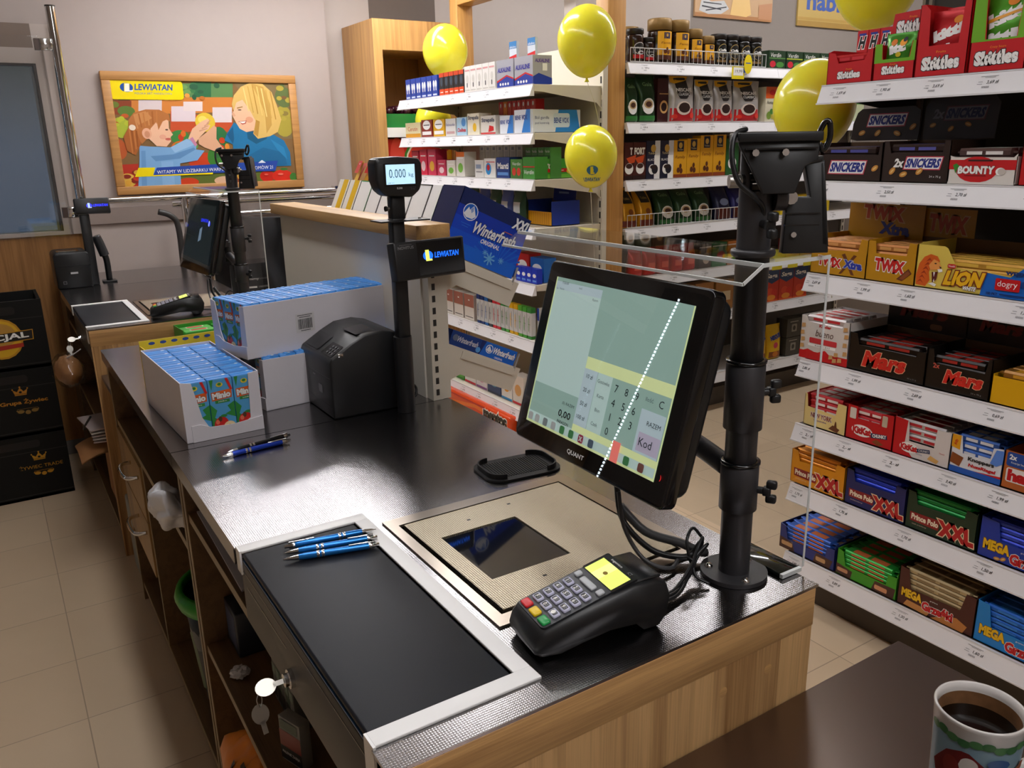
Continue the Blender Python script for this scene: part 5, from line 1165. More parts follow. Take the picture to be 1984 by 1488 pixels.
def jar(label, loc, R, H, lidc, body, deco, group=None, squat=.24, liddia=1.02):
    t = thing('coffee_jar', label, 'jar', loc, 0, group)
    hl = H * squat
    m = MB(); m.lathe([(0, 0), (R * .92, 0), (R, .006), (R, H * .30), (R * .93, H * .42), (R * .93, H * .50), (R, H * .62), (R * .98, H - hl - .01), (R * .90, H - hl), (0, H - hl)], body, 24); m.build('glass', t)
    m = MB(); m.lathe([(R * .93, H - hl - .001), (R * liddia, H - hl + .002), (R * liddia, H - .004), (R * (liddia - .06), H), (0, H)], lidc, 24); m.build('lid', t)
    def wrap(x, z, o):
        a = -math.pi / 2 + x / R; r = R * 1.012 + o; return (r * math.cos(a), r * math.sin(a), z)
    m = MB(); m.deco(deco, wrap, .0005, .0002, True); m.build('paper_label', t)
    return t
def nuts(l, s=.011):
    o = []
    for x, y, a in l:
        ca, sa = math.cos(math.radians(a)), math.sin(math.radians(a)); E = [(x + u * ca - v * sa, y + u * sa + v * ca) for u, v in ell(0, 0, s, s * .6, 12)]
        o += [('p', E, K('#c98a3a')), ('p', [(x + u * ca - v * sa, y + u * sa + v * ca) for u, v in ell(0, 0, s * .65, s * .22, 10)], K('#e4c078'))]
    return o

# ================================================================ SWEETS GONDOLA CONTENT
XF = 2.012
def L(y, i): return (XF, y, CZ[i] + .0005)
W_ = LABW; RED = K('#c8141c'); GRN = K('#6fae1e'); 
def skit(x, y, w, h, o=None): return ('t', 'Skittles', x, y, w, h, W_, {'b': .07, 'ol': K('#3a2a2a'), 'ow': .12, 'rot': 1})
# -- top shelf
l = L(1.558, 0); display('small red sweets carton at the balloon end of the top shelf', l, R90, .138, .16, .088, .052, RED, [skit(.068, .022, .066, .016), ('t', 'Fruits', .068, .036, .018, .004, K('#f0a020'))], contour=[(.138, .082), (.124, .078), (.112, .055), (.034, .052), (.022, .078), (0, .082)], shoulder=.082)
bars(l, R90, .138, .10, 'red sweets pack lying in the small red carton', FO('#c01a20'), K('#d8303a'), .034, .02, (.035, .054), None)
l2 = (XF + .20, 1.60, CZ[0] + .0005)
for k in range(5):
    pack('chocolate_bar_box', 'upright red carton with black H lettering at the back of the top shelf', 'carton', (XF + .175, 1.600 - .036 * k, CZ[0] + .0005), R90, .034, .05, .150, RED, [('t', 'H', .017, .118, .016, .028, K('#141414'), {'sh': .2, 'b': .05, 'ol': W_, 'ow': .12}), ('r', .006, .136, .028, .142, K('#2a3a9a')), ('p', [(.010, .05), (.024, .05), (.026, .09), (.012, .09)], K('#7a4a2a'))], group='red H cartons at the back')
l = L(1.416, 0); display('green and red sweets carton with a raised red lid card on the top shelf', l, R90, .112, .15, .088, .062, RED, [('p', [(0, .042), (.112, .042), (.112, .088), (.104, .088), (.098, .05), (.022, .05), (.020, .088), (0, .088)], GRN), skit(.055, .024, .060, .017), ('t', 'Fruits', .055, .037, .018, .004, K('#f0a020'))], contour=[(.112, .088), (.102, .088), (.096, .050), (.024, .050), (.018, .088), (0, .088)], header=([(-.004, .095), (.110, .095), (.118, .168), (.006, .163)], [skit(.056, .13, .080, .026), ('t', 'Fruits', .058, .152, .02, .005, K('#f0a020'))], RED, .06))
pouch('sweets_bag', 'green bag of fruit sweets in the carton with the raised lid card', 'sweets bag', wpos(l, R90, (.014, .012, .03)), R90, .082, .03, .082, FO('#3f8a22'), [('t', 'itt', .04, .045, .04, .018, W_, {'b': .08, 'rot': 10}), ('e', .028, .060, .009, .008, K('#e07a1a')), ('e', .055, .058, .010, .009, K('#f0a020')), ('e', .058, .065, .006, .006, K('#2a2a3a')), ('e', .045, .03, .008, .006, K('#d8c020'))])
l = L(1.301, 0); display('tall red sweets carton with a deep cut front on the top shelf', l, R90, .128, .15, .168, .075, RED, [skit(.064, .030, .090, .026), ('t', 'Fruits', .064, .055, .024, .005, K('#f0a020'))], contour=[(.128, .176), (.112, .176), (.104, .070), (.030, .070), (.026, .150), (.012, .165), (0, .165)], shoulder=.165)
for k in range(2):
    pouch('sweets_bag', ('front' if k == 0 else 'rear') + ' red bag of fruit sweets in the tall red carton', 'sweets bag', wpos(l, R90, (.016, .012 + .055 * k, .004)), R90, .096, .04, .145 + .012 * k, FO('#b81a22'), [('t', 'kittl', .05, .095, .07, .022, W_, {'b': .08, 'rot': 15}), ('t', 'ittle', .05, .055, .06, .022, W_, {'b': .08, 'rot': 6}), ('e', .07, .122, .012, .009, K('#e88a1a'))])
l = L(1.166, 0); display('tall green and red sweets carton next to the deep cut red one', l, R90, .126, .15, .176, .085, RED, [('p', [(0, .066), (.126, .066), (.126, .18), (.110, .18), (.104, .07), (.032, .07), (.026, .18), (0, .18)], GRN), skit(.062, .030, .094, .026), ('t', 'Crazy Sours', .064, .052, .036, .006, K('#f0a020'))], contour=[(.126, .18), (.110, .18), (.102, .066), (.034, .066), (.026, .18), (0, .18)], shoulder=.18)
for k in range(2):
    pouch('sweets_bag', ('front' if k == 0 else 'rear') + ' green bag of fruit sweets in the tall green and red carton', 'sweets bag', wpos(l, R90, (.014, .012 + .055 * k, .004)), R90, .098, .04, .165 + .012 * k, FO('#4f9a22'), [('t', 'kitt', .05, .115, .075, .026, W_, {'b': .08, 'rot': 18}), ('t', 'ittl', .05, .07, .06, .022, W_, {'b': .08, 'rot': 6}), ('e', .06, .145, .014, .010, K('#e88a1a')), ('p', [(.01, .10), (.09, .122), (.09, .128), (.01, .108)], K('#e8a020'))])
l = L(1.028, 0); display('dark red carton at the camera end of the top shelf', l, R90, .12, .15, .13, .08, K('#7a1a1c'), [skit(.06, .03, .08, .02)])
# -- second shelf
BR = K('#2c1c14', .35); SNB = K('#1f2f88'); 
def snick(x, y, w, h, dim=False, two=False):
    a = W_ if not dim else K('#7a7478'); r = K('#c03a50') if not dim else K('#6a3038')
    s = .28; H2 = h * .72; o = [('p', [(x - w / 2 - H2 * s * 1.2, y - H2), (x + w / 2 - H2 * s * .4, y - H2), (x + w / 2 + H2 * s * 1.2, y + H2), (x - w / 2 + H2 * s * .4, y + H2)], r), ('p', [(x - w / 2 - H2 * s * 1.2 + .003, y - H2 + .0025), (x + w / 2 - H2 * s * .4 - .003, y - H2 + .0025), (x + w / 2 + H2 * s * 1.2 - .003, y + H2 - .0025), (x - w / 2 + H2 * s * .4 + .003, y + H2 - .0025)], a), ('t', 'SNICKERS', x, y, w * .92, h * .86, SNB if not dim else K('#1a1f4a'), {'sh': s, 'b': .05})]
    if two: o.append(('t', '2x', x - w / 2 - h * .75, y, h * 1.0, h * .85, a, {'sh': .2, 'b': .05}))
    return o
l = L(1.574, 1); display('dark brown peanut bar carton with blue white lettering at the balloon end', l, R90, .208, .15, .100, .066, BR, snick(.105, .036, .110, .026) + nuts([(.012, .036, 50), (.190, .034, 35)]), inner=BROWNC, notch=.012, contour=[(.208, .098), (.200, .098), (.196, .068), (.016, .068), (.010, .096), (0, .098)], header=([(.0, .108), (.02, .104), (.205, .104), (.208, .12), (.208, .180), (.19, .192), (.03, .190), (.016, .180), (.004, .15)], snick(.11, .158, .115, .025) + nuts([(.035, .125, 20), (.085, .124, 40), (.145, .122, -20), (.19, .138, 40)]), BR, .15))
bars(l, R90, .208, .14, 'brown wrapped peanut bar in the carton at the balloon end', FO('#2f1d18'), K('#4a4a9a'), .034, .02, (.052,), .070)
l = L(1.363, 1); display('dark brown double peanut bar carton marked 24 x 75 g', l, R90, .180, .15, .102, .066, BR, snick(.112, .048, .096, .023, two=True) + nuts([(.03, .028, 50), (.062, .020, 20), (.105, .028, 40)]) + [('t', '24 x 75 g', .148, .015, .030, .006, W_)], notch=.012, contour=[(.180, .102), (.164, .102), (.160, .072), (.022, .072), (.014, .102), (0, .102)], header=([(.01, .104), (.20, .104), (.205, .19), (.19, .208), (.03, .206), (.01, .19)], snick(.12, .168, .105, .025, True, True) + nuts([(.035, .140, 20), (.085, .130, 40), (.13, .14, -20)], .009), BR, .15))
bars(l, R90, .180, .14, 'brown wrapped double peanut bar in the middle carton', FO('#2f1d18'), K('#5a5aa8'), .034, .02, (.056,), .075)
BN = K('#e2dcd4'); BRD = K('#c81a1e')
l = L(1.182, 1); display('white and red coconut bar carton on the second shelf', l, R90, .158, .16, .064, .060, BN, [('r', 0, .034, .158, .056, BRD), ('e', .068, .034, .05, .030, BRD), ('r', 0, .0, .158, .005, BN), ('t', 'BOUNTY', .066, .033, .084, .016, W_, {'b': .06, 'ol': K('#5a2a1a'), 'ow': .1}), ('e', .124, .030, .011, .009, W_), ('e', .127, .030, .009, .008, K('#c8c0b8')), ('p', [(.010, .044), (.014, .034), (.018, .024), (.022, .036), (.026, .042), (.018, .048)], K('#3a8a2a')), ('r', .046, .053, .104, .057, K('#3a1a14')), ('r', .040, .0195, .092, .0208, K('#5a1a14'))], notch=.012, contour=[(.158, .070), (.150, .062), (.012, .062), (0, .066)])
bars(l, R90, .158, .15, 'white and dark wrapped coconut bar in the white and red carton', FO('#5a4440'), K('#e8e4e0'), .034, .02, (.046,), .064)
l = L(1.015, 1); display('plain red sweets carton at the camera end of the second shelf', l, R90, .16, .15, .105, .085, K('#c01418'), [])
# -- third shelf
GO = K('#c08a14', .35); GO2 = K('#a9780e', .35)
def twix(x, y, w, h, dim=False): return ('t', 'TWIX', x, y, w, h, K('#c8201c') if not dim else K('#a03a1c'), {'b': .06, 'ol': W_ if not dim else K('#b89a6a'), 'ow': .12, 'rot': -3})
l = L(1.562, 2); display('golden twin bar carton with blue word on it, third shelf', l, R90, .180, .17, .108, .070, GO, [twix(.062, .036, .072, .022), ('p', [(.096, .006), (.104, .006), (.150, .060), (.140, .062)], K('#6a3a1c')), ('p', [(.136, .006), (.146, .006), (.112, .064), (.102, .060)], K('#6a3a1c')), ('t', 'Xtra', .140, .034, .054, .020, K('#2a3aa8'), {'b': .06, 'ol': K('#c8d0e8'), 'ow': .1, 'rot': -3})], contour=[(.180, .104), (.160, .106), (.152, .072), (.006, .066), (0, .068)], shoulder=.07, header=([(.0, .072), (.225, .072), (.235, .09), (.235, .19), (.0, .19)], [twix(.11, .165, .12, .034, True), ('t', 'Xtra', .150, .122, .085, .03, K('#1f2f7a'), {'b': .06, 'rot': -3})], GO2, .16))
bars(l, R90, .180, .16, 'copper wrapped twin bar in the golden carton with the blue word', FO('#b8763a'), K('#d89a5a'), .034, .02, (.058,), .078)
l = L(1.381, 2); display('golden twin bar carton, plain red lettering, third shelf', l, R90, .142, .17, .108, .070, GO, [twix(.068, .044, .082, .028), ('p', [(.092, .012), (.108, .008), (.134, .030), (.124, .042)], K('#6a3418')), ('p', [(.1, .014), (.112, .012), (.130, .030), (.122, .036)], K('#8a4a24'))], contour=[(.142, .106), (.120, .108), (.114, .074), (.026, .074), (.022, .106), (0, .106)], header=([(.05, .09), (.175, .09), (.19, .11), (.19, .185), (.04, .185)], [twix(.115, .145, .10, .04, True)], GO2, .17))
bars(l, R90, .142, .16, 'copper wrapped twin bar in the plain lettered golden carton', FO('#b8763a'), K('#d8a05a'), .034, .02, (.060,), .080)
LY = K('#e3c95a'); LB = K('#1668c8'); OR = K('#d8601a'); ORD = K('#a83a12')
l = L(1.237, 2)
mane = [(.004, .006), (.002, .03), (.008, .06), (.020, .078), (.036, .086), (.054, .082), (.062, .070), (.052, .062), (.040, .060), (.036, .040), (.040, .020), (.030, .004)]
lion = [('p', mane, OR)] + [('p', [(.006 + .004 * k, .012 + .011 * k), (.016 + .004 * k, .016 + .011 * k), (.024 + .004 * k, .010 + .011 * k), (.015 + .004 * k, .022 + .011 * k)], ORD) for k in range(6)] + [('p', [(.034, .058), (.046, .074), (.058, .070), (.068, .056), (.066, .050), (.052, .048), (.040, .046)], K('#f0a050')), ('p', [(.058, .050), (.070, .052), (.072, .046), (.062, .042)], W_), ('p', [(.044, .042), (.060, .044), (.058, .024), (.048, .014)], K('#5a1410')), ('p', [(.048, .042), (.051, .030), (.053, .042)], W_), ('p', [(.050, .018), (.052, .026), (.054, .018)], W_), ('p', [(.038, .012), (.056, .006), (.060, .012), (.050, .016)], W_), ('e', .052, .064, .003, .0015, BLK), ('p', [(.062, .058), (.069, .056), (.066, .052)], BLK)]
display('yellow and blue bar carton with a roaring lion head on the third shelf', l, R90, .335, .17, .112, .05, LY, [('p', [(.170, .0), (.335, 0), (.335, .108), (.30, .104), (.236, .050), (.182, .055), (.176, .046)], LB)] + lion + [('t', 'LION', .128, .034, .090, .032, K('#f0b81a'), {'sh': .3, 'b': .06, 'ol': K('#7a2a14'), 'ow': .12, 'rot': 2}), ('t', 'WHITE', .144, .012, .032, .009, W_, {'sh': .25, 'b': .05, 'ol': K('#5a2a1a'), 'ow': .1}), ('p', rr(.084, .057, .105, .067, .004), RED), ('t', 'Nestlé', .0945, .062, .016, .005, W_), ('p', rr(.205, .018, .262, .046, .003), RED), ('t', 'dogry', .233, .032, .046, .018, W_), ('t', 'WEJDŹ', .252, .060, .050, .012, K('#12306a'), {'b': .06}), ('t', '100 PKT', .200, .008, .026, .006, K('#12306a'), {'b': .05}), ('r', .218, .007, .285, .010, K('#12306a')), ('p', rr(.266, .030, .33, .044, .003), K('#10408a'))], contour=[(.335, .108), (.30, .104), (.236, .052), (.182, .056), (.106, .058), (.078, .104), (.070, .108), (0, .108)], shoulder=.108, inner=BROWNC)
bars(l, R90, .335, .16, 'gold wrapped bar in the lion head carton', FO('#c8963a'), K('#e2b84a'), .036, .02, (.042,), .060)
# -- middle shelf
BU = K('#d8d2cc'); HZ = K('#c89a62')
l = L(1.578, 3); display('white wafer bar carton with red base and hazelnut pieces, balloon end', l, R90, .166, .19, .128, .095, BU, [('r', .0, .0, .166, .024, RED), ('p', [(0, .018), (.03, .030), (.06, .022), (.09, .034), (.11, .02), (.166, .02), (.166, 0), (0, 0)], RED), ('t', 'bueno', .085, .082, .060, .020, K('#4a2a1a'), {'sh': .2}), ('t', 'Kinder', .085, .104, .04, .008, RED, {'b': .04}), ('p', rr(.034, .050, .128, .066, .003), K('#c8323a')), ('r', .03, .040, .125, .048, W_), ('t', 'Kinder 2+1', .08, .044, .05, .005, INK)] + [('p', [(x, y), (x + .014, y + .003), (x + .013, y + .014), (x + .001, y + .013)], HZ) for x, y in ((.002, .03), (.004, .05), (.001, .07), (.004, .092), (.150, .03), (.148, .055), (.151, .08), (.147, .1), (.105, .012), (.122, .022), (.135, .008), (.118, .004))], contour=[(.166, .128), (.148, .128), (.140, .108), (.026, .112), (.018, .128), (0, .128)], inner=K('#c8c6c6'))
bars(l, R90, .166, .18, 'red and white wafer bar in the carton with hazelnut pieces', FO('#c8c0be'), K('#c82a30'), .036, .02, (.095,), .113)
solid_fill(l, R90, .166, .18, .002, .112, K('#8a3a34'), 'stacked wafer bars under the top layer of the white and red carton', .004 + .036)
MB_ = K('#16120f', .35)
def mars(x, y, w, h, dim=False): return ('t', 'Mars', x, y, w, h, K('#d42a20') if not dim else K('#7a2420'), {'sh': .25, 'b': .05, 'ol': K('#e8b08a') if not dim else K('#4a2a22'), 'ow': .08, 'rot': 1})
l = L(1.409, 3); display('black bar carton with large red lettering on the middle shelf', l, R90, .229, .17, .104, .068, MB_, [mars(.112, .040, .120, .040), ('t', '40 x 51 g', .195, .010, .026, .005, K('#8a8a8c'))], contour=[(.229, .088), (.205, .088), (.200, .072), (.03, .074), (.022, .104), (0, .106)], header=([(.0, .105), (.235, .105), (.235, .19), (.0, .19)], [mars(.11, .16, .13, .036, True), ('p', rr(.13, .112, .165, .128, .006), K('#7a5a3a'))], MB_, .168))
bars(l, R90, .229, .16, 'black and red wrapped bar in the carton with large red lettering', FO('#1c1412'), K('#a82a22'), .036, .02, (.055,), .074)
l = L(1.177, 3); display('black double bar carton with smaller red lettering on the middle shelf', l, R90, .166, .17, .104, .058, MB_, [mars(.100, .040, .092, .032), ('t', '2x', .026, .062, .016, .012, K('#c85a4a'), {'b': .03}), ('t', '24 x 70 g', .135, .010, .026, .005, K('#8a8a8c'))], contour=[(.166, .104), (.156, .104), (.150, .066), (.020, .068), (.014, .104), (0, .104)], header=([(.0, .105), (.235, .105), (.235, .185), (.0, .185)], [mars(.09, .15, .10, .03, True), ('p', rr(.15, .112, .185, .128, .006), K('#7a5a3a'))], MB_, .168))
bars(l, R90, .166, .16, 'black and red wrapped double bar in the smaller lettered carton', FO('#1c1412'), K('#a82a22'), .036, .02, (.050,), .070)
YE = K('#e2aa0c')
l = L(1.008, 3); display('yellow wafer carton at the camera end of the middle shelf', l, R90, .20, .16, .072, .068, YE, [('p', [(.10, .012), (.20, .0), (.20, .055), (.105, .05)], K('#8a5a2a')), ('r', .105, .02, .2, .023, K('#e0c08a')), ('r', .105, .032, .2, .035, K('#e0c08a'))], notch=.004)
bars(l, R90, .20, .15, 'yellow brown wafer in the yellow carton at the camera end', FO('#9a6a2a'), K('#d89a2a'), .036, .02, (.048,), .066)
# -- third from bottom
KR = K('#c4141e'); KY = K('#e6cd86')
def kit(x, y, w, h, badge=True):
    o = [('e', x, y, w * .60, h * .95, W_)] if badge else []
    return o + [('t', 'KitKat', x, y, w, h, KR if badge else W_, {'b': .07, 'rot': 2})]
def wrapfront(n, W, m1, m2): return []
l = L(1.543, 4); display('cream fronted red carton of wafer fingers at the balloon end', l, R90, .146, .16, .098, .050, KY, [('t', 'NEW YORK', .062, .036, .072, .014, K('#8a4a3a'), {'b': .05, 'ol': W_, 'ow': .1}), ('t', 'cheesecake', .058, .022, .046, .006, K('#6a5aa0')), ('p', [(.090, .008), (.120, .002), (.128, .014), (.104, .022)], K('#6a3a20')), ('p', [(.108, .018), (.118, .016), (.115, .034), (.112, .036)], K('#6a3a20'))], side=KR, contour=[(.146, .090), (.116, .092), (.110, .052), (.012, .058), (.008, .096), (0, .098)], shoulder=.095)
bars(l, R90, .146, .15, 'red and white wafer finger bar in the cream fronted carton', FO('#b8222a'), K('#e6dcd8'), .034, .02, (.045, .064), .083)
l = L(1.395, 4); display('bright red carton of chunky wafer bars with oval emblem', l, R90, .147, .16, .100, .062, KR, kit(.052, .032, .056, .018) + [('p', [(.082, .020), (.132, .028), (.130, .040), (.080, .034)], K('#1f2f5a')), ('t', 'CHUNKY', .107, .031, .042, .009, W_, {'b': .05, 'rot': 9}), ('p', [(.086, .010), (.106, .002), (.122, .010), (.100, .020)], K('#8a4a22')), ('p', rr(.010, .062, .030, .094, .003), K('#e0d8cc')), ('p', rr(.112, .062, .128, .094, .003), K('#c8b8a0'))], contour=[(.147, .100), (.108, .098), (.104, .066), (.036, .066), (.032, .100), (0, .100)])
bars(l, R90, .147, .15, 'red wafer bar in the bright red carton', FO('#b8222a'), K('#e6dcd8'), .034, .02, (.055,), .076)
l = L(1.244, 4); WK = K('#dcd4d0'); display('white and red carton of chunky wafer bars', l, R90, .158, .16, .100, .040, WK, [('p', [(0, 0), (.058, 0), (.032, .03), (.036, .10), (0, .104)], KR)] + kit(.046, .026, .046, .015) + [('p', [(.070, .020), (.106, .026), (.104, .036), (.068, .030)], K('#1f2f5a')), ('t', 'CHUNKY', .088, .028, .030, .006, W_, {'rot': 8}), ('t', 'white', .076, .016, .018, .005, K('#6a7aa0')), ('p', [(.100, .010), (.126, .004), (.132, .014), (.108, .022)], K('#d8a860')), ('t', 'Nestlé', .138, .036, .014, .004, KR)], contour=[(.158, .098), (.118, .096), (.114, .044), (.044, .044), (.038, .100), (0, .104)], inner=K('#b8b4b4'))
bars(l, R90, .158, .15, 'white and red wafer bar in the white and red carton', FO('#c8c4c4'), K('#c02a34'), .034, .02, (.045, .064), .083)
KB = K('#1f5ab4')
l = L(1.084, 4); display('blue and white hazelnut bar carton on the third shelf from the bottom', l, R90, .130, .16, .100, .048, K('#e0e2e8'), [('r', 0, 0, .13, .016, KB), ('p', [(0, .016), (.06, .016), (.13, .022), (.13, .016)], KR), ('p', [(.0, .066), (.022, .062), (.022, .1), (0, .1)], K('#e8a41a')), ('p', [(.0, .024), (.026, .018), (.034, .044), (.004, .052)], K('#8a4a22')), ('t', 'Knoppers', .078, .044, .064, .012, INK, {'b': .05}), ('t', 'NussRiegel', .082, .028, .066, .010, KR, {'b': .05, 'sh': .15}), ('p', [(.100, .05), (.116, .046), (.13, .056), (.13, .09), (.112, .088)], K('#5a8ae0')), ('t', 'JUŻ!', .011, .08, .014, .008, KR, {'rot': 70, 'b': .05})], contour=[(.130, .094), (.104, .09), (.098, .054), (.03, .054), (.024, .100), (0, .100)], side=KB)
bars(l, R90, .130, .15, 'blue and white wrapped hazelnut bar in the blue and white carton', FO('#3a66b8'), K('#e0e2e8'), .034, .02, (.048, .067), .086)
l = L(.952, 4); display('orange brown carton with red lettered white plate at the camera end', l, R90, .17, .16, .096, .07, K('#b8622a'), [('p', rr(.008, .018, .165, .054, .006), K('#e8e2de')), ('t', 'hanuta', .075, .036, .12, .026, KR, {'b': .06}), ('p', rr(.006, .058, .060, .094, .006), K('#1f4a9a')), ('t', '2x', .020, .082, .016, .012, W_, {'b': .04}), ('t', 'Knuspriger Snack', .034, .068, .034, .006, W_)], notch=.06)
# -- second from bottom
def ppolo(x, y, k, sub_=None): return [('p', [(x - .078 * k, y - .013 * k), (x + .004 * k, y - .016 * k), (x + .006 * k, y + .014 * k), (x - .080 * k, y + .013 * k)], K('#8a1a1c')), ('t', 'Prince Polo', x - .036 * k, y, .076 * k, .015 * k, K('#f0e2c8'), {'b': .05, 'rot': -1}), ('t', 'XXL', x + .052 * k, y - .004 * k, .088 * k, .038 * k, K('#b81c20'), {'sh': -.12, 'b': .07, 'ol': K('#f0d8b0'), 'ow': .12}), ('t', sub_ or 'wafelek', x - .05 * k, y - .021 * k, .042 * k, .0045 * k, K('#d8c8b8'))]
def polo(y, W, colr, foil, lab, blab, i=5, extra=0, word='mleczny'):
    l = L(y, i); c = K(colr, .35)
    display(lab, l, R90, W, .165, .108, .070, c, ppolo(W * .47, .036, W / .195, word), contour=[(W, .102), (W - .030, .106), (W - .034, .078), (.030, .074), (.022, .106), (0, .108)])
    bars(l, R90, W, .16, blab, FO(foil), FO(foil), .033, .0135, (.058, .072, .086), .100)
polo(1.574, .192, '#dc9010', '#d8861a', 'orange yellow wafer carton with large dark red lettering', 'shiny orange wafer bar in the orange yellow carton')
polo(1.377, .188, '#1c2460', '#1c3ac8', 'navy blue wafer carton with large dark red lettering', 'shiny blue wafer bar in the navy carton', word='mleczny')
polo(1.184, .192, '#1c3422', '#128a3c', 'dark green wafer carton with large dark red lettering', 'shiny green wafer bar in the dark green carton', word='smak orzechowy')
def mega(x, y, k, gz): return [('t', 'MEGA', x - .040 * k, y + .008 * k, .062 * k, .024 * k, K('#f0c01a'), {'b': .06, 'ol': K('#6a3a10'), 'ow': .1}), ('t', 'Grześki', x + .042 * k, y - .006 * k, .092 * k, .028 * k, KR, {'b': .06, 'ol': W_, 'ow': .1, 'rot': 2}), ('t', 'goplana', x + .03 * k, y + .016 * k, .024 * k, .005 * k, W_)]
l = L(.984, 5); display('royal blue wafer carton with yellow and red lettering, second shelf from the bottom', l, R90, .20, .165, .108, .05, K('#1f3aa0', .35), mega(.085, .030, 1, 0) + nuts([(.05, .008, 10), (.065, .012, 40)], .008), contour=[(.20, .1), (.17, .1), (.165, .056), (.052, .056), (.044, .104), (0, .108)])
bars(l, R90, .20, .16, 'metallic blue wafer bar in the royal blue carton', FO('#1f36b8'), FO('#3a56d0'), .034, .0145, (.050, .065, .080), .095)
# -- lowest shelf
def small_wafer(y, W, colr, foil, lab, blab, deco, H=.082):
    l = L(y, 6); display(lab, l, R90, W, .19, H, .038, K(colr, .35), deco, contour=[(W, H - .012), (W - .030, H - .014), (W - .034, .036), (.030, .036), (.020, H - .004), (0, H)])
    bars(l, R90, W, .185, blab, FO(foil), K('#c86a3a'), .036, .0125, (.034, .047, .060), .073)
small_wafer(1.596, .206, '#24307a', '#2a56b0', 'low blue wafer carton at the balloon end of the lowest shelf', 'blue and orange wafer bar in the low blue carton', [('p', [(0, .0), (.06, 0), (.05, .03), (0, .038)], K('#4a2a20')), ('p', rr(.008, .012, .05, .026, .004), K('#c89a6a')), ('p', [(.13, .002), (.19, .0), (.2, .03), (.14, .034)], K('#4a2a20')), ('p', rr(.14, .010, .175, .024, .004), K('#c89a6a'))])
small_wafer(1.382, .198, '#3f9a1e', '#2a9a3a', 'low green wafer carton on the lowest shelf', 'green wafer bar in the low green carton', [('p', [(0, .004), (.05, .0), (.055, .026), (.0, .036)], K('#4a2a20')), ('p', rr(.004, .012, .04, .024, .004), K('#c8906a')), ('p', [(.12, .002), (.19, .0), (.195, .034), (.13, .032)], K('#4a2a20')), ('p', rr(.13, .008, .17, .022, .004), K('#d8966a'))])
l = L(1.180, 6); display('dark brown wafer carton with yellow and red lettering on the lowest shelf', l, R90, .216, .17, .115, .056, K('#4a1c14', .35), [('p', [(.10, .0), (.14, .026), (.17, .034), (.2, .022), (.19, 0)], K('#c07a3a')), ('p', [(.02, .004), (.09, .0), (.1, .018), (.03, .022)], K('#c88a4a'))] + mega(.078, .034, .92, 0), contour=[(.216, .112), (.188, .114), (.176, .060), (.036, .058), (.026, .112), (0, .115)])
bars(l, R90, .216, .16, 'pale gold wafer bar in the dark brown carton', FO('#b8a47a'), K('#8a7450'), .034, .0155, (.054, .070, .086), .102)
l = L(.962, 6); display('sky blue wafer carton with yellow and red lettering at the camera end', l, R90, .215, .17, .115, .050, K('#1a82d0', .35), mega(.085, .030, 1, 0), contour=[(.215, .112), (.188, .114), (.176, .055), (.04, .053), (.03, .112), (0, .115)])
bars(l, R90, .215, .16, 'light blue wafer bar in the sky blue carton', FO('#1f66c8'), FO('#3a86e0'), .034, .0155, (.050, .066, .082), .098)
# ================================================================ HOUSEHOLD / PHARMACY GONDOLA (faces the checkout)
PX, PY, PL = 2.09, 4.46, 1.345
PZ = [1.692, 1.492, 1.292, 1.078, .822, .552, .178]
GP = gondola('cream backed gondola of household goods behind the balloons', (PX, PY, 0), R90, PL, .385, 1.875, CREAM, .1, .05)
for z in PZ:
    shelf(GP, z, PL, .385, [(.12 + .17 * k, '%d,%02d zł' % (3 + k % 5, 49 + 10 * (k % 5))) for k in range(7)])
def at(y, i, dx=0.0): return (PX + .014 + dx, y, PZ[i] + .0006)
# light bulbs, torches, lamps, batteries on the top shelf
BL = K('#1f3f9a'); 
pw = [(4.40 - .064 * k) for k in range(6)]
for k, y in enumerate(pw):
    pack('bulb_box', 'small blue light bulb box in the row at the far end of the top shelf', 'box', at(y, 0), R90, .058, .06, .105, BL, [('e', .018, .062, .010, .018, W_), ('r', .014, .03, .022, .046, W_), ('e', .042, .062, .010, .018, W_), ('r', .038, .03, .046, .046, W_), ('r', .008, .006, .05, .014, K('#c8d4ea'))], group='blue bulb boxes')
for k in range(5):
    pack('bulb_box', 'black and orange light bulb box on the top shelf', 'box', at(4.00 - .052 * k, 0), R90, .048, .06, .108, K('#1c1c22'), [('r', 0, 0, .048, .03, K('#d8461c')), ('e', .024, .065, .012, .022, K('#3a4a5a')), ('r', .024 - (.03) * .5, .015 - (.01) * .18, .024 + (.03) * .5, .015 + (.01) * .18, W_), ('r', .0, .088, .048, .108, K('#c8401c'))], group='black and orange bulb boxes')
for k in range(5):
    pack('bulb_box', 'white light bulb box on the top shelf', 'box', at(3.735 - .058 * k, 0), R90, .055, .07, .118, K('#e6e2dc'), [('r', .004, .095, .05, .102, K('#d89a9a')), ('e', .028, .06, .012, .018, K('#d2cec6')), ('r', .022, .022, .030, .042, K('#4a4a4c')), ('r', .004, .006, .05, .012, K('#c8c4be'))], group='white bulb boxes')
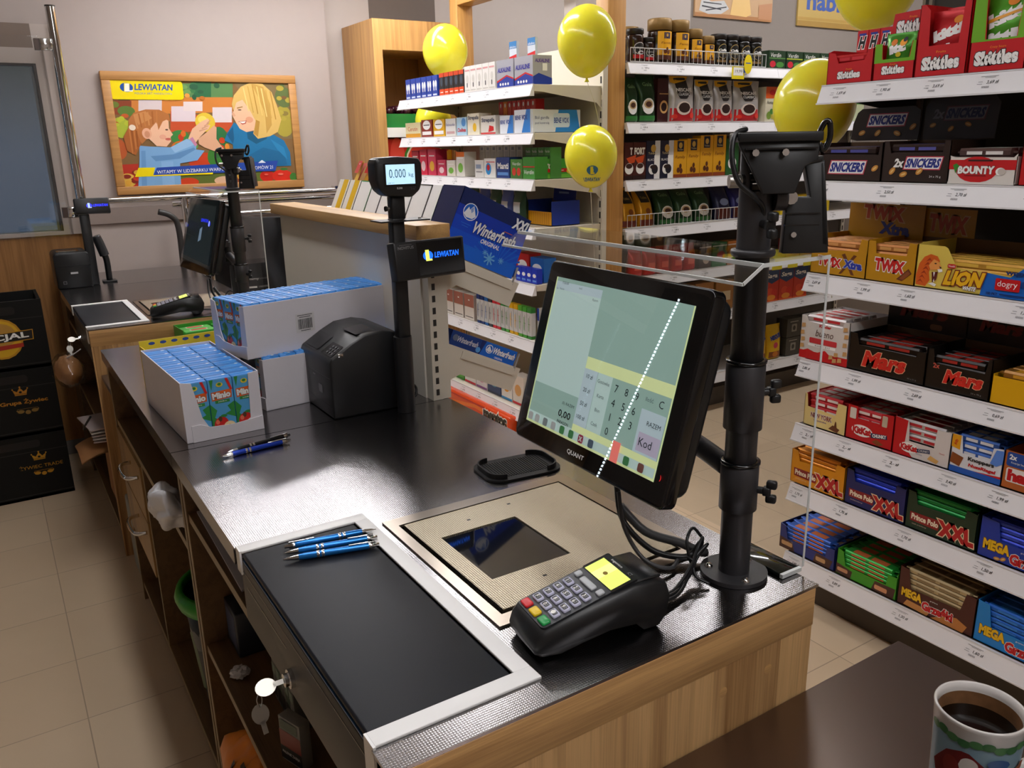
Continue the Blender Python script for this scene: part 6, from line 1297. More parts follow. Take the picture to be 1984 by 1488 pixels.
for k, (y, w) in enumerate(((3.43, .14), (3.28, .145))):
    pack('battery_box', ('silver battery box beside the white bulb boxes' if k == 0 else 'silver battery box nearest to the big balloon') , 'box', at(y, 0), R90, w, .10, .118, K('#a8a8b0', .3), [('p', [(0, 0), (w, 0), (w, .03), (w * .6, .045), (0, .022)], K('#1f3a9a')), ('p', [(0, .022), (w * .6, .045), (w, .03), (w, .036), (w * .6, .052), (0, .03)], RED), ('t', 'ALKALINE', w * .45, .075, w * .78, .018, K('#3a3a9a'), {'b': .04})] + [('e', .03 + .022 * q, .014, .007, .006, W_) for q in range(4)], sdeco=[('t', 'ALKALINE', .05, .096, .075, .014, K('#5a3a9a'), {'b': .03}), ('r', .05, .055, .075, .085, W_), ('p', [(0, 0), (.1, 0), (.1, .025), (.03, .045), (0, .03)], K('#1f3a9a'))])
    o = pack('battery_card', 'hanging battery card standing in the silver box' if k == 0 else 'second battery card standing in the silver box by the balloon', 'battery card', (PX + .055, y - .045, PZ[0] + .12), R90, .06, .012, .075, K('#c8d0d8'), [('r', 0, .045, .06, .075, K('#2a7ab8')), ('p', [(0, 0), (.06, 0), (.06, .02), (0, .012)], RED), ('t', 'alkaline', .03, .052, .05, .01, W_)])
# second shelf: remedies
rem = [(4.43, .185, .078, '#e8dcae', [('r', 0, 0, .185, .02, K('#d89a2a')), ('t', 'Cerutin', .09, .045, .12, .022, K('#c8502a'))], 'cream remedy box with orange lettering at the far end of the second shelf'),
       (4.23, .125, .088, '#8a2a20', [('e', .062, .06, .045, .024, W_), ('r', .062 - (.07) * .5, .06 - (.012) * .18, .062 + (.07) * .5, .06 + (.012) * .18, INK), ('r', .01, .01, .115, .028, W_)], 'dark red remedy box with a white oval'),
       (4.09, .125, .086, '#d8a41a', [('e', .062, .06, .045, .024, W_), ('r', .062 - (.07) * .5, .06 - (.012) * .18, .062 + (.07) * .5, .06 + (.012) * .18, INK), ('r', .01, .01, .115, .028, W_)], 'ochre remedy box with a white oval'),
       (3.95, .105, .084, '#dedcd8', [('t', 'Rutinoscorbin', .052, .055, .09, .014, K('#3a3a8a')), ('r', .01, .01, .095, .022, K('#c8a0a0'))], 'pale remedy box between the ochre and the light blue one'),
       (3.83, .10, .086, '#a8cce2', [('e', .07, .062, .022, .02, K('#4a8ac8')), ('t', 'Cholinex', .05, .026, .085, .018, K('#c8283a'), {'b': .03})], 'light blue lozenge box with red lettering'),
       (3.72, .115, .100, '#e6dec8', [('t', 'Strepsils', .058, .078, .10, .022, K('#2a3a5a'), {'b': .03}), ('e', .07, .035, .018, .02, K('#e8b82a'))], 'tall cream lozenge box with a yellow drop'),
       (3.59, .135, .084, '#dcd6cc', [('t', 'Strepsils', .068, .062, .115, .022, K('#2a3a5a'), {'b': .03}), ('p', [(.07, .01), (.12, .016), (.118, .034), (.08, .04)], RED), ('r', 0, 0, .135, .008, K('#c83a3a'))], 'cream lozenge box with red lozenges on it'),
       (3.415, .115, .078, '#e2e6ee', [('p', [(.06, 0), (.115, 0), (.115, .078), (.09, .078)], K('#2a7ac8')), ('t', 'BENE', .025, .05, .04, .016, K('#2a4a9a'), {'b': .02}), ('t', 'VOX', .075, .05, .04, .018, K('#2a4a9a'), {'b': .04})], 'small white and blue throat spray box'),
       (3.29, .130, .098, '#e2e6ee', [('p', [(.06, 0), (.13, 0), (.13, .098), (.1, .098)], K('#2a7ac8')), ('t', 'BENE', .03, .065, .045, .018, K('#2a4a9a'), {'b': .02}), ('t', 'VOX', .085, .065, .045, .02, K('#2a4a9a'), {'b': .04})], 'larger white and blue throat spray box')]
for y, w, h, c, d, lab in rem: pack('remedy_box', lab, 'box', at(y, 1), R90, w, .07, h, K(c), d)
pack('remedy_box', 'long white and blue throat spray box beside the balloon with the emblem', 'box', (PX + .02, 3.15, PZ[1] + .0006), 0, .26, .10, .095, K('#dfe3ea'), [('p', [(.12, 0), (.26, 0), (.24, .095), (.14, .095)], K('#2f86d0')), ('p', rr(.11, .02, .2, .08, .01), K('#cfdce8')), ('t', 'BENE VOX', .155, .05, .08, .022, K('#2a4a9a'), {'b': .03}), ('t', 'Ból gardła', .05, .06, .075, .016, K('#3a4a7a')), ('t', 'pod kontrolą', .05, .038, .075, .012, K('#3a4a7a'))])
for k in range(8):
    pack('lighter_card', 'tall red card box at the back of the second shelf', 'box', (PX + .115, 3.585 - .040 * k, PZ[1] + .0006), R90, .036, .05, .148, K('#c8181e') if k != 1 else K('#e8801a'), [('e', .018, .13, .006, .010, W_), ('r', .012, .04, .024, .09, K('#a01218'))], group='tall red boxes at the back')
# third shelf
for k, (c, w, h) in enumerate((('#b81c3a', .085, .13), ('#d8284a', .085, .135), ('#d23a5a', .09, .135), ('#c83a5a', .09, .08), ('#e2dccf', .09, .078), ('#dcd8d0', .085, .12))):
    y = (4.37, 4.27, 4.17, 4.06, 3.955, 3.85)[k]
    pack('juice_carton' if k < 3 else 'tea_box', ('dark red', 'bright red', 'rose red', 'small pink', 'small cream', 'white capped')[k] + ' carton at the far end of the third shelf', 'box', at(y, 2), R90, w, .07, h, K(c), [('e', w / 2, h * .35, w * .3, h * .2, K('#e8b03a') if k in (2,) else K('#f0d0d4') if k < 4 else K('#7ab84a')), ('r', w / 2 - (w * .7) * .5, h * .75 - (h * .12) * .18, w / 2 + (w * .7) * .5, h * .75 + (h * .12) * .18, W_)] + ([('r', 0, h * .8, w, h, K('#d86a1a'))] if k == 5 else []))
for k in range(7):
    pack('tall_white_box', 'tall grey white box at the back of the third shelf', 'box', (PX + .10, 3.76 - .058 * k, PZ[2] + .0006), R90, .053, .06, .150, K('#cfccc4'), [('r', .01, .03, .043, .12, K('#bdb9b4')), ('r', .015, .126, .038, .14, K('#8a8a92'))], group='tall white boxes at the back')
for y, w, h, c, d, lab in ((3.66, .085, .08, '#d8d6d2', [('r', .01, .04, .06, .06, K('#8a98b0')), ('r', .042 - (.06) * .5, .025 - (.012) * .18, .042 + (.06) * .5, .025 + (.012) * .18, INKG)], 'plain white box in front of the tall white boxes'),
       (3.57, .105, .088, '#e2e0dc', [('e', .04, .04, .026, .028, K('#2a8ac8')), ('e', .04, .046, .014, .014, RED), ('r', .06 - (.08) * .5, .072 - (.010) * .18, .06 + (.08) * .5, .072 + (.010) * .18, K('#c82a3a'))], 'white tablet box with blue and red roundel'),
       (3.455, .115, .094, '#1f3a7a', [('t', 'Manti', .058, .055, .095, .026, W_, {'b': .03}), ('r', .01, .012, .105, .026, K('#5a8ac8'))], 'navy blue tablet box on the third shelf'),
       (3.33, .10, .085, '#4a8a3a', [('t', 'Verdin', .05, .065, .07, .014, W_), ('r', 0, .0, .1, .03, K('#3a6a2a')), ('e', .03, .03, .016, .018, K('#c83a2a')), ('e', .07, .03, .016, .018, K('#c83a2a'))], 'green herbal box with two red fruits'),
       (3.225, .095, .095, '#3f8a34', [('t', 'Verdin', .048, .03, .08, .018, W_, {'sh': .2}), ('r', 0, .05, .095, .055, RED)], 'green herbal box next to the long green one')):
    pack('remedy_box', lab, 'box', at(y, 2), R90, w, .07, h, K(c), d)
for k in range(4):
    pack('herbal_box', 'small green herbal box on top of the row at the back of the third shelf', 'box', (PX + .10, 3.335 - .052 * k, PZ[2] + .0006), R90, .048, .06, .135, K('#4a8a3f'), [('t', 'Verdin', .024, .118, .036, .012, W_), ('r', 0, .09, .048, .1, K('#2a6a2a'))], group='green herbal boxes at the back')
pack('remedy_box', 'long green herbal box with red stripe beside the balloon', 'box', (PX + .016, 3.135, PZ[2] + .0006), 0, .24, .09, .085, K('#3f9a30'), [('r', 0, .026, .2, .042, RED), ('t', 'Verdin', .07, .058, .10, .032, W_, {'sh': .2, 'b': .03}), ('r', .13 - (.06) * .5, .034 - (.008) * .18, .13 + (.06) * .5, .034 + (.008) * .18, W_), ('e', .2, .03, .025, .014, K('#e8c82a')), ('r', 0, 0, .24, .018, K('#6ab83a'))])
# fourth shelf: bags, yellow carton
for k in range(6):
    pouch('snack_bag', 'dark green and silver bag behind the blue gum carton' , 'bag', at(3.98 - .11 * k, 3, .06), R90, .10, .05, .155, FO('#2c4a34') if k % 2 else FO('#4a5aa0'), [sub(.02, .05, .08, .10, K('#c8ccd0'))], group='bags on the fourth shelf')
t = display('yellow and blue open carton on the fourth shelf beside the balloon string', at(3.365, 3, .10), R90, .22, .16, .11, .062, K('#e0a01a'), [('r', .018 * k, .005, .018 * k + .003, .058, K('#b87a0a')) for k in range(12)], side=K('#1f3a9a'), contour=[(.22, .062), (0, .062)], header=([(.02, .10), (.20, .10), (.21, .17), (.03, .165)], [('r', .11 - (.08) * .5, .14 - (.024) * .18, .11 + (.08) * .5, .14 + (.024) * .18, K('#8aa0d0'))], K('#1f2f8a'), .15))
# fifth shelf
for k, (y, c, h) in enumerate(((3.62, '#c8321e', .10), (3.50, '#1f4a9a', .09), (3.375, '#c02a24', .12), (3.25, '#1f66b8', .11))):
    pack('paste_box', ('red', 'blue', 'large red', 'light blue')[k] + ' box standing on the fifth shelf', 'box', at(y, 4, .05 if k > 1 else 0), R90, .11, .07, h, K(c), [('e', .055, h * .55, .04, h * .2, W_)])
for k in range(4):
    pack('paste_box', 'small royal blue box at the near end of the fifth shelf', 'box', at(3.30 - .045 * k, 4), R90, .042, .03, .068, K('#1f3ac0'), [('e', .021, .036, .014, .009, W_), ('r', .006, .008, .036, .016, K('#6a9ae0'))], group='small royal blue boxes')
# sixth shelf: cosmetics
for k in range(3):
    pack('cosmetic_box', ('first', 'second', 'third')[k] + ' brown and white cosmetic box from the cream upright', 'box', at(4.05 - .115 * k, 5), R90, .10, .08, .135, K('#e2dcd4'), [('r', 0, .068, .10, .135, K('#a86a5a')), ('r', .05 - (.016) * .5, .105 - (.018) * .18, .05 + (.016) * .5, .105 + (.018) * .18, W_), ('r', .05 - (.08) * .5, .015 - (.010) * .18, .05 + (.08) * .5, .015 + (.010) * .18, INK)], side=K('#b8aaa2'))
for k in range(13):
    c = ('#1f3a7a', '#1f3a7a', '#2a6ab8', '#3a3a3f', '#d02a3a', '#d02a3a', '#2a8a3a', '#4aa03a', '#e8b41a', '#e8b41a', '#5ab03a', '#4aa83a', '#3a8a3a')[k]
    t = thing('marker_pack', ('navy', 'navy', 'blue', 'dark grey', 'red', 'red', 'green', 'green', 'yellow', 'yellow', 'lime', 'lime', 'leaf green')[k] + ' tipped clear tube pack in the row on the sixth shelf', 'tube pack', at(3.69 - .040 * k, 5), R90, 'clear tube packs on the sixth shelf')
    m = MB(); m.box(0, .034, 0, .026, .014, .125, K('#d6d8d8', .25)); m.deco([('r', .017 - (.018) * .5, .07 - (.09 if 0 else .006) * .18, .017 + (.018) * .5, .07 + (.09 if 0 else .006) * .18, K(c)), ('r', .010, .035, .014, .10, K(c)), ('r', .020, .03, .0225, .11, K('#8a8a8c'))], FRONT(0), .0005); m.build('tube', t)
    MB().box(.002, .032, .001, .025, .0, .014, K(c)).build('base_cap', t); MB().box(.001, .033, .0, .026, .125, .150, K(c)).build('top_cap', t)
for k in range(3):
    pack('pen_pack', 'blue capped clear pack at the near end of the sixth shelf', 'tube pack', at(3.175 - .014 - .0 - .034 * k if 0 else 3.168 - .018 * k, 5, .03 + .03 * k), R90, .016, .026, .15, K('#d8dade', .25), [('r', 0, .09, .016, .15, K('#1f3fb0'))], group='blue capped packs')
# lowest shelf: hygiene packs and the orange sweets carton
for k, (y, c, w, h) in enumerate(((4.02, '#5aa83a', .11, .085), (3.90, '#e2e2de', .12, .10), (3.77, '#dcd6d8', .11, .11), (3.65, '#2a3f6a', .13, .13), (3.51, '#e6e4e0', .10, .14), (3.40, '#e2ddd6', .10, .15))):
    pack('hygiene_pack', ('green', 'white', 'pale pink printed', 'dark blue striped', 'white with colourful figures', 'white with cotton buds')[k] + ' pack on the lowest shelf', 'pack', at(y, 6, .03), R90, w, .06, h, K(c), [('e', w * .5, h * .5, w * .3, h * .2, K(('#8ad05a', '#d84a6a', '#c87aa0', '#5a9ab0', '#e8a02a', '#d8a86a')[k])), ('r', 0, 0, w, .012, K(('#3a8a2a', '#c8283a', '#8a4a8a', '#1a2a4a', '#2a8ac8', '#d02a3a')[k]))])
t = thing('sweets_multipack', 'orange multipack of rolled sweets with black lettering leaning at the foot of the household gondola', 'sweets pack', (PX - .055, 4.02, .06), R90)
m = MB(); OR2 = K('#d8481a', .25); m.box(0, .74, 0, .05, 0, .085, OR2, .012)
m.deco([('p', [(.1, .01), (.4, .05), (.72, .03), (.72, .05), (.4, .07), (.1, .03)], K('#e8701f', .25)), ('t', 'mentos', .60, .045, .22, .048, K('#141414', .25), {'b': .08, 'ol': W_, 'ow': .14}), ('r', .02, .07, .5, .078, K('#b8281a', .25))], FRONT(0), .0006); m.build('wrapped_pack', t)

# oak frame around the gondola end
OP = wood('oak_frame_post', '#a8733a', '#d2a05c', 'z', .5)
t = thing('oak_frame', 'tall oak frame of two posts and a beam around the household gondola', 'frame', (2.5465, 3.8, 0))
MB().box(-.0515, .0515, -.688, -.60, 0, 2.74, OP, .003).build('post', t); MB().box(-.0515, .0515, .69, .78, 0, 2.74, OP, .003).build('post', t); MB().box(-.0515, .0515, -.60, .69, 2.215, 2.36, wood('oak_frame_beam', '#a8733a', '#d2a05c', 'y', 5.), .003).build('beam', t)

# ---------------------------------------------------------------- oak produce stand at the back
t = thing('produce_stand', 'oak produce stand with green crates at the back wall', 'stand', (2.057, 4.70, 0))
OC = wood('oak_stand', '#9a6c3c', '#c89a60', 'z', .35)
MB().box(0, .055, 0, .465, 0, 2.15, OC).build('side_panel', t); MB().box(.50, .555, 0, .465, 0, 2.15, OC).build('side_panel', t); MB().box(.055, .50, 0, .465, 1.985, 2.15, OC).build('top_panel', t); MB().box(.055, .50, .445, .465, 0, 1.985, wood('oak_stand_back', '#7a4e28', '#9a6a3c', 'z', .35)).build('back_panel', t)
for z in (1.535, 1.20): MB().box(0.055, .50, .02, .365, z, z + .02, OC).build('tray_board', t)
MB().box(.056, .50, .005, .02, 1.50, 1.555, WHT).build('price_rail', t)
m = MB(); m.box(.056, .50, .03, .04, 1.23, 1.49, K('#c8281e')); m.deco([('e', .07, .14, .05, .13, K('#e04a3a')), ('e', .26, .13, .15, .14, K('#3a7a2a')), ('e', .26, .13, .135, .125, K('#e8e0c0')), ('e', .26, .13, .125, .115, K('#e0402e')), ('p', [(.02, .0), (.12, .02), (.10, .06), (.02, .08)], K('#a8b82a')), ('p', [(.34, .0), (.44, .0), (.44, .2), (.36, .16)], K('#e8a81a'))], lambda x, z, o: (.056 + x, .03 - o, 1.23 + z)); m.build('fruit_print', t)
def crate(z, label):
    t = thing('green_crate', label, 'crate', (2.118, 4.725, z)); G = K('#1f7a3a', .4)
    MB().box(0, .42, 0, .32, 0, .008, G).build('base', t)
    for a in ((0, .42, 0, .012), (0, .42, .308, .32), (0, .012, .012, .308), (.408, .42, .012, .308)): MB().box(*a, .008, .078, G).build('side_wall', t)
crate(1.556, 'green crate of dark plums in the oak stand'); 
pl = None
for k in range(15):
    if pl is None: m = MB(); m.lathe([(0, -.024), (.016, -.019), (.025, -.004), (.024, .010), (.012, .022), (.002, .020), (0, .019)], mat('plum_skin', '#3a1420', .25, var=.3), 14); pl = o = m.build('plum')
    else: o = pl.copy(); COL.objects.link(o)
    o.location = (2.16 + .058 * (k % 6), 4.765 + .055 * ((k // 6) % 3), 1.556 + .092 + .012 * (k % 2)); tag(o, 'dark purple plum in the green crate', 'plum', 'plums in the green crate')
tag(MB().box(2.134, 2.52, 4.742, 5.02, 1.566, 1.625, mat('plum_skin', '#3a1420', .25)).build('plum_layer'), 'bed of plums filling the green crate', 'plums', kind='stuff')

# ================================================================ COFFEE WALL (faces the camera along the back)
KX, KL, KY_ = 2.602, 2.24, 3.10
KZ = [1.793, 1.531, 1.268, 1.040, .800, .560, .215]
GK = gondola('long white gondola of coffee and tea along the grey wall', (KX, KY_, 0), 0, KL, .44, 1.80, mat('gondola_grey', '#5a524b', .55), .1, .075)
for z in KZ:
    for j in range(2):
        shelf(GK, z, 1.0 if j == 0 else 1.236, .43, [(.1 + .22 * k, '%d,%02d zł' % (9 + k * 3, 99 - 10 * k)) for k in range(4)], mt=mat('shelf_white', '#d8d4d0', .45), x0=j * 1.002)
def kat(x, i, dy=.012): return (x, KY_ + dy, KZ[i] + .0006)
def wire(i, x0, x1, label, h=.062):
    t = thing('wire_rail', label, 'wire rail', (x0, KY_ + .004, KZ[i] + .001)); L = x1 - x0; Wm = mat('wire_white', '#d6d6d6', .3, .3)
    m = MB(); m.tube([(0, 0, h), (L, 0, h)], .0022, Wm, 6, 1); m.tube([(0, 0, .003), (L, 0, .003)], .0022, Wm, 6, 1); m.build('long_wire', t)
    n = int(L / .028); m = MB()
    for k in range(n + 1): m.box(k * L / n - .001, k * L / n + .001, -.001, .001, .002, h, Wm)
    m.build('upright_wires', t)
wire(0, 2.62, 3.52, 'white wire rail in front of the coffee jars')
wire(3, 2.62, 3.60, 'white wire rail in front of the soft coffee bags')
JLG = mat('jar_gold_lid', '#8a6c3c', .4, .3); JB_ = mat('jar_brown', '#2a1710', .2, var=.2); JBK = mat('jar_black', '#141210', .2)
CY_ = K('#e2a41a'); 
def tch(x, y, w, h): return [('r', x - w / 2, y - h / 2, x + w / 2, y + h / 2, CY_, (5, 1)), ('r', x - w * .18, y + h * .24, x + w * .20, y + h * .46, K('#1a1f4a'), (3, 1)), ('e', x, y + h * .36, w * .06, h * .06, K('#c8a04a')), ('t', 'Family', x, y + h * .08, w * .62, h * .10, K('#7a3a14'), {'sh': .2}), ('e', x - w * .1, y - h * .22, w * .09, h * .07, K('#5a2a12')), ('e', x + w * .08, y - h * .24, w * .09, h * .07, K('#5a2a12')), ('e', x, y - h * .12, w * .07, h * .06, K('#5a2a12')), ('r', x - w / 2, y - h / 2, x + w / 2, y - h * .34, K('#4a2010'), (5, 1))]
def nes(x, y, w, h): return [('e', x, y + h * .12, w * .5, h * .36, K('#c8c0bc')), ('e', x, y + h * .12, w * .45, h * .32, K('#1a1412')), ('t', 'NESCAFÉ', x, y + h * .17, w * .8, h * .10, W_), ('e', x + w * .1, y - h * .12, w * .28, h * .10, W_), ('e', x + w * .1, y - h * .12, w * .22, h * .07, K('#3a1a10')), ('r', x - w * .5, y - h * .46, x + w * .5, y - h * .24, RED, (5, 1))]
def cof(x, y, w, h): return [('e', x, y, w * .5, h * .46, K('#b89a5a')), ('e', x, y, w * .47, h * .43, K('#141210')), ('t', 'Coffee', x, y + h * .08, w * .8, h * .14, W_, {'sh': .2, 'b': .04}), ('t', 'Classic', x, y - h * .12, w * .7, h * .10, K('#d8c89a'), {'sh': .2}), ('r', x - w * .5, y - h * .66, x + w * .5, y - h * .5, K('#8a6a3a'), (5, 1))]
jars = [(2.692, .040, .15, 'b', 'n'), (2.735, .046, .17, 'g', 't', .095), (2.768, .033, .115, 'b', 'n'), (2.842, .056, .20, 'g', 't'), (2.957, .054, .198, 'g', 't'), (3.060, .044, .165, 'g', 't'), (3.148, .040, .138, 'g', 't'), (3.232, .040, .152, 'k', 'c'), (3.316, .040, .152, 'k', 'c'), (3.400, .040, .150, 'k', 'c'), (3.484, .040, .148, 'k', 'c')]
jn = ['brown coffee jar with dark lid beside the oak post', 'gold lidded yellow coffee jar behind the first brown jar', 'short brown coffee jar with dark lid', 'tallest gold lidded yellow coffee jar', 'gold lidded yellow coffee jar right after the tallest one', 'medium gold lidded yellow coffee jar', 'small gold lidded yellow coffee jar next to the black jars', 'first black coffee jar from the gold lidded jars', 'second black coffee jar from the gold lidded jars', 'third black coffee jar from the gold lidded jars', 'last black coffee jar, beside the green tea boxes']
for (x, r, h, lc, kind, *rest), lab in zip(jars, jn):
    dy = .06 + (rest[0] if rest else 0); w = r * 1.7
    d = tch(0, h * .40, w, h * .62) if kind == 't' else nes(0, h * .36, w, h * .5) if kind == 'n' else cof(0, h * .46, w, h * .5)
    jar(lab, (x, KY_ + dy, KZ[0] + .0006), r, h, JLG if lc == 'g' else mat('jar_lid_dark', '#1c1614', .35), JB_ if kind != 'c' else JBK, d, squat=.26 if lc == 'g' else .16)
for k in range(6):
    pack('tea_box', 'green tea box with red fruit on the top coffee shelf', 'box', (3.56 + .135 * k, KY_ + .02, KZ[0] + .0006), 0, .125, .07, .088, K('#1f3a22'), [('t', 'Verdin', .05, .066, .08, .020, W_, {'sh': .2}), ('r', 0, .048, .125, .053, K('#b8c83a') if k % 2 else K('#5a8a4a')), ('e', .03, .022, .022, .016, K('#c8283a')), ('e', .085, .02, .03, .014, K('#4a8a3a'))], group='green tea boxes')
# price flag
t = thing('price_flag', 'yellow price holder with round yellow flag on the top coffee shelf', 'price flag', (3.25, KY_ - .022, KZ[0] - .06))
m = MB(); m.box(0, .085, -.003, 0, 0, .058, K('#e8d41a')); m.deco([('r', .008, .016, .077, .054, LABW), ('t', '19,99', .045, .035, .05, .016, INK)], FRONT(-.003)); m.build('holder', t)
m = MB(); m.prism(ell(.105, .07, .028, .045, 20), 'y', -.008, -.006, K('#f0d81a')); m.prism([(.078, .03), (.10, .03), (.098, .075), (.080, .07)], 'y', -.006, -.004, K('#2450b0')); m.deco([('r', .105 - (.036) * .5, .075 - (.012) * .18, .105 + (.036) * .5, .075 + (.012) * .18, K('#2450b0'))], FRONT(-.008)); m.build('round_flag', t)
# second coffee shelf: pouches
gb = FO('#1f3f22')
def greenbag(x, w, h, lab, i, dy, slump=0.0, grp=None):
    pouch('coffee_bag', lab, 'coffee bag', kat(x, i, dy), 0, w, .07, h, gb, [('t', 'Tchibo' if 0 else 'Gala', w / 2, h * .80, w * .5, h * .08, K('#8ab07a')), ('e', w * .5, h * .34, w * .34, h * .17, W_), ('e', w * .5, h * .38, w * .26, h * .09, K('#c8a87a')), ('e', w * .5, h * .38, w * .18, h * .06, K('#4a2a1a')), sub(w * .08, h * .03, w * .92, h * .14, K('#2f7a34'))], None, grp, slump)
greenbag(2.612, .085, .20, 'dark green coffee bag half behind the oak post, second coffee shelf', 1, .02)
greenbag(2.702, .115, .215, 'dark green coffee bag with a white cup, second coffee shelf', 1, .03)
pack('coffee_box', 'dark maroon coffee box behind the red pouches', 'box', kat(2.823, 1, .04), 0, .068, .07, .20, K('#3a1214'), [('e', .042, .07, .026, .03, K('#d8a86a')), ('e', .042, .07, .018, .02, K('#2a100c')), ('r', .042 - (.06) * .5, .13 - (.012) * .18, .042 + (.06) * .5, .13 + (.012) * .18, K('#c8a06a'))])
NB = FO('#b8b4b2')
def nescpouch(x, w, h, lab):
    d = [sub(w * .02, h * .02, w * .98, h * .30, K('#b81820')), ('p', [(w * .16, h * .96), (w * .66, h * .96), (w * .72, h * .60), (w * .60, h * .50), (w * .30, h * .50), (w * .18, h * .66)], K('#1c1614')), ('p', [(w * .02, h * .985), (w * .74, h * .985), (w * .66, h * .90), (w * .14, h * .82), (w * .02, h * .86)], K('#e2a81a')), ('t', 'NESCAFÉ', w * .5, h * .70, w * .62, h * .09, W_, {'b': .03}), ('t', 'CLASSIC', w * .48, h * .60, w * .46, h * .06, W_), ('e', w * .48, h * .30, w * .30, h * .15, K('#d8c8bc')), ('e', w * .50, h * .31, w * .24, h * .11, K('#2a140e')), ('e', w * .14, h * .12, w * .10, h * .05, K('#d8382a')), ('e', w * .82, h * .14, w * .10, h * .06, K('#d8382a'))]
    pouch('coffee_pouch', lab, 'coffee pouch', kat(x, 1, .018), 0, w, .06, h, NB, d)
nescpouch(2.895, .165, .215, 'silver and red coffee pouch, first of the row from the oak post'); nescpouch(3.066, .128, .20, 'narrower silver and red coffee pouch, second of the row'); nescpouch(3.198, .128, .20, 'third silver and red coffee pouch of the row'); nescpouch(3.335, .19, .20, 'widest silver and red coffee pouch, last of the row')
for k, (c, lab) in enumerate((('#d8581a', 'orange topped tea box beside the red pouches'), ('#c8c4bc', 'grey topped tea box next to the orange topped one'), ('#e0a01a', 'yellow topped tea box under the big balloon'), ('#4a8a3a', 'green topped tea box beside the big balloon'))):
    pack('tea_box', lab, 'box', kat(3.545 + .105 * k, 1), 0, .098, .06, .172, K('#d8d2b8'), [('r', 0, .115, .098, .172, K(c)), ('e', .049, .145, .022, .014, RED), ('t', 'Rumianek', .049, .095, .07, .016, INK), ('e', .03, .03, .018, .02, K('#7a9a3a')), ('e', .065, .028, .02, .018, K('#c8b84a')), ('e', .05, .05, .016, .014, K('#4a8a3a'))])
for k in range(4):
    pack('tea_box', 'small tea box behind the terminal cradle on the second coffee shelf', 'box', kat(3.975 + .10 * k, 1), 0, .09, .06, .13, K('#c8d0a8'), [('r', 0, .09, .09, .13, K('#4a8a3a'))], group='small tea boxes')
# third coffee shelf
for k, x in enumerate((2.603, 2.656)):
    w = (.05, .078)[k]
    pack('coffee_box', ('brick coffee pack half behind the oak post' if k == 0 else 'dark maroon coffee brick with white cup'), 'coffee pack', kat(x, 2), 0, w, .06, .172, K('#4a1a14'), [('t', 'FORT' if k else 'T', w / 2 if k else w * .8, .132, w * .8 if k else .013, .028, W_, {'b': .06}), ('p', [(.01, .10), (.07, .115), (.06, .08), (.03, .075)], K('#c84a1a')), ('e', w * .55, .052, .026, .026, W_), ('e', w * .55, .064, .02, .012, K('#3a1a10')), ('r', 0, 0, w, .02, K('#2a0e0a'))])
for k, x in enumerate((2.738, 2.826)):
    w = .086
    pack('coffee_box', ('first' if k == 0 else 'second') + ' navy blue coffee brick with a black and white cup', 'coffee pack', kat(x, 2), 0, w, .06, .178, K('#1a1c34'), [('r', w * .58, 0, w, .11, W_), ('r', w * .62, .11, w, .178, K('#d8d8dc')), ('e', w * .5, .142, .016, .018, K('#c8a04a')), ('t', 'Tchibo', w * .42, .12, .05, .010, K('#d8c89a')), ('t', 'BLACK', w * .38, .09, .05, .010, W_), ('e', w * .42, .045, .022, .024, W_), ('e', w * .62, .045, .020, .022, K('#141420')), ('e', w * .5, .056, .02, .010, K('#2a1a14'))])
for k, (x, h) in enumerate(((2.914, .178), (3.003, .184), (3.093, .198), (3.184, .200))):
    w = .087
    pack('coffee_box', ('first', 'second', 'third', 'fourth')[k] + ' yellow coffee brick from the navy bricks', 'coffee pack', kat(x, 2), 0, w, .06, h, CY_, [('r', w * .25, h * .70, w * .75, h * .98, K('#1a1c34')), ('e', w * .5, h * .86, .012, .014, K('#c8a04a')), ('t', 'Tchibo', w * .5, h * .75, .034, .008, K('#e8d8a8')), ('t', 'Family', w * .5, h * .54, w * .72, h * .10, K('#7a3a14'), {'sh': .2}), ('e', w * .36, h * .20, .010, .013, K('#5a2a12')), ('e', w * .58, h * .18, .010, .013, K('#5a2a12')), ('e', w * .52, h * .31, .008, .012, K('#5a2a12')), ('r', 0, 0, w, h * .09, K('#8a3a14'))])
pack('coffee_box', 'green coffee brick behind the terminal cradle', 'coffee pack', kat(3.276, 2), 0, .09, .06, .18, K('#1f5a2a'), [('e', .045, .06, .03, .03, W_), ('e', .045, .072, .022, .014, K('#4a2a1a'))])
# fourth: slumped bags behind the wire rail
for k, (x, lab) in enumerate(((2.615, 'yellow bean bag half behind the oak post on the fourth coffee shelf'), (2.725, 'second yellow bean bag on the fourth coffee shelf'))):
    w, h = .10, .185; pouch('coffee_bag', lab, 'coffee bag', kat(x, 3, .03), 0, w, .07, h, FO('#d89a1a'), [sub(w * .2, h * .62, w * .8, h * .95, K('#1a1614')), ('t', 'Tchibo', w * .5, h * .74, w * .4, h * .06, K('#c8a85a')), sub(w * .06, h * .02, w * .94, h * .18, K('#7a2a12')), ('e', w * .55, h * .4, w * .16, h * .08, K('#8a4a14'))], None, None, .8)
for k, lab in enumerate(('first', 'second', 'third')):
    greenbag(2.85 + .125 * k, .118, .18, '%s dark green slumped coffee bag behind the wire rail' % lab, 3, .03, .8)
for k, (x, lab) in enumerate(((3.255, 'dark blue coffee bag behind the wire rail'), (3.375, 'violet blue coffee bag at the end of the wire rail'))):
    w, h = .112, .18; pouch('coffee_bag', lab, 'coffee bag', kat(x, 3, .03), 0, w, .07, h, FO('#1c2046' if k == 0 else '#2a2a70'), [sub(w * .05, h * .03, w * .95, h * .34, K('#6a2a1a')), ('e', w * .5, h * .5, w * .3, h * .1, K('#8a9ac8'))], None, None, .8)
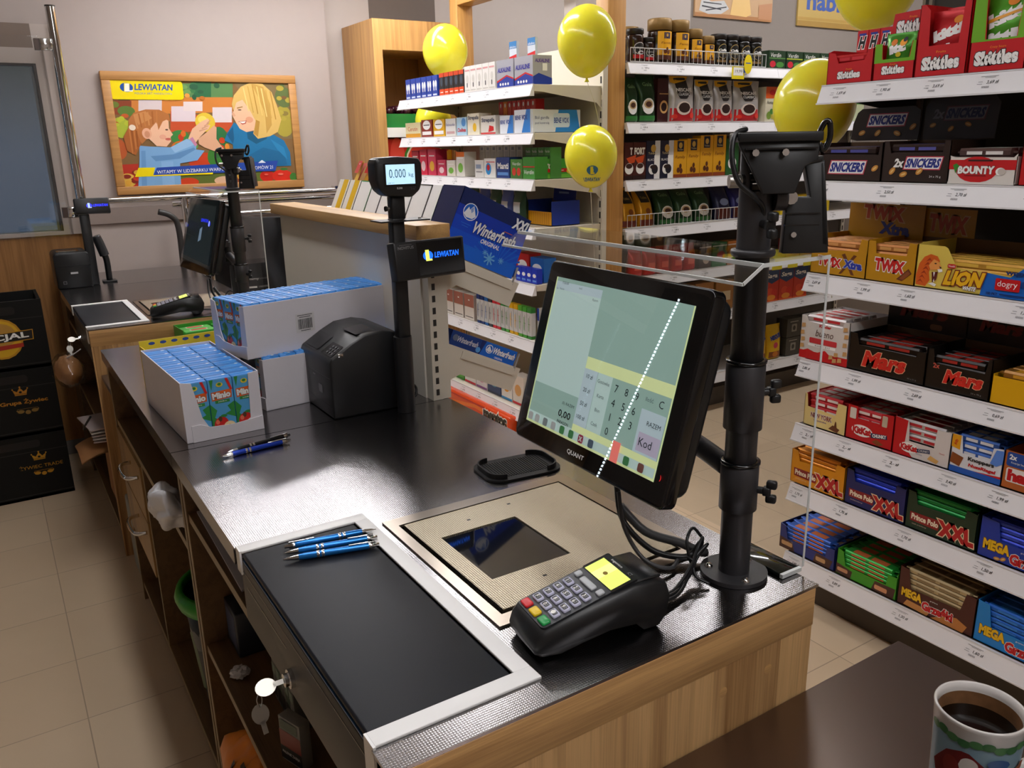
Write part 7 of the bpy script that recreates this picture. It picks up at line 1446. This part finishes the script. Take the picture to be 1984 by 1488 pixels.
for k in range(3):
    pack('sugar_pack', 'yellow box on the coffee shelf behind the sweets gondola', 'box', kat(3.72 + .14 * k, 3, .012), 0, .13, .07, .10, K('#e2c41a'), [('e', .06, .07, .018, .014, RED), ('t', 'Lipton', .06, .07, .026, .008, W_), ('e', .09, .03, .014, .01, K('#c83a2a')), ('e', .04, .03, .014, .01, K('#3a8a2a'))], group='yellow boxes behind the sweets gondola')
# fifth: red packs
for k in range(5):
    pouch('red_pouch', 'bright red pouch on the fifth coffee shelf', 'pouch', kat(2.66 + .09 * k, 4, .015), 0, .085, .06, .135, FO('#c01418'), [sub(.02, .03, .065, .06, K('#e85a4a'))], group='bright red pouches')
for k, (x, w, c, c2, lab) in enumerate(((3.115, .085, '#3a302c', '#b8a89a', 'dark printed box on the fifth coffee shelf'), (3.21, .105, '#1f6a3a', '#b82030', 'green and red tea box on the fifth coffee shelf'), (3.325, .09, '#b8702a', '#3a8a3a', 'orange brown box on the fifth coffee shelf'), (3.42, .09, '#7a3a3a', '#c8a0a0', 'muted red box on the fifth coffee shelf'), (3.52, .09, '#b82a20', '#e8c0b0', 'red box on the fifth coffee shelf'))):
    pack('tea_box', lab, 'box', kat(x, 4), 0, w, .06, .125, K(c), [('e', w * .6, .05, w * .3, .03, K(c2)), ('r', 0, .105, w, .11, LABW)])
for k in range(4): pack('mixed_box', 'dark red box on the fifth shelf seen beside the golden lid cards', 'box', kat(3.80 + .12 * k, 4, .02), 0, .11, .06, .10, K('#7a2024'), [('e', .05, .05, .03, .02, K('#4a6aa0'))], group='dark red boxes')
# sixth: tea boxes with blue tops
for k in range(3):
    w = .118
    pack('fruit_tea_box', ('first', 'second', 'third')[k] + ' red fruit tea box with blue top, next to the graphite pole', 'box', kat(3.628 + .122 * k, 5), 0, w, .07, .178, K('#c83018'), [('p', [(0, .178), (w, .178), (w, .12), (w * .5, .10), (0, .125)], K('#1a3a6a')), ('t', 'Saga', w * .5, .142, w * .72, .030, W_, {'sh': .2, 'b': .03}), ('e', w * .4, .055, .028, .022, K('#e04a28')), ('e', w * .7, .05, .024, .02, K('#d8281a')), ('e', w * .5, .022, .035, .016, K('#e8902a')), ('r', 0, 0, w, .008, K('#e8601a'))])
    tag(MB().box(3.64 + .13 * k, 3.72 + .13 * k, KY_ - .024, KY_ - .022, KZ[4] - .055, KZ[4] - .018, K('#e2d42a')).build('price_card'), 'yellow price card hanging above the red fruit tea boxes', 'price card', 'yellow price cards')
for k in range(4): pack('biscuit_box', 'brown box on the sixth coffee shelf behind the touch monitor', 'box', kat(2.95 + .15 * k, 5), 0, .13, .07, .16, K('#a8743a'), [('r', .02, .05, .11, .1, K('#e0d0b0'))], group='brown boxes behind the monitor')
# lowest: cocoa
for k, lab in enumerate(('blue cocoa bag half hidden by the graphite pole', )):
    w, h = .105, .20; pouch('cocoa_bag', lab, 'cocoa bag', kat(3.44, 6, .015), 0, w, .06, h, FO('#1f4aa8'), [sub(w * .2, h * .55, w * .8, h * .70, K('#e2dccb')), ('t', 'MOKATE', w * .5, h * .63, w * .5, h * .06, INK), ('t', 'Caro', w * .5, h * .34, w * .6, h * .14, W_, {'sh': .2})])
for k, lab in enumerate(('yellow cocoa bag next to the graphite pole', 'yellow cocoa bag with blue lettering, second from the pole')):
    w, h = .118, .20; pouch('cocoa_bag', lab, 'cocoa bag', kat(3.575 + .124 * k, 6, .015), 0, w, .06, h, FO('#e2b81a'), [('t', 'NESQUIK', w * .52, h * .64, w * .72, h * .13, K('#1f3a9a'), {'b': .08, 'ol': W_, 'ow': .1, 'rot': 12}), ('e', w * .5, h * .40, w * .16, h * .09, K('#c83a5a')), sub(w * .1, h * .04, w * .9, h * .22, K('#8a4a1a')), ('e', w * .5, h * .14, w * .2, h * .08, K('#c8741a'))])
for k in range(6):
    pack('coffee_capsule_box', 'dark grey box in the stack beside the yellow cocoa bags', 'box', (3.845 + .128 * (k % 3), KY_ + .012, KZ[6] + .0006 + .112 * (k // 3)), 0, .12, .08, .108, K('#3a3832'), [('p', rr(.04, .03, .085, .075, .005), K('#8a887f')), ('e', .062, .052, .012, .014, K('#2a2824')), ('r', .06 - (.07) * .5, .09 - (.010) * .18, .06 + (.07) * .5, .09 + (.010) * .18, K('#b8b4a8'))], group='dark grey boxes in two layers')
# posters over the coffee wall
def wallposter(label, x0, x1, z0, z1, base, deco):
    m = MB(); m.box(x0, x1, 3.588, 3.599, z0, z1, base); m.deco(deco, lambda x, z, o: (x0 + x, 3.588 - o, z0 + z), .0006); tag(m.build('wall_poster'), label, 'poster')
wallposter('wall poster with cheese and striped cloth above the black coffee jars', 3.48, 4.095, 2.10, 2.5, K('#c8a27a'), [('r', 0, 0, .615, .02, K('#b07a4a')), ('p', [(.03, .03), (.10, .015), (.20, .02), (.26, .05), (.22, .09), (.12, .08), (.05, .10)], K('#c8c8c8')), ('p', [(.05, .05), (.2, .04), (.2, .046), (.05, .058)], K('#3a3a3f')), ('p', [(.08, .03), (.24, .055), (.24, .061), (.08, .036)], K('#3a3a3f')), ('p', [(.06, .07), (.2, .068), (.2, .073), (.06, .076)], K('#3a3a3f')), ('p', [(.27, .02), (.29, .11), (.33, .13), (.42, .11), (.44, .03), (.40, .015)], K('#e8c07a')), ('p', [(.50, .01), (.61, .01), (.61, .1), (.50, .085)], K('#c08a62')), ('r', .12, .10, .26, .4, K('#e6e2da')), ('r', .36, .13, .52, .4, K('#ddd2c4'))])
wallposter('wall poster with large blue word and corn behind the balloons', 4.32, 5.1, 2.095, 2.6, K('#c0a25a'), [('r', 0, 0, .78, .03, K('#a8843f')), ('r', 0, .035, .78, .05, K('#b8944a')), ('t', 'nabiał', .30, .145, .44, .10, K('#3a5aa8'), {'b': .03}), ('r', 0, .22, .78, .5, K('#c8b070'))])
# ---------------------------------------------------------------- balloons
BALY = mat('balloon_yellow', '#f8ef40', .2, var=.02, coat=.3)
BALY.node_tree.nodes['Principled BSDF'].inputs['Subsurface Weight'].default_value = .6; BALY.node_tree.nodes['Principled BSDF'].inputs['Subsurface Radius'].default_value = (.12, .11, .04)
BALY.node_tree.nodes['Principled BSDF'].inputs['Subsurface Scale'].default_value = .6
def balloon(label, c, r, logo=False, rz=0.0, string=None, tilt=0.0):
    t = thing('balloon', label, 'balloon', c, rz); t.rotation_euler = (0, tilt, rz)
    m = MB(); prof = []
    for i in range(25):
        a = math.pi * i / 24; z = -math.cos(a); k = math.sin(a); 
        s = 1.0 if z > 0 else 1.0 - .10 * (-z) ** 1.5
        prof.append((max(0.0, r * k * s), r * 1.13 * z * (1.06 if z < 0 else 1.0)))
    m.lathe(prof, BALY, 40); m.build('skin', t)
    m = MB(); z0 = -r * 1.2; m.lathe([(.004, z0 + .003), (.005, z0 - .004), (.010, z0 - .014), (.0, z0 - .012)], BALY, 12); m.build('knot', t)
    if logo:
        def wrap(x, z, o):
            zz = z; k = max(.0, 1 - (zz / (r * 1.17)) ** 2) ** .5; a = -math.pi / 2 + x / r; q = (r * k + o) * (1 - .10 * min(1, max(0, -zz / (r * 1.13))) ** 1.5)
            return (q * math.cos(a), q * math.sin(a), zz)
        m = MB(); B = K('#1f6a8a', .3); m.deco([('e', -.0, -.055, .026, .019, B), ('p', [(-.009, -.071), (.003, -.071), (.003, -.040), (-.009, -.040)], K('#e8d812', .3)), ('r', .003, -.071, .011, -.064, K('#e8d812', .3)), ('t', 'LEWIATAN', .0, -.092, .098, .014, B, {'b': .04})], wrap, .0022, .0006); m.build('printed_logo', t)
    if string:
        m = MB(); m.tube([(0, 0, -r * 1.2 - .01)] + string, .0012, mat('ribbon', '#d8d0b8', .5), 5, 3); m.build('ribbon', t)
balloon('yellow balloon floating above the top shelf near the produce stand', (2.307, 4.30, 1.945), .124, tilt=.08)
balloon('yellow balloon tied behind the second shelf, mostly hidden by remedies', (2.357, 4.575, 1.5855), .108)
balloon('large plain yellow balloon at the oak post above the emblem balloon', (2.165, 2.834, 1.837), .119, string=[(.10, .05, -.3), (.18, .12, -.6)])
balloon('yellow balloon printed with blue oval emblem and lettering', (2.165, 2.804, 1.391), .109, True, math.radians(-34), [(.01, .02, -.3), (.03, .05, -.6), (.03, .1, -1.0)])
balloon('big yellow balloon at the end of the sweets gondola beside the small red carton', (2.217, 1.755, 1.536), .122, string=[(.04, -.03, -.25), (.10, -.05, -.6)])
balloon('yellow balloon floating highest, above the sweets gondola', (2.42, 1.72, 1.905), .128, string=[(.0, -.03, -.2), (.0, -.06, -.5)])

# ---------------------------------------------------------------- far checkout extras
def far_printer():
    t = thing('receipt_printer', 'black receipt printer at the wall end of the far checkout', 'printer', (.236, 4.185, .8605))
    m = MB(); m.bprism([(0, 0), (.145, 0), (.145, .150), (.135, .160), (.012, .160), (0, .148)], 'y', 0, .20, BLK, .006); m.build('body', t)
    f = MB(); f.deco([('r', .0, .098, .145, .0995, BLKG), ('r', .025, .020, .039, .034, INKG), ('r', .027, .022, .037, .032, BLK), ('r', .06, .064, .09, .072, K('#d8d8da', .2))], FRONT(-.0002), .0004); f.build('front_panel', t)
    f = MB(); f.deco([('p', rr(.02, .03, .11, .12, .006), BLKG), ('p', rr(.028, .04, .1, .07, .004), NICKEL)], TOP(.1605)); f.build('paper_window', t)
far_printer()
t = thing('customer_display', 'small black customer display with blue lettering on the far checkout', 'display', (.393, 4.25, .8605))
MB().box(-.02, .02, -.018, .018, 0, .32, BLK, .004).build('pole', t)
M = Matrix.Translation((.036, -.025, .355)) @ Matrix.Rotation(math.radians(-12), 4, 'X') @ Matrix.Rotation(math.radians(0), 4, 'Z')
m = MB(M); m.bprism([(-.072, -.032), (.072, -.036), (.072, .034), (-.072, .034)], 'y', -.014, .014, BLK, .004); m.build('display_box', t)
m = MB(M); lewiatan(m, .020, .0, .090, FRONT(-.0145), KE('#1e2cff', 1.0), KE('#a8c0f0', .8), .0005); m.build('display_glass', t)
t = thing('hand_scanner', 'black hand scanner hanging on a bent stand at the far checkout', 'scanner', (.462, 4.30, .8605))
MB().box(-.03, .03, -.03, .03, 0, .008, BLK, .002).build('stand_base', t)
m = MB(); m.tube([(0, 0, .008), (0, 0, .10), (-.01, .0, .14)], .014, BLK, 10); m.build('stand_stem', t)
m = MB(); m.tube([(-.006, -.005, .125), (-.02, -.008, .18), (-.032, -.01, .215)], .021, mat('scanner_grey', '#2a2b2e', .4), 12); m.build('scanner_body', t)
t = thing('counter_notice', 'small dark notice stand with white lettering on the far checkout', 'notice', (.845, 3.30, .8605), math.radians(-10))
m = MB(); m.prism([(0, 0), (.05, 0), (.02, .15)], 'x', -.06, .06, K('#3a3a3c', .3)); m.deco([('t', 'Zapraszamy', 0, .09, .09, .012, W_), ('r', -.035, .055, .035, .062, W_), ('r', -.025, .030, .025, .037, W_)], lambda x, z, o: (x, z * .13 - o, z)); m.build('notice_card', t)
# dark coat over the handrail and loose grip
t = thing('coat', 'black coat hung over a rail behind the far checkout', 'coat', (.98, 4.55, .62))
def cf(a, b, s=0): 
    x = .92 * a; z = .52 * b; return (x + .02 * math.sin(9 * b), .05 * math.sin(14 * a + 2 * b) + .02 * math.sin(31 * a) + (.09 if s else 0) + .05 * (1 - b), z - .06 * math.sin(3 * a) * b)
m = MB(); m.grid(lambda a, b: cf(a, b), 40, 14, mat('black_cloth', '#16171b', .85, bump=.2, bs=60)); m.grid(lambda a, b: cf(a, b, 1), 40, 14, mat('black_cloth', '#16171b', .85)); m.grid(lambda a, b: tuple((Vector(cf(a, 1)) * (1 - b) + Vector(cf(a, 1, 1)) * b)), 40, 3, mat('black_cloth', '#16171b', .85)); m.build('body', t)
m = MB(); m.grid(lambda a, b: (.44 + .10 * a + .02 * b, -.03 + .03 * math.sin(6 * a), .45 - .40 * b + .02 * a), 8, 12, mat('black_cloth', '#16171b', .85)); m.grid(lambda a, b: (.44 + .10 * a + .02 * b, .01 + .03 * math.sin(6 * a), .45 - .40 * b + .02 * a), 8, 12, mat('black_cloth', '#16171b', .85)); m.build('sleeve', t)
MB().cyl((.0, .045, .50), (.92, .045, .50), .012, CHROME).build('hanger_bar', t)
m = MB(); m.cyl((.02, .045, -.62), (.02, .045, .50), .012, CHROME); m.build('rail_leg', t); m = MB(); m.cyl((.90, .045, -.62), (.90, .045, .50), .012, CHROME); m.build('rail_leg', t)
t = thing('trolley_grip', 'dark plastic trolley grip on the chrome post under the poster', 'grip', (.885, 4.76, 0))
m = MB(); m.tube([(.0, 0, 0), (.0, 0, .80), (.0, .0, 1.05), (-.03, 0, 1.115), (-.09, 0, 1.14)], .016, mat('grip_grey', '#2e2c2b', .5), 10); m.build('handle_bar', t); m = MB(); m.box(-.06, .06, -.05, .05, 0, .012, BLK); m.build('foot', t)

# ---------------------------------------------------------------- stacked beer crates
CR = mat('crate_black', '#080908', .55, var=.1, spec=.3); GOLD = K('#c08a1e'); 
def beer_crate(z, label, deco):
    t = thing('beer_crate', label, 'crate', (-.25, 3.93, z)); W, D, H = .40, .30, .287
    m = MB(); m.box(0, W, 0, D, 0, .012, CR); m.build('base', t)
    f = MB(); f.prism([(0, 0), (W, 0), (W, H), (0, H)], 'y', 0, .012, CR)
    f.deco([('p', rr(.10, H - .055, .30, H - .022, .012), K('#050505')), ('r', .004, H - .075, W - .004, H - .072, K('#1c1d1b')), ('r', .004, .018, W - .004, .021, K('#1c1d1b'))], FRONT(0), .0004)
    if deco: f.deco(deco, FRONT(0), .0012)
    f.build('front_wall', t)
    MB().box(0, W, D - .012, D, 0, H, CR).build('back_wall', t)
    for x in (0, W - .012): MB().box(x, x + .012, .012, D - .012, 0, H - .012, CR).build('side_wall', t)
    m = MB()
    for k in range(12): m.box(W - .012 - .0, W, .012 + k * .024, .022 + k * .024, H - .012, H - .002, CR)
    m.build('stacking_teeth', t)
    g = MB()
    for k in range(1, 5): g.box(k * W / 5 - .002, k * W / 5 + .002, .012, D - .012, .012, .20, CR)
    for k in range(1, 4): g.box(.012, W - .012, k * D / 4 - .002, k * D / 4 + .002, .012, .20, CR)
    g.build('bottle_dividers', t)
def crown(x, y, s, c): return [('p', [(x - s, y - s * .45), (x + s, y - s * .45), (x + s * 1.25, y + s * .45), (x + s * .55, y), (x, y + s * .8), (x - s * .55, y), (x - s * 1.25, y + s * .45)], c), ('r', x - s, y - s * .72, x + s, y - s * .52, c), ('e', x, y + s * .9, s * .16, s * .16, c), ('e', x - s * 1.25, y + s * .55, s * .14, s * .14, c), ('e', x + s * 1.25, y + s * .55, s * .14, s * .14, c), ('e', x, y - s * .1, s * .25, s * .22, CR)]
def hops(x, y, s, c): return [('e', x - s, y, s * .5, s * .3, c), ('e', x, y - s * .2, s * .4, s * .35, c), ('e', x + s, y, s * .5, s * .3, c), ('r', x - s * 1.5, y + s * .42, x + s * 1.5, y + s * .47, c), ('e', x - s * 1.5, y + s * .2, s * .12, s * .12, c), ('e', x + s * 1.5, y + s * .2, s * .12, s * .12, c)]
X0 = .29
beer_crate(.0005, 'black beer crate with gold crown at the bottom of the stack', crown(X0 - .002, .190, .022, GOLD) + [('t', 'ŻYWIEC TRADE', X0, .148, .165, .020, GOLD)] + hops(X0 + .006, .115, .024, GOLD))
beer_crate(.290, 'black beer crate with gold crown in the middle of the stack', crown(X0 - .025, .195, .022, K('#b87a1e')) + [('t', 'Grupa Żywiec', X0 - .018, .150, .175, .026, K('#b87a1e'), {'b': .03})] + hops(X0 - .01, .108, .026, K('#8a6a2e')))
beer_crate(.5795, 'black beer crate with round yellow emblem on top of the stack', [('e', .235, .135, .078, .085, GOLD), ('e', .235, .135, .070, .077, K('#d8a81e')), ('e', .235, .15, .055, .05, K('#b88a3a')), ('p', [(.12, .112), (.35, .122), (.352, .165), (.12, .155)], GOLD), ('p', [(.122, .116), (.347, .125), (.349, .162), (.122, .152)], K('#141210')), ('t', 'SPECJAL', .225, .138, .215, .030, W_, {'b': .03, 'rot': 2}), ('p', [(.17, .085), (.31, .095), (.31, .112), (.17, .104)], K('#a82a1a'))])

# ---------------------------------------------------------------- things inside and under the counters
def crumple(f, nu, nv, m, seed, amp):
    r = random.Random(seed); ph = [(r.uniform(5, 22), r.uniform(5, 22), r.uniform(0, 6), r.uniform(.4, 1)) for _ in range(7)]
    def g(a, b):
        p = Vector(f(a, b)); 
        for k, (u, v, s, q) in enumerate(ph): p[k % 3] += amp * q * math.sin(u * a + v * b + s)
        return p
    return g
bagm = mat('thin_plastic', '#d4d4d8', .3, var=.03, spec=.6)
t = thing('plastic_bag', 'crumpled white plastic bag sticking out of the counter niche', 'bag', (.236, 1.80, .70))
fb = bmesh.new(); bmesh.ops.create_icosphere(fb, subdivisions=5, radius=1.0); g = crumple(lambda a, b: (0, 0, 0), 0, 0, bagm, 5, 1.0)
for v in fb.verts:
    p = v.co.copy(); d = .20 * math.sin(3 * p.x + 2.6 * p.y + 1) * math.sin(2.5 * p.z + 2) + .10 * math.sin(6 * p.y + 4 * p.z) - .16 * abs(math.sin(3.4 * p.y - 2.6 * p.z + .6)) ** .5 + .03 * math.sin(11 * p.z + 8 * p.y)
    k = 1 + d; v.co = Vector((p.x * .036 * k - .008 * p.y, p.y * .070 * k * (1 + .25 * p.z), p.z * .052 * k + .010 * p.y))
m = MB(); m.bm(fb, bagm, True); m.build('bag_skin', t)
tag(MB().prism([(.262, 1.28), (.27, 1.65), (.50, 1.62), (.52, 1.32)], 'z', .7345, .738, K('#dcdae2', .5)).build('paper_sheet'), 'grey folded paper sheet on the upper board of the near counter', 'paper')
t = thing('waste_bin', 'black waste bin with bright green rim under the oak cabinet', 'bin', (.402, 1.985, .0635))
m = MB(); m.lathe([(0, 0), (.105, 0), (.112, .01), (.138, .31), (.134, .31), (.108, .014), (0, .012)], mat('bin_black', '#17181a', .4), 32); m.build('body', t)
m = MB(); m.lathe([(.136, .285), (.150, .288), (.156, .308), (.150, .326), (.136, .330), (.134, .31)], mat('bin_green', '#2f9a22', .35), 36); m.build('rim', t)
m = MB(); m.lathe([(.1335, .312), (.13, .2), (.11, .06)], mat('bin_liner', '#20242a', .3), 30); m.build('liner', t)
m = MB(); m.deco([('r', -.05, .05, .05, .22, K('#5a6a4a'))], lambda x, z, o: ((.114 + z * .085 + o) * math.cos(math.pi + .4 + x * 7), (.114 + z * .085 + o) * math.sin(math.pi + .4 + x * 7), z), .001); m.build('sticker', t)
t = thing('shopping_bag', 'orange shopping bag with recycling arrows on the lowest board of the near counter', 'bag', (.212, 1.13, .064))
OG = mat('orange_plastic', '#e8860e', .4, var=.06)
def bagsurf(az, el_, o=0.0):
    d = Vector((-math.cos(az) * math.cos(el_), math.sin(az) * math.cos(el_), math.sin(el_)))
    q = 3.2; k = (abs(d.x) ** q + abs(d.y) ** q + abs(d.z) ** q) ** (-1 / q); w = 1 + .035 * math.sin(7 * az + 3 * el_) + .03 * math.sin(11 * el_ + 2 * az) + .02 * math.sin(17 * az - 9 * el_)
    return Vector((.10 * d.x * k * w, .165 * d.y * k * w, .155 * d.z * k * w)) + d * o
m = MB(); m.grid(lambda a, b: bagsurf(2 * math.pi * a, math.pi * (b - .5)) + Vector((.09, .19, .165)), 60, 30, OG); m.build('bag_skin', t)
m = MB()
for k in range(3):
    a = math.radians(90 + 120 * k); P_ = [(.28 * math.cos(a + u) * q, .78 + .17 * math.sin(a + u) * q) for u, q in ((-.5, 1.15), (.35, 1.15), (.6, 1.35), (.8, .85), (.5, .65), (-.5, .75))]
    m.add([bagsurf(u, v, .002) + Vector((.09, .19, .165)) for u, v in P_], [tuple(range(6))], INK)
m.build('recycling_arrows', t)
t = thing('cigarette_pack', 'flip top cigarette pack with black warning label on the counter shelf', 'cigarette pack', (.285, 1.23, .4285), math.radians(-70))
m = MB(); m.box(0, .056, 0, .022, 0, .088, K('#8a8a86'), .001); m.deco([('r', .0, .03, .056, .062, K('#7a2a20')), ('r', 0, .004, .056, .030, K('#141414')), ('t', 'PALENIE ZABIJA', .028, .018, .046, .007, W_), ('r', .004, .066, .05, .084, K('#3a4a3a'))], FRONT(0), .0006); m.build('carton_body', t)
for k in range(5):
    t = thing('cigarette_pack', 'cigarette pack in the row deeper on the counter shelf', 'cigarette pack', (.325, 1.30 + .0255 * k, .4285), math.radians(-90), 'cigarette packs on the counter shelf'); m = MB(); m.box(0, .024, 0, .056, 0, .088, K('#4a5a4a' if k % 2 else '#6a6a66'), .001); m.deco([('r', .002, .01, .022, .04, K('#1a1a1a')), ('r', .002, .06, .022, .08, K('#8a9a8a'))], FRONT(0), .0006); m.build('carton_body', t)
tag(MB().box(.30, .40, 1.565, 1.655, .4285, .53, mat('dark_box', '#2a2e38', .4), .003).deco([('r', .01, .015, .08, .09, K('#4a5470'))], lambda y, z, o: (.30 - o, 1.565 + y, .4285 + z), .0006).build('dark_box'), 'dark box standing on the shelf of the near counter', 'box')
cm = MB(); fb = bmesh.new(); bmesh.ops.create_icosphere(fb, subdivisions=3, radius=.02); rc = random.Random(2)
for v in fb.verts: v.co *= rc.uniform(.7, 1.1); v.co.z *= .6
cm.bm(fb, bagm); tag(cm.build('crumpled_film', None, (.283, 1.50, .442)), 'crumpled clear film on the shelf of the near counter', 'film')
t = thing('bread_bag', 'clear bag of brown bread hanging beside the far cash drawer', 'bread bag', (.176, 3.33, .685))
bm_ = mat('bread_brown', '#8a5c30', .6, var=.3, vs=18); m = MB(); fb = bmesh.new(); bmesh.ops.create_uvsphere(fb, u_segments=24, v_segments=14, radius=1)
for v in fb.verts: v.co = Vector((v.co.x * .045, v.co.y * .11, v.co.z * .05 + .006 * math.sin(30 * v.co.y)))
m.bm(fb, bm_, True); m.build('loaf', t)
m = MB(); fb = bmesh.new(); bmesh.ops.create_uvsphere(fb, u_segments=28, v_segments=16, radius=1)
for v in fb.verts: v.co = Vector((v.co.x * .055 + .004 * math.sin(9 * v.co.z), v.co.y * (.13 + .05 * (v.co.y > .6)) + .004 * math.sin(14 * v.co.x), v.co.z * .06))
m.bm(fb, PLEXI, True); m.build('clear_wrap', t)
MB().tube([(0, -.02, .05), (.02, -.05, .065), (.045, -.07, .085)], .002, bagm).build('tie', t)
t = thing('paper_stack', 'stack of loose white papers sticking out of the far counter', 'papers', (.235, 3.19, .4288))
for k in range(5):
    m = MB(Matrix.Rotation(.08 * k - .2, 4, 'Z')); m.box(-.03, .16, .01, .22, .012 * k, .012 * k + .004, K('#c8c4c2' if k % 2 else '#b8a8a4', .6)); m.build('paper', t)
m = MB(); m.tube([(-.02, .06, .09), (-.045, .1, .04), (-.03, .16, .02), (.05, .2, .03)], .004, BLK); m.build('strap', t)
t = thing('cardboard_flap', 'open brown cardboard carton with a bent flap under the papers', 'carton', (.257, 3.175, .165))
BC = mat('brown_cardboard', '#9a6a3e', .8, var=.06)
MB().box(0, .25, 0, .26, 0, .004, BC).build('base', t)
for a in ((0, .004, 0, .26), (.246, .25, 0, .26), (.004, .246, 0, .004), (.004, .246, .256, .26)): MB().box(*a, .004, .235, BC).build('side_wall', t)
m = MB(); m.grid(lambda a, b: (.0 - .10 * b, .26 * a, .235 - .03 * b * b + .012 * math.sin(4 * a)), 8, 6, BC); m.grid(lambda a, b: (.0 - .10 * b, .26 * a, .231 - .03 * b * b + .012 * math.sin(4 * a)), 8, 6, BC); m.build('flap', t)
tag(MB().box(.264, .292, 2.84, 3.04, .001, .28, K('#8a8c84', .5), .01).build('folded_bag'), 'grey folded bags standing on the floor between the two counters', 'bags')
# white paper and cardboard scrap on the floor beyond the counter corner
tag(MB(Matrix.Translation((.93, .80, .0)) @ Matrix.Rotation(.3, 4, 'Z')).box(0, .14, 0, .21, .0005, .004, LABW).build('paper_sheet'), 'white sheet of paper on the floor behind the counter corner', 'paper')
# ---------------------------------------------------------------- mug of coffee on the packing table
t = thing('mug', 'white mug of black coffee with winter print on the packing table', 'mug', (.875, .398, .7005))
POR = mat('porcelain', '#cfcac6', .2, var=.02, coat=.3)
ZS = Matrix.Diagonal((1, 1, 1.13, 1))
m = MB(ZS); m.lathe([(0, .004), (.036, .004), (.040, .0), (.043, .004), (.0445, .05), (.0475, .092), (.0482, .0955), (.0472, .0975), (.0450, .0965), (.0435, .090), (.0415, .05), (.040, .012), (0, .010)], POR, 56); m.build('cup', t)
m = MB(ZS); m.lathe([(0, .0725), (.0423, .0725)], mat('black_coffee', '#0c0603', .08, spec=.3), 48); m.build('coffee', t)
m = MB(ZS); m.lathe([(.0421, .0725), (.0426, .080), (.0430, .0875)], mat('coffee_stain', '#7a5638', .35, var=.5, vs=70), 48); m.build('coffee_stain', t)['label'] = 'brown dried coffee ring inside the mug'
a = math.radians(-33); ca, sa = math.cos(a), math.sin(a)
m = MB(ZS); m.tube([(r * ca, r * sa, z) for r, z in ((.046, .080), (.062, .081), (.078, .072), (.081, .050), (.070, .030), (.050, .022), (.043, .024))], .0065, POR, 14); m.build('handle', t)
def mw(x, z, o):
    r = .0438 + .0035 * z / .09 + o; b = math.radians(-126) + x / .046; return (r * math.cos(b), r * math.sin(b), z)
def blob(cx, cy, rx, ry, m): return ('e', cx, cy, rx, ry, m)
m = MB(ZS); SKY = K('#7f9aa8', .25)
it = [('r', -.078, .012, .058, .080, SKY, (26, 3)), ('r', -.078, .076, .058, .081, K('#5a7a5a', .25), (26, 1))] + [('e', -.07 + .012 * k, .079 + .002 * math.sin(k * 1.7), .007, .0045, K('#3a6a3f' if k % 2 else '#4a7a4a', .25)) for k in range(11)]
it += [('p', [(-.05, .062), (-.03, .07), (-.012, .058), (.0, .04), (.012, .02), (-.06, .015), (-.066, .04)], K('#6a1a1a', .25)), ('e', -.026, .052, .010, .011, K('#d8d0c8', .25)), ('e', -.044, .046, .009, .012, K('#7a2420', .25)), ('p', [(-.062, .03), (-.048, .024), (-.05, .012), (-.066, .014)], K('#ddd6d0', .25)), ('e', .002, .062, .012, .006, K('#3a5a8a', .25)), ('e', -.004, .052, .010, .005, K('#2f6a6a', .25)), ('p', [(.014, .048), (.034, .052), (.036, .060), (.030, .062), (.026, .056), (.014, .056)], K('#9a5a40', .25)), ('e', .030, .028, .014, .010, K('#c8a02a', .25)), ('e', .028, .018, .009, .008, K('#2f5a8a', .25)), ('p', [(.040, .012), (.055, .012), (.048, .034)], K('#3a6a3f', .25)), ('e', -.014, .022, .008, .005, K('#c8c8c4', .25))]
m.deco(it, mw, .0006, .00012, True); m.build('winter_print', t)
# ---------------------------------------------------------------- unseen LED strip cabinet, added to make the streak in the touch screen
t = thing('added_streak_cabinet', 'unseen dark cabinet with a vertical light strip, added for the streak in the touch screen', 'light cabinet', (-2.95, 4.05, 0))
MB().box(0, .62, .0, .40, 0, 2.2, mat('streak_cabinet_dark', '#202226', .4), .01).build('cabinet', t)
m = MB(); m.box(.62, .63, .18, .21, .30, 2.15, NICKEL); m.build('light_rail', t)
m = MB()
for k in range(70): m.box(.630, .634, .188, .202, .32 + k * .026, .336 + k * .026, mat('led_cool', '#dcefff', .4, emit=26.0))
m.build('light_strip', t)
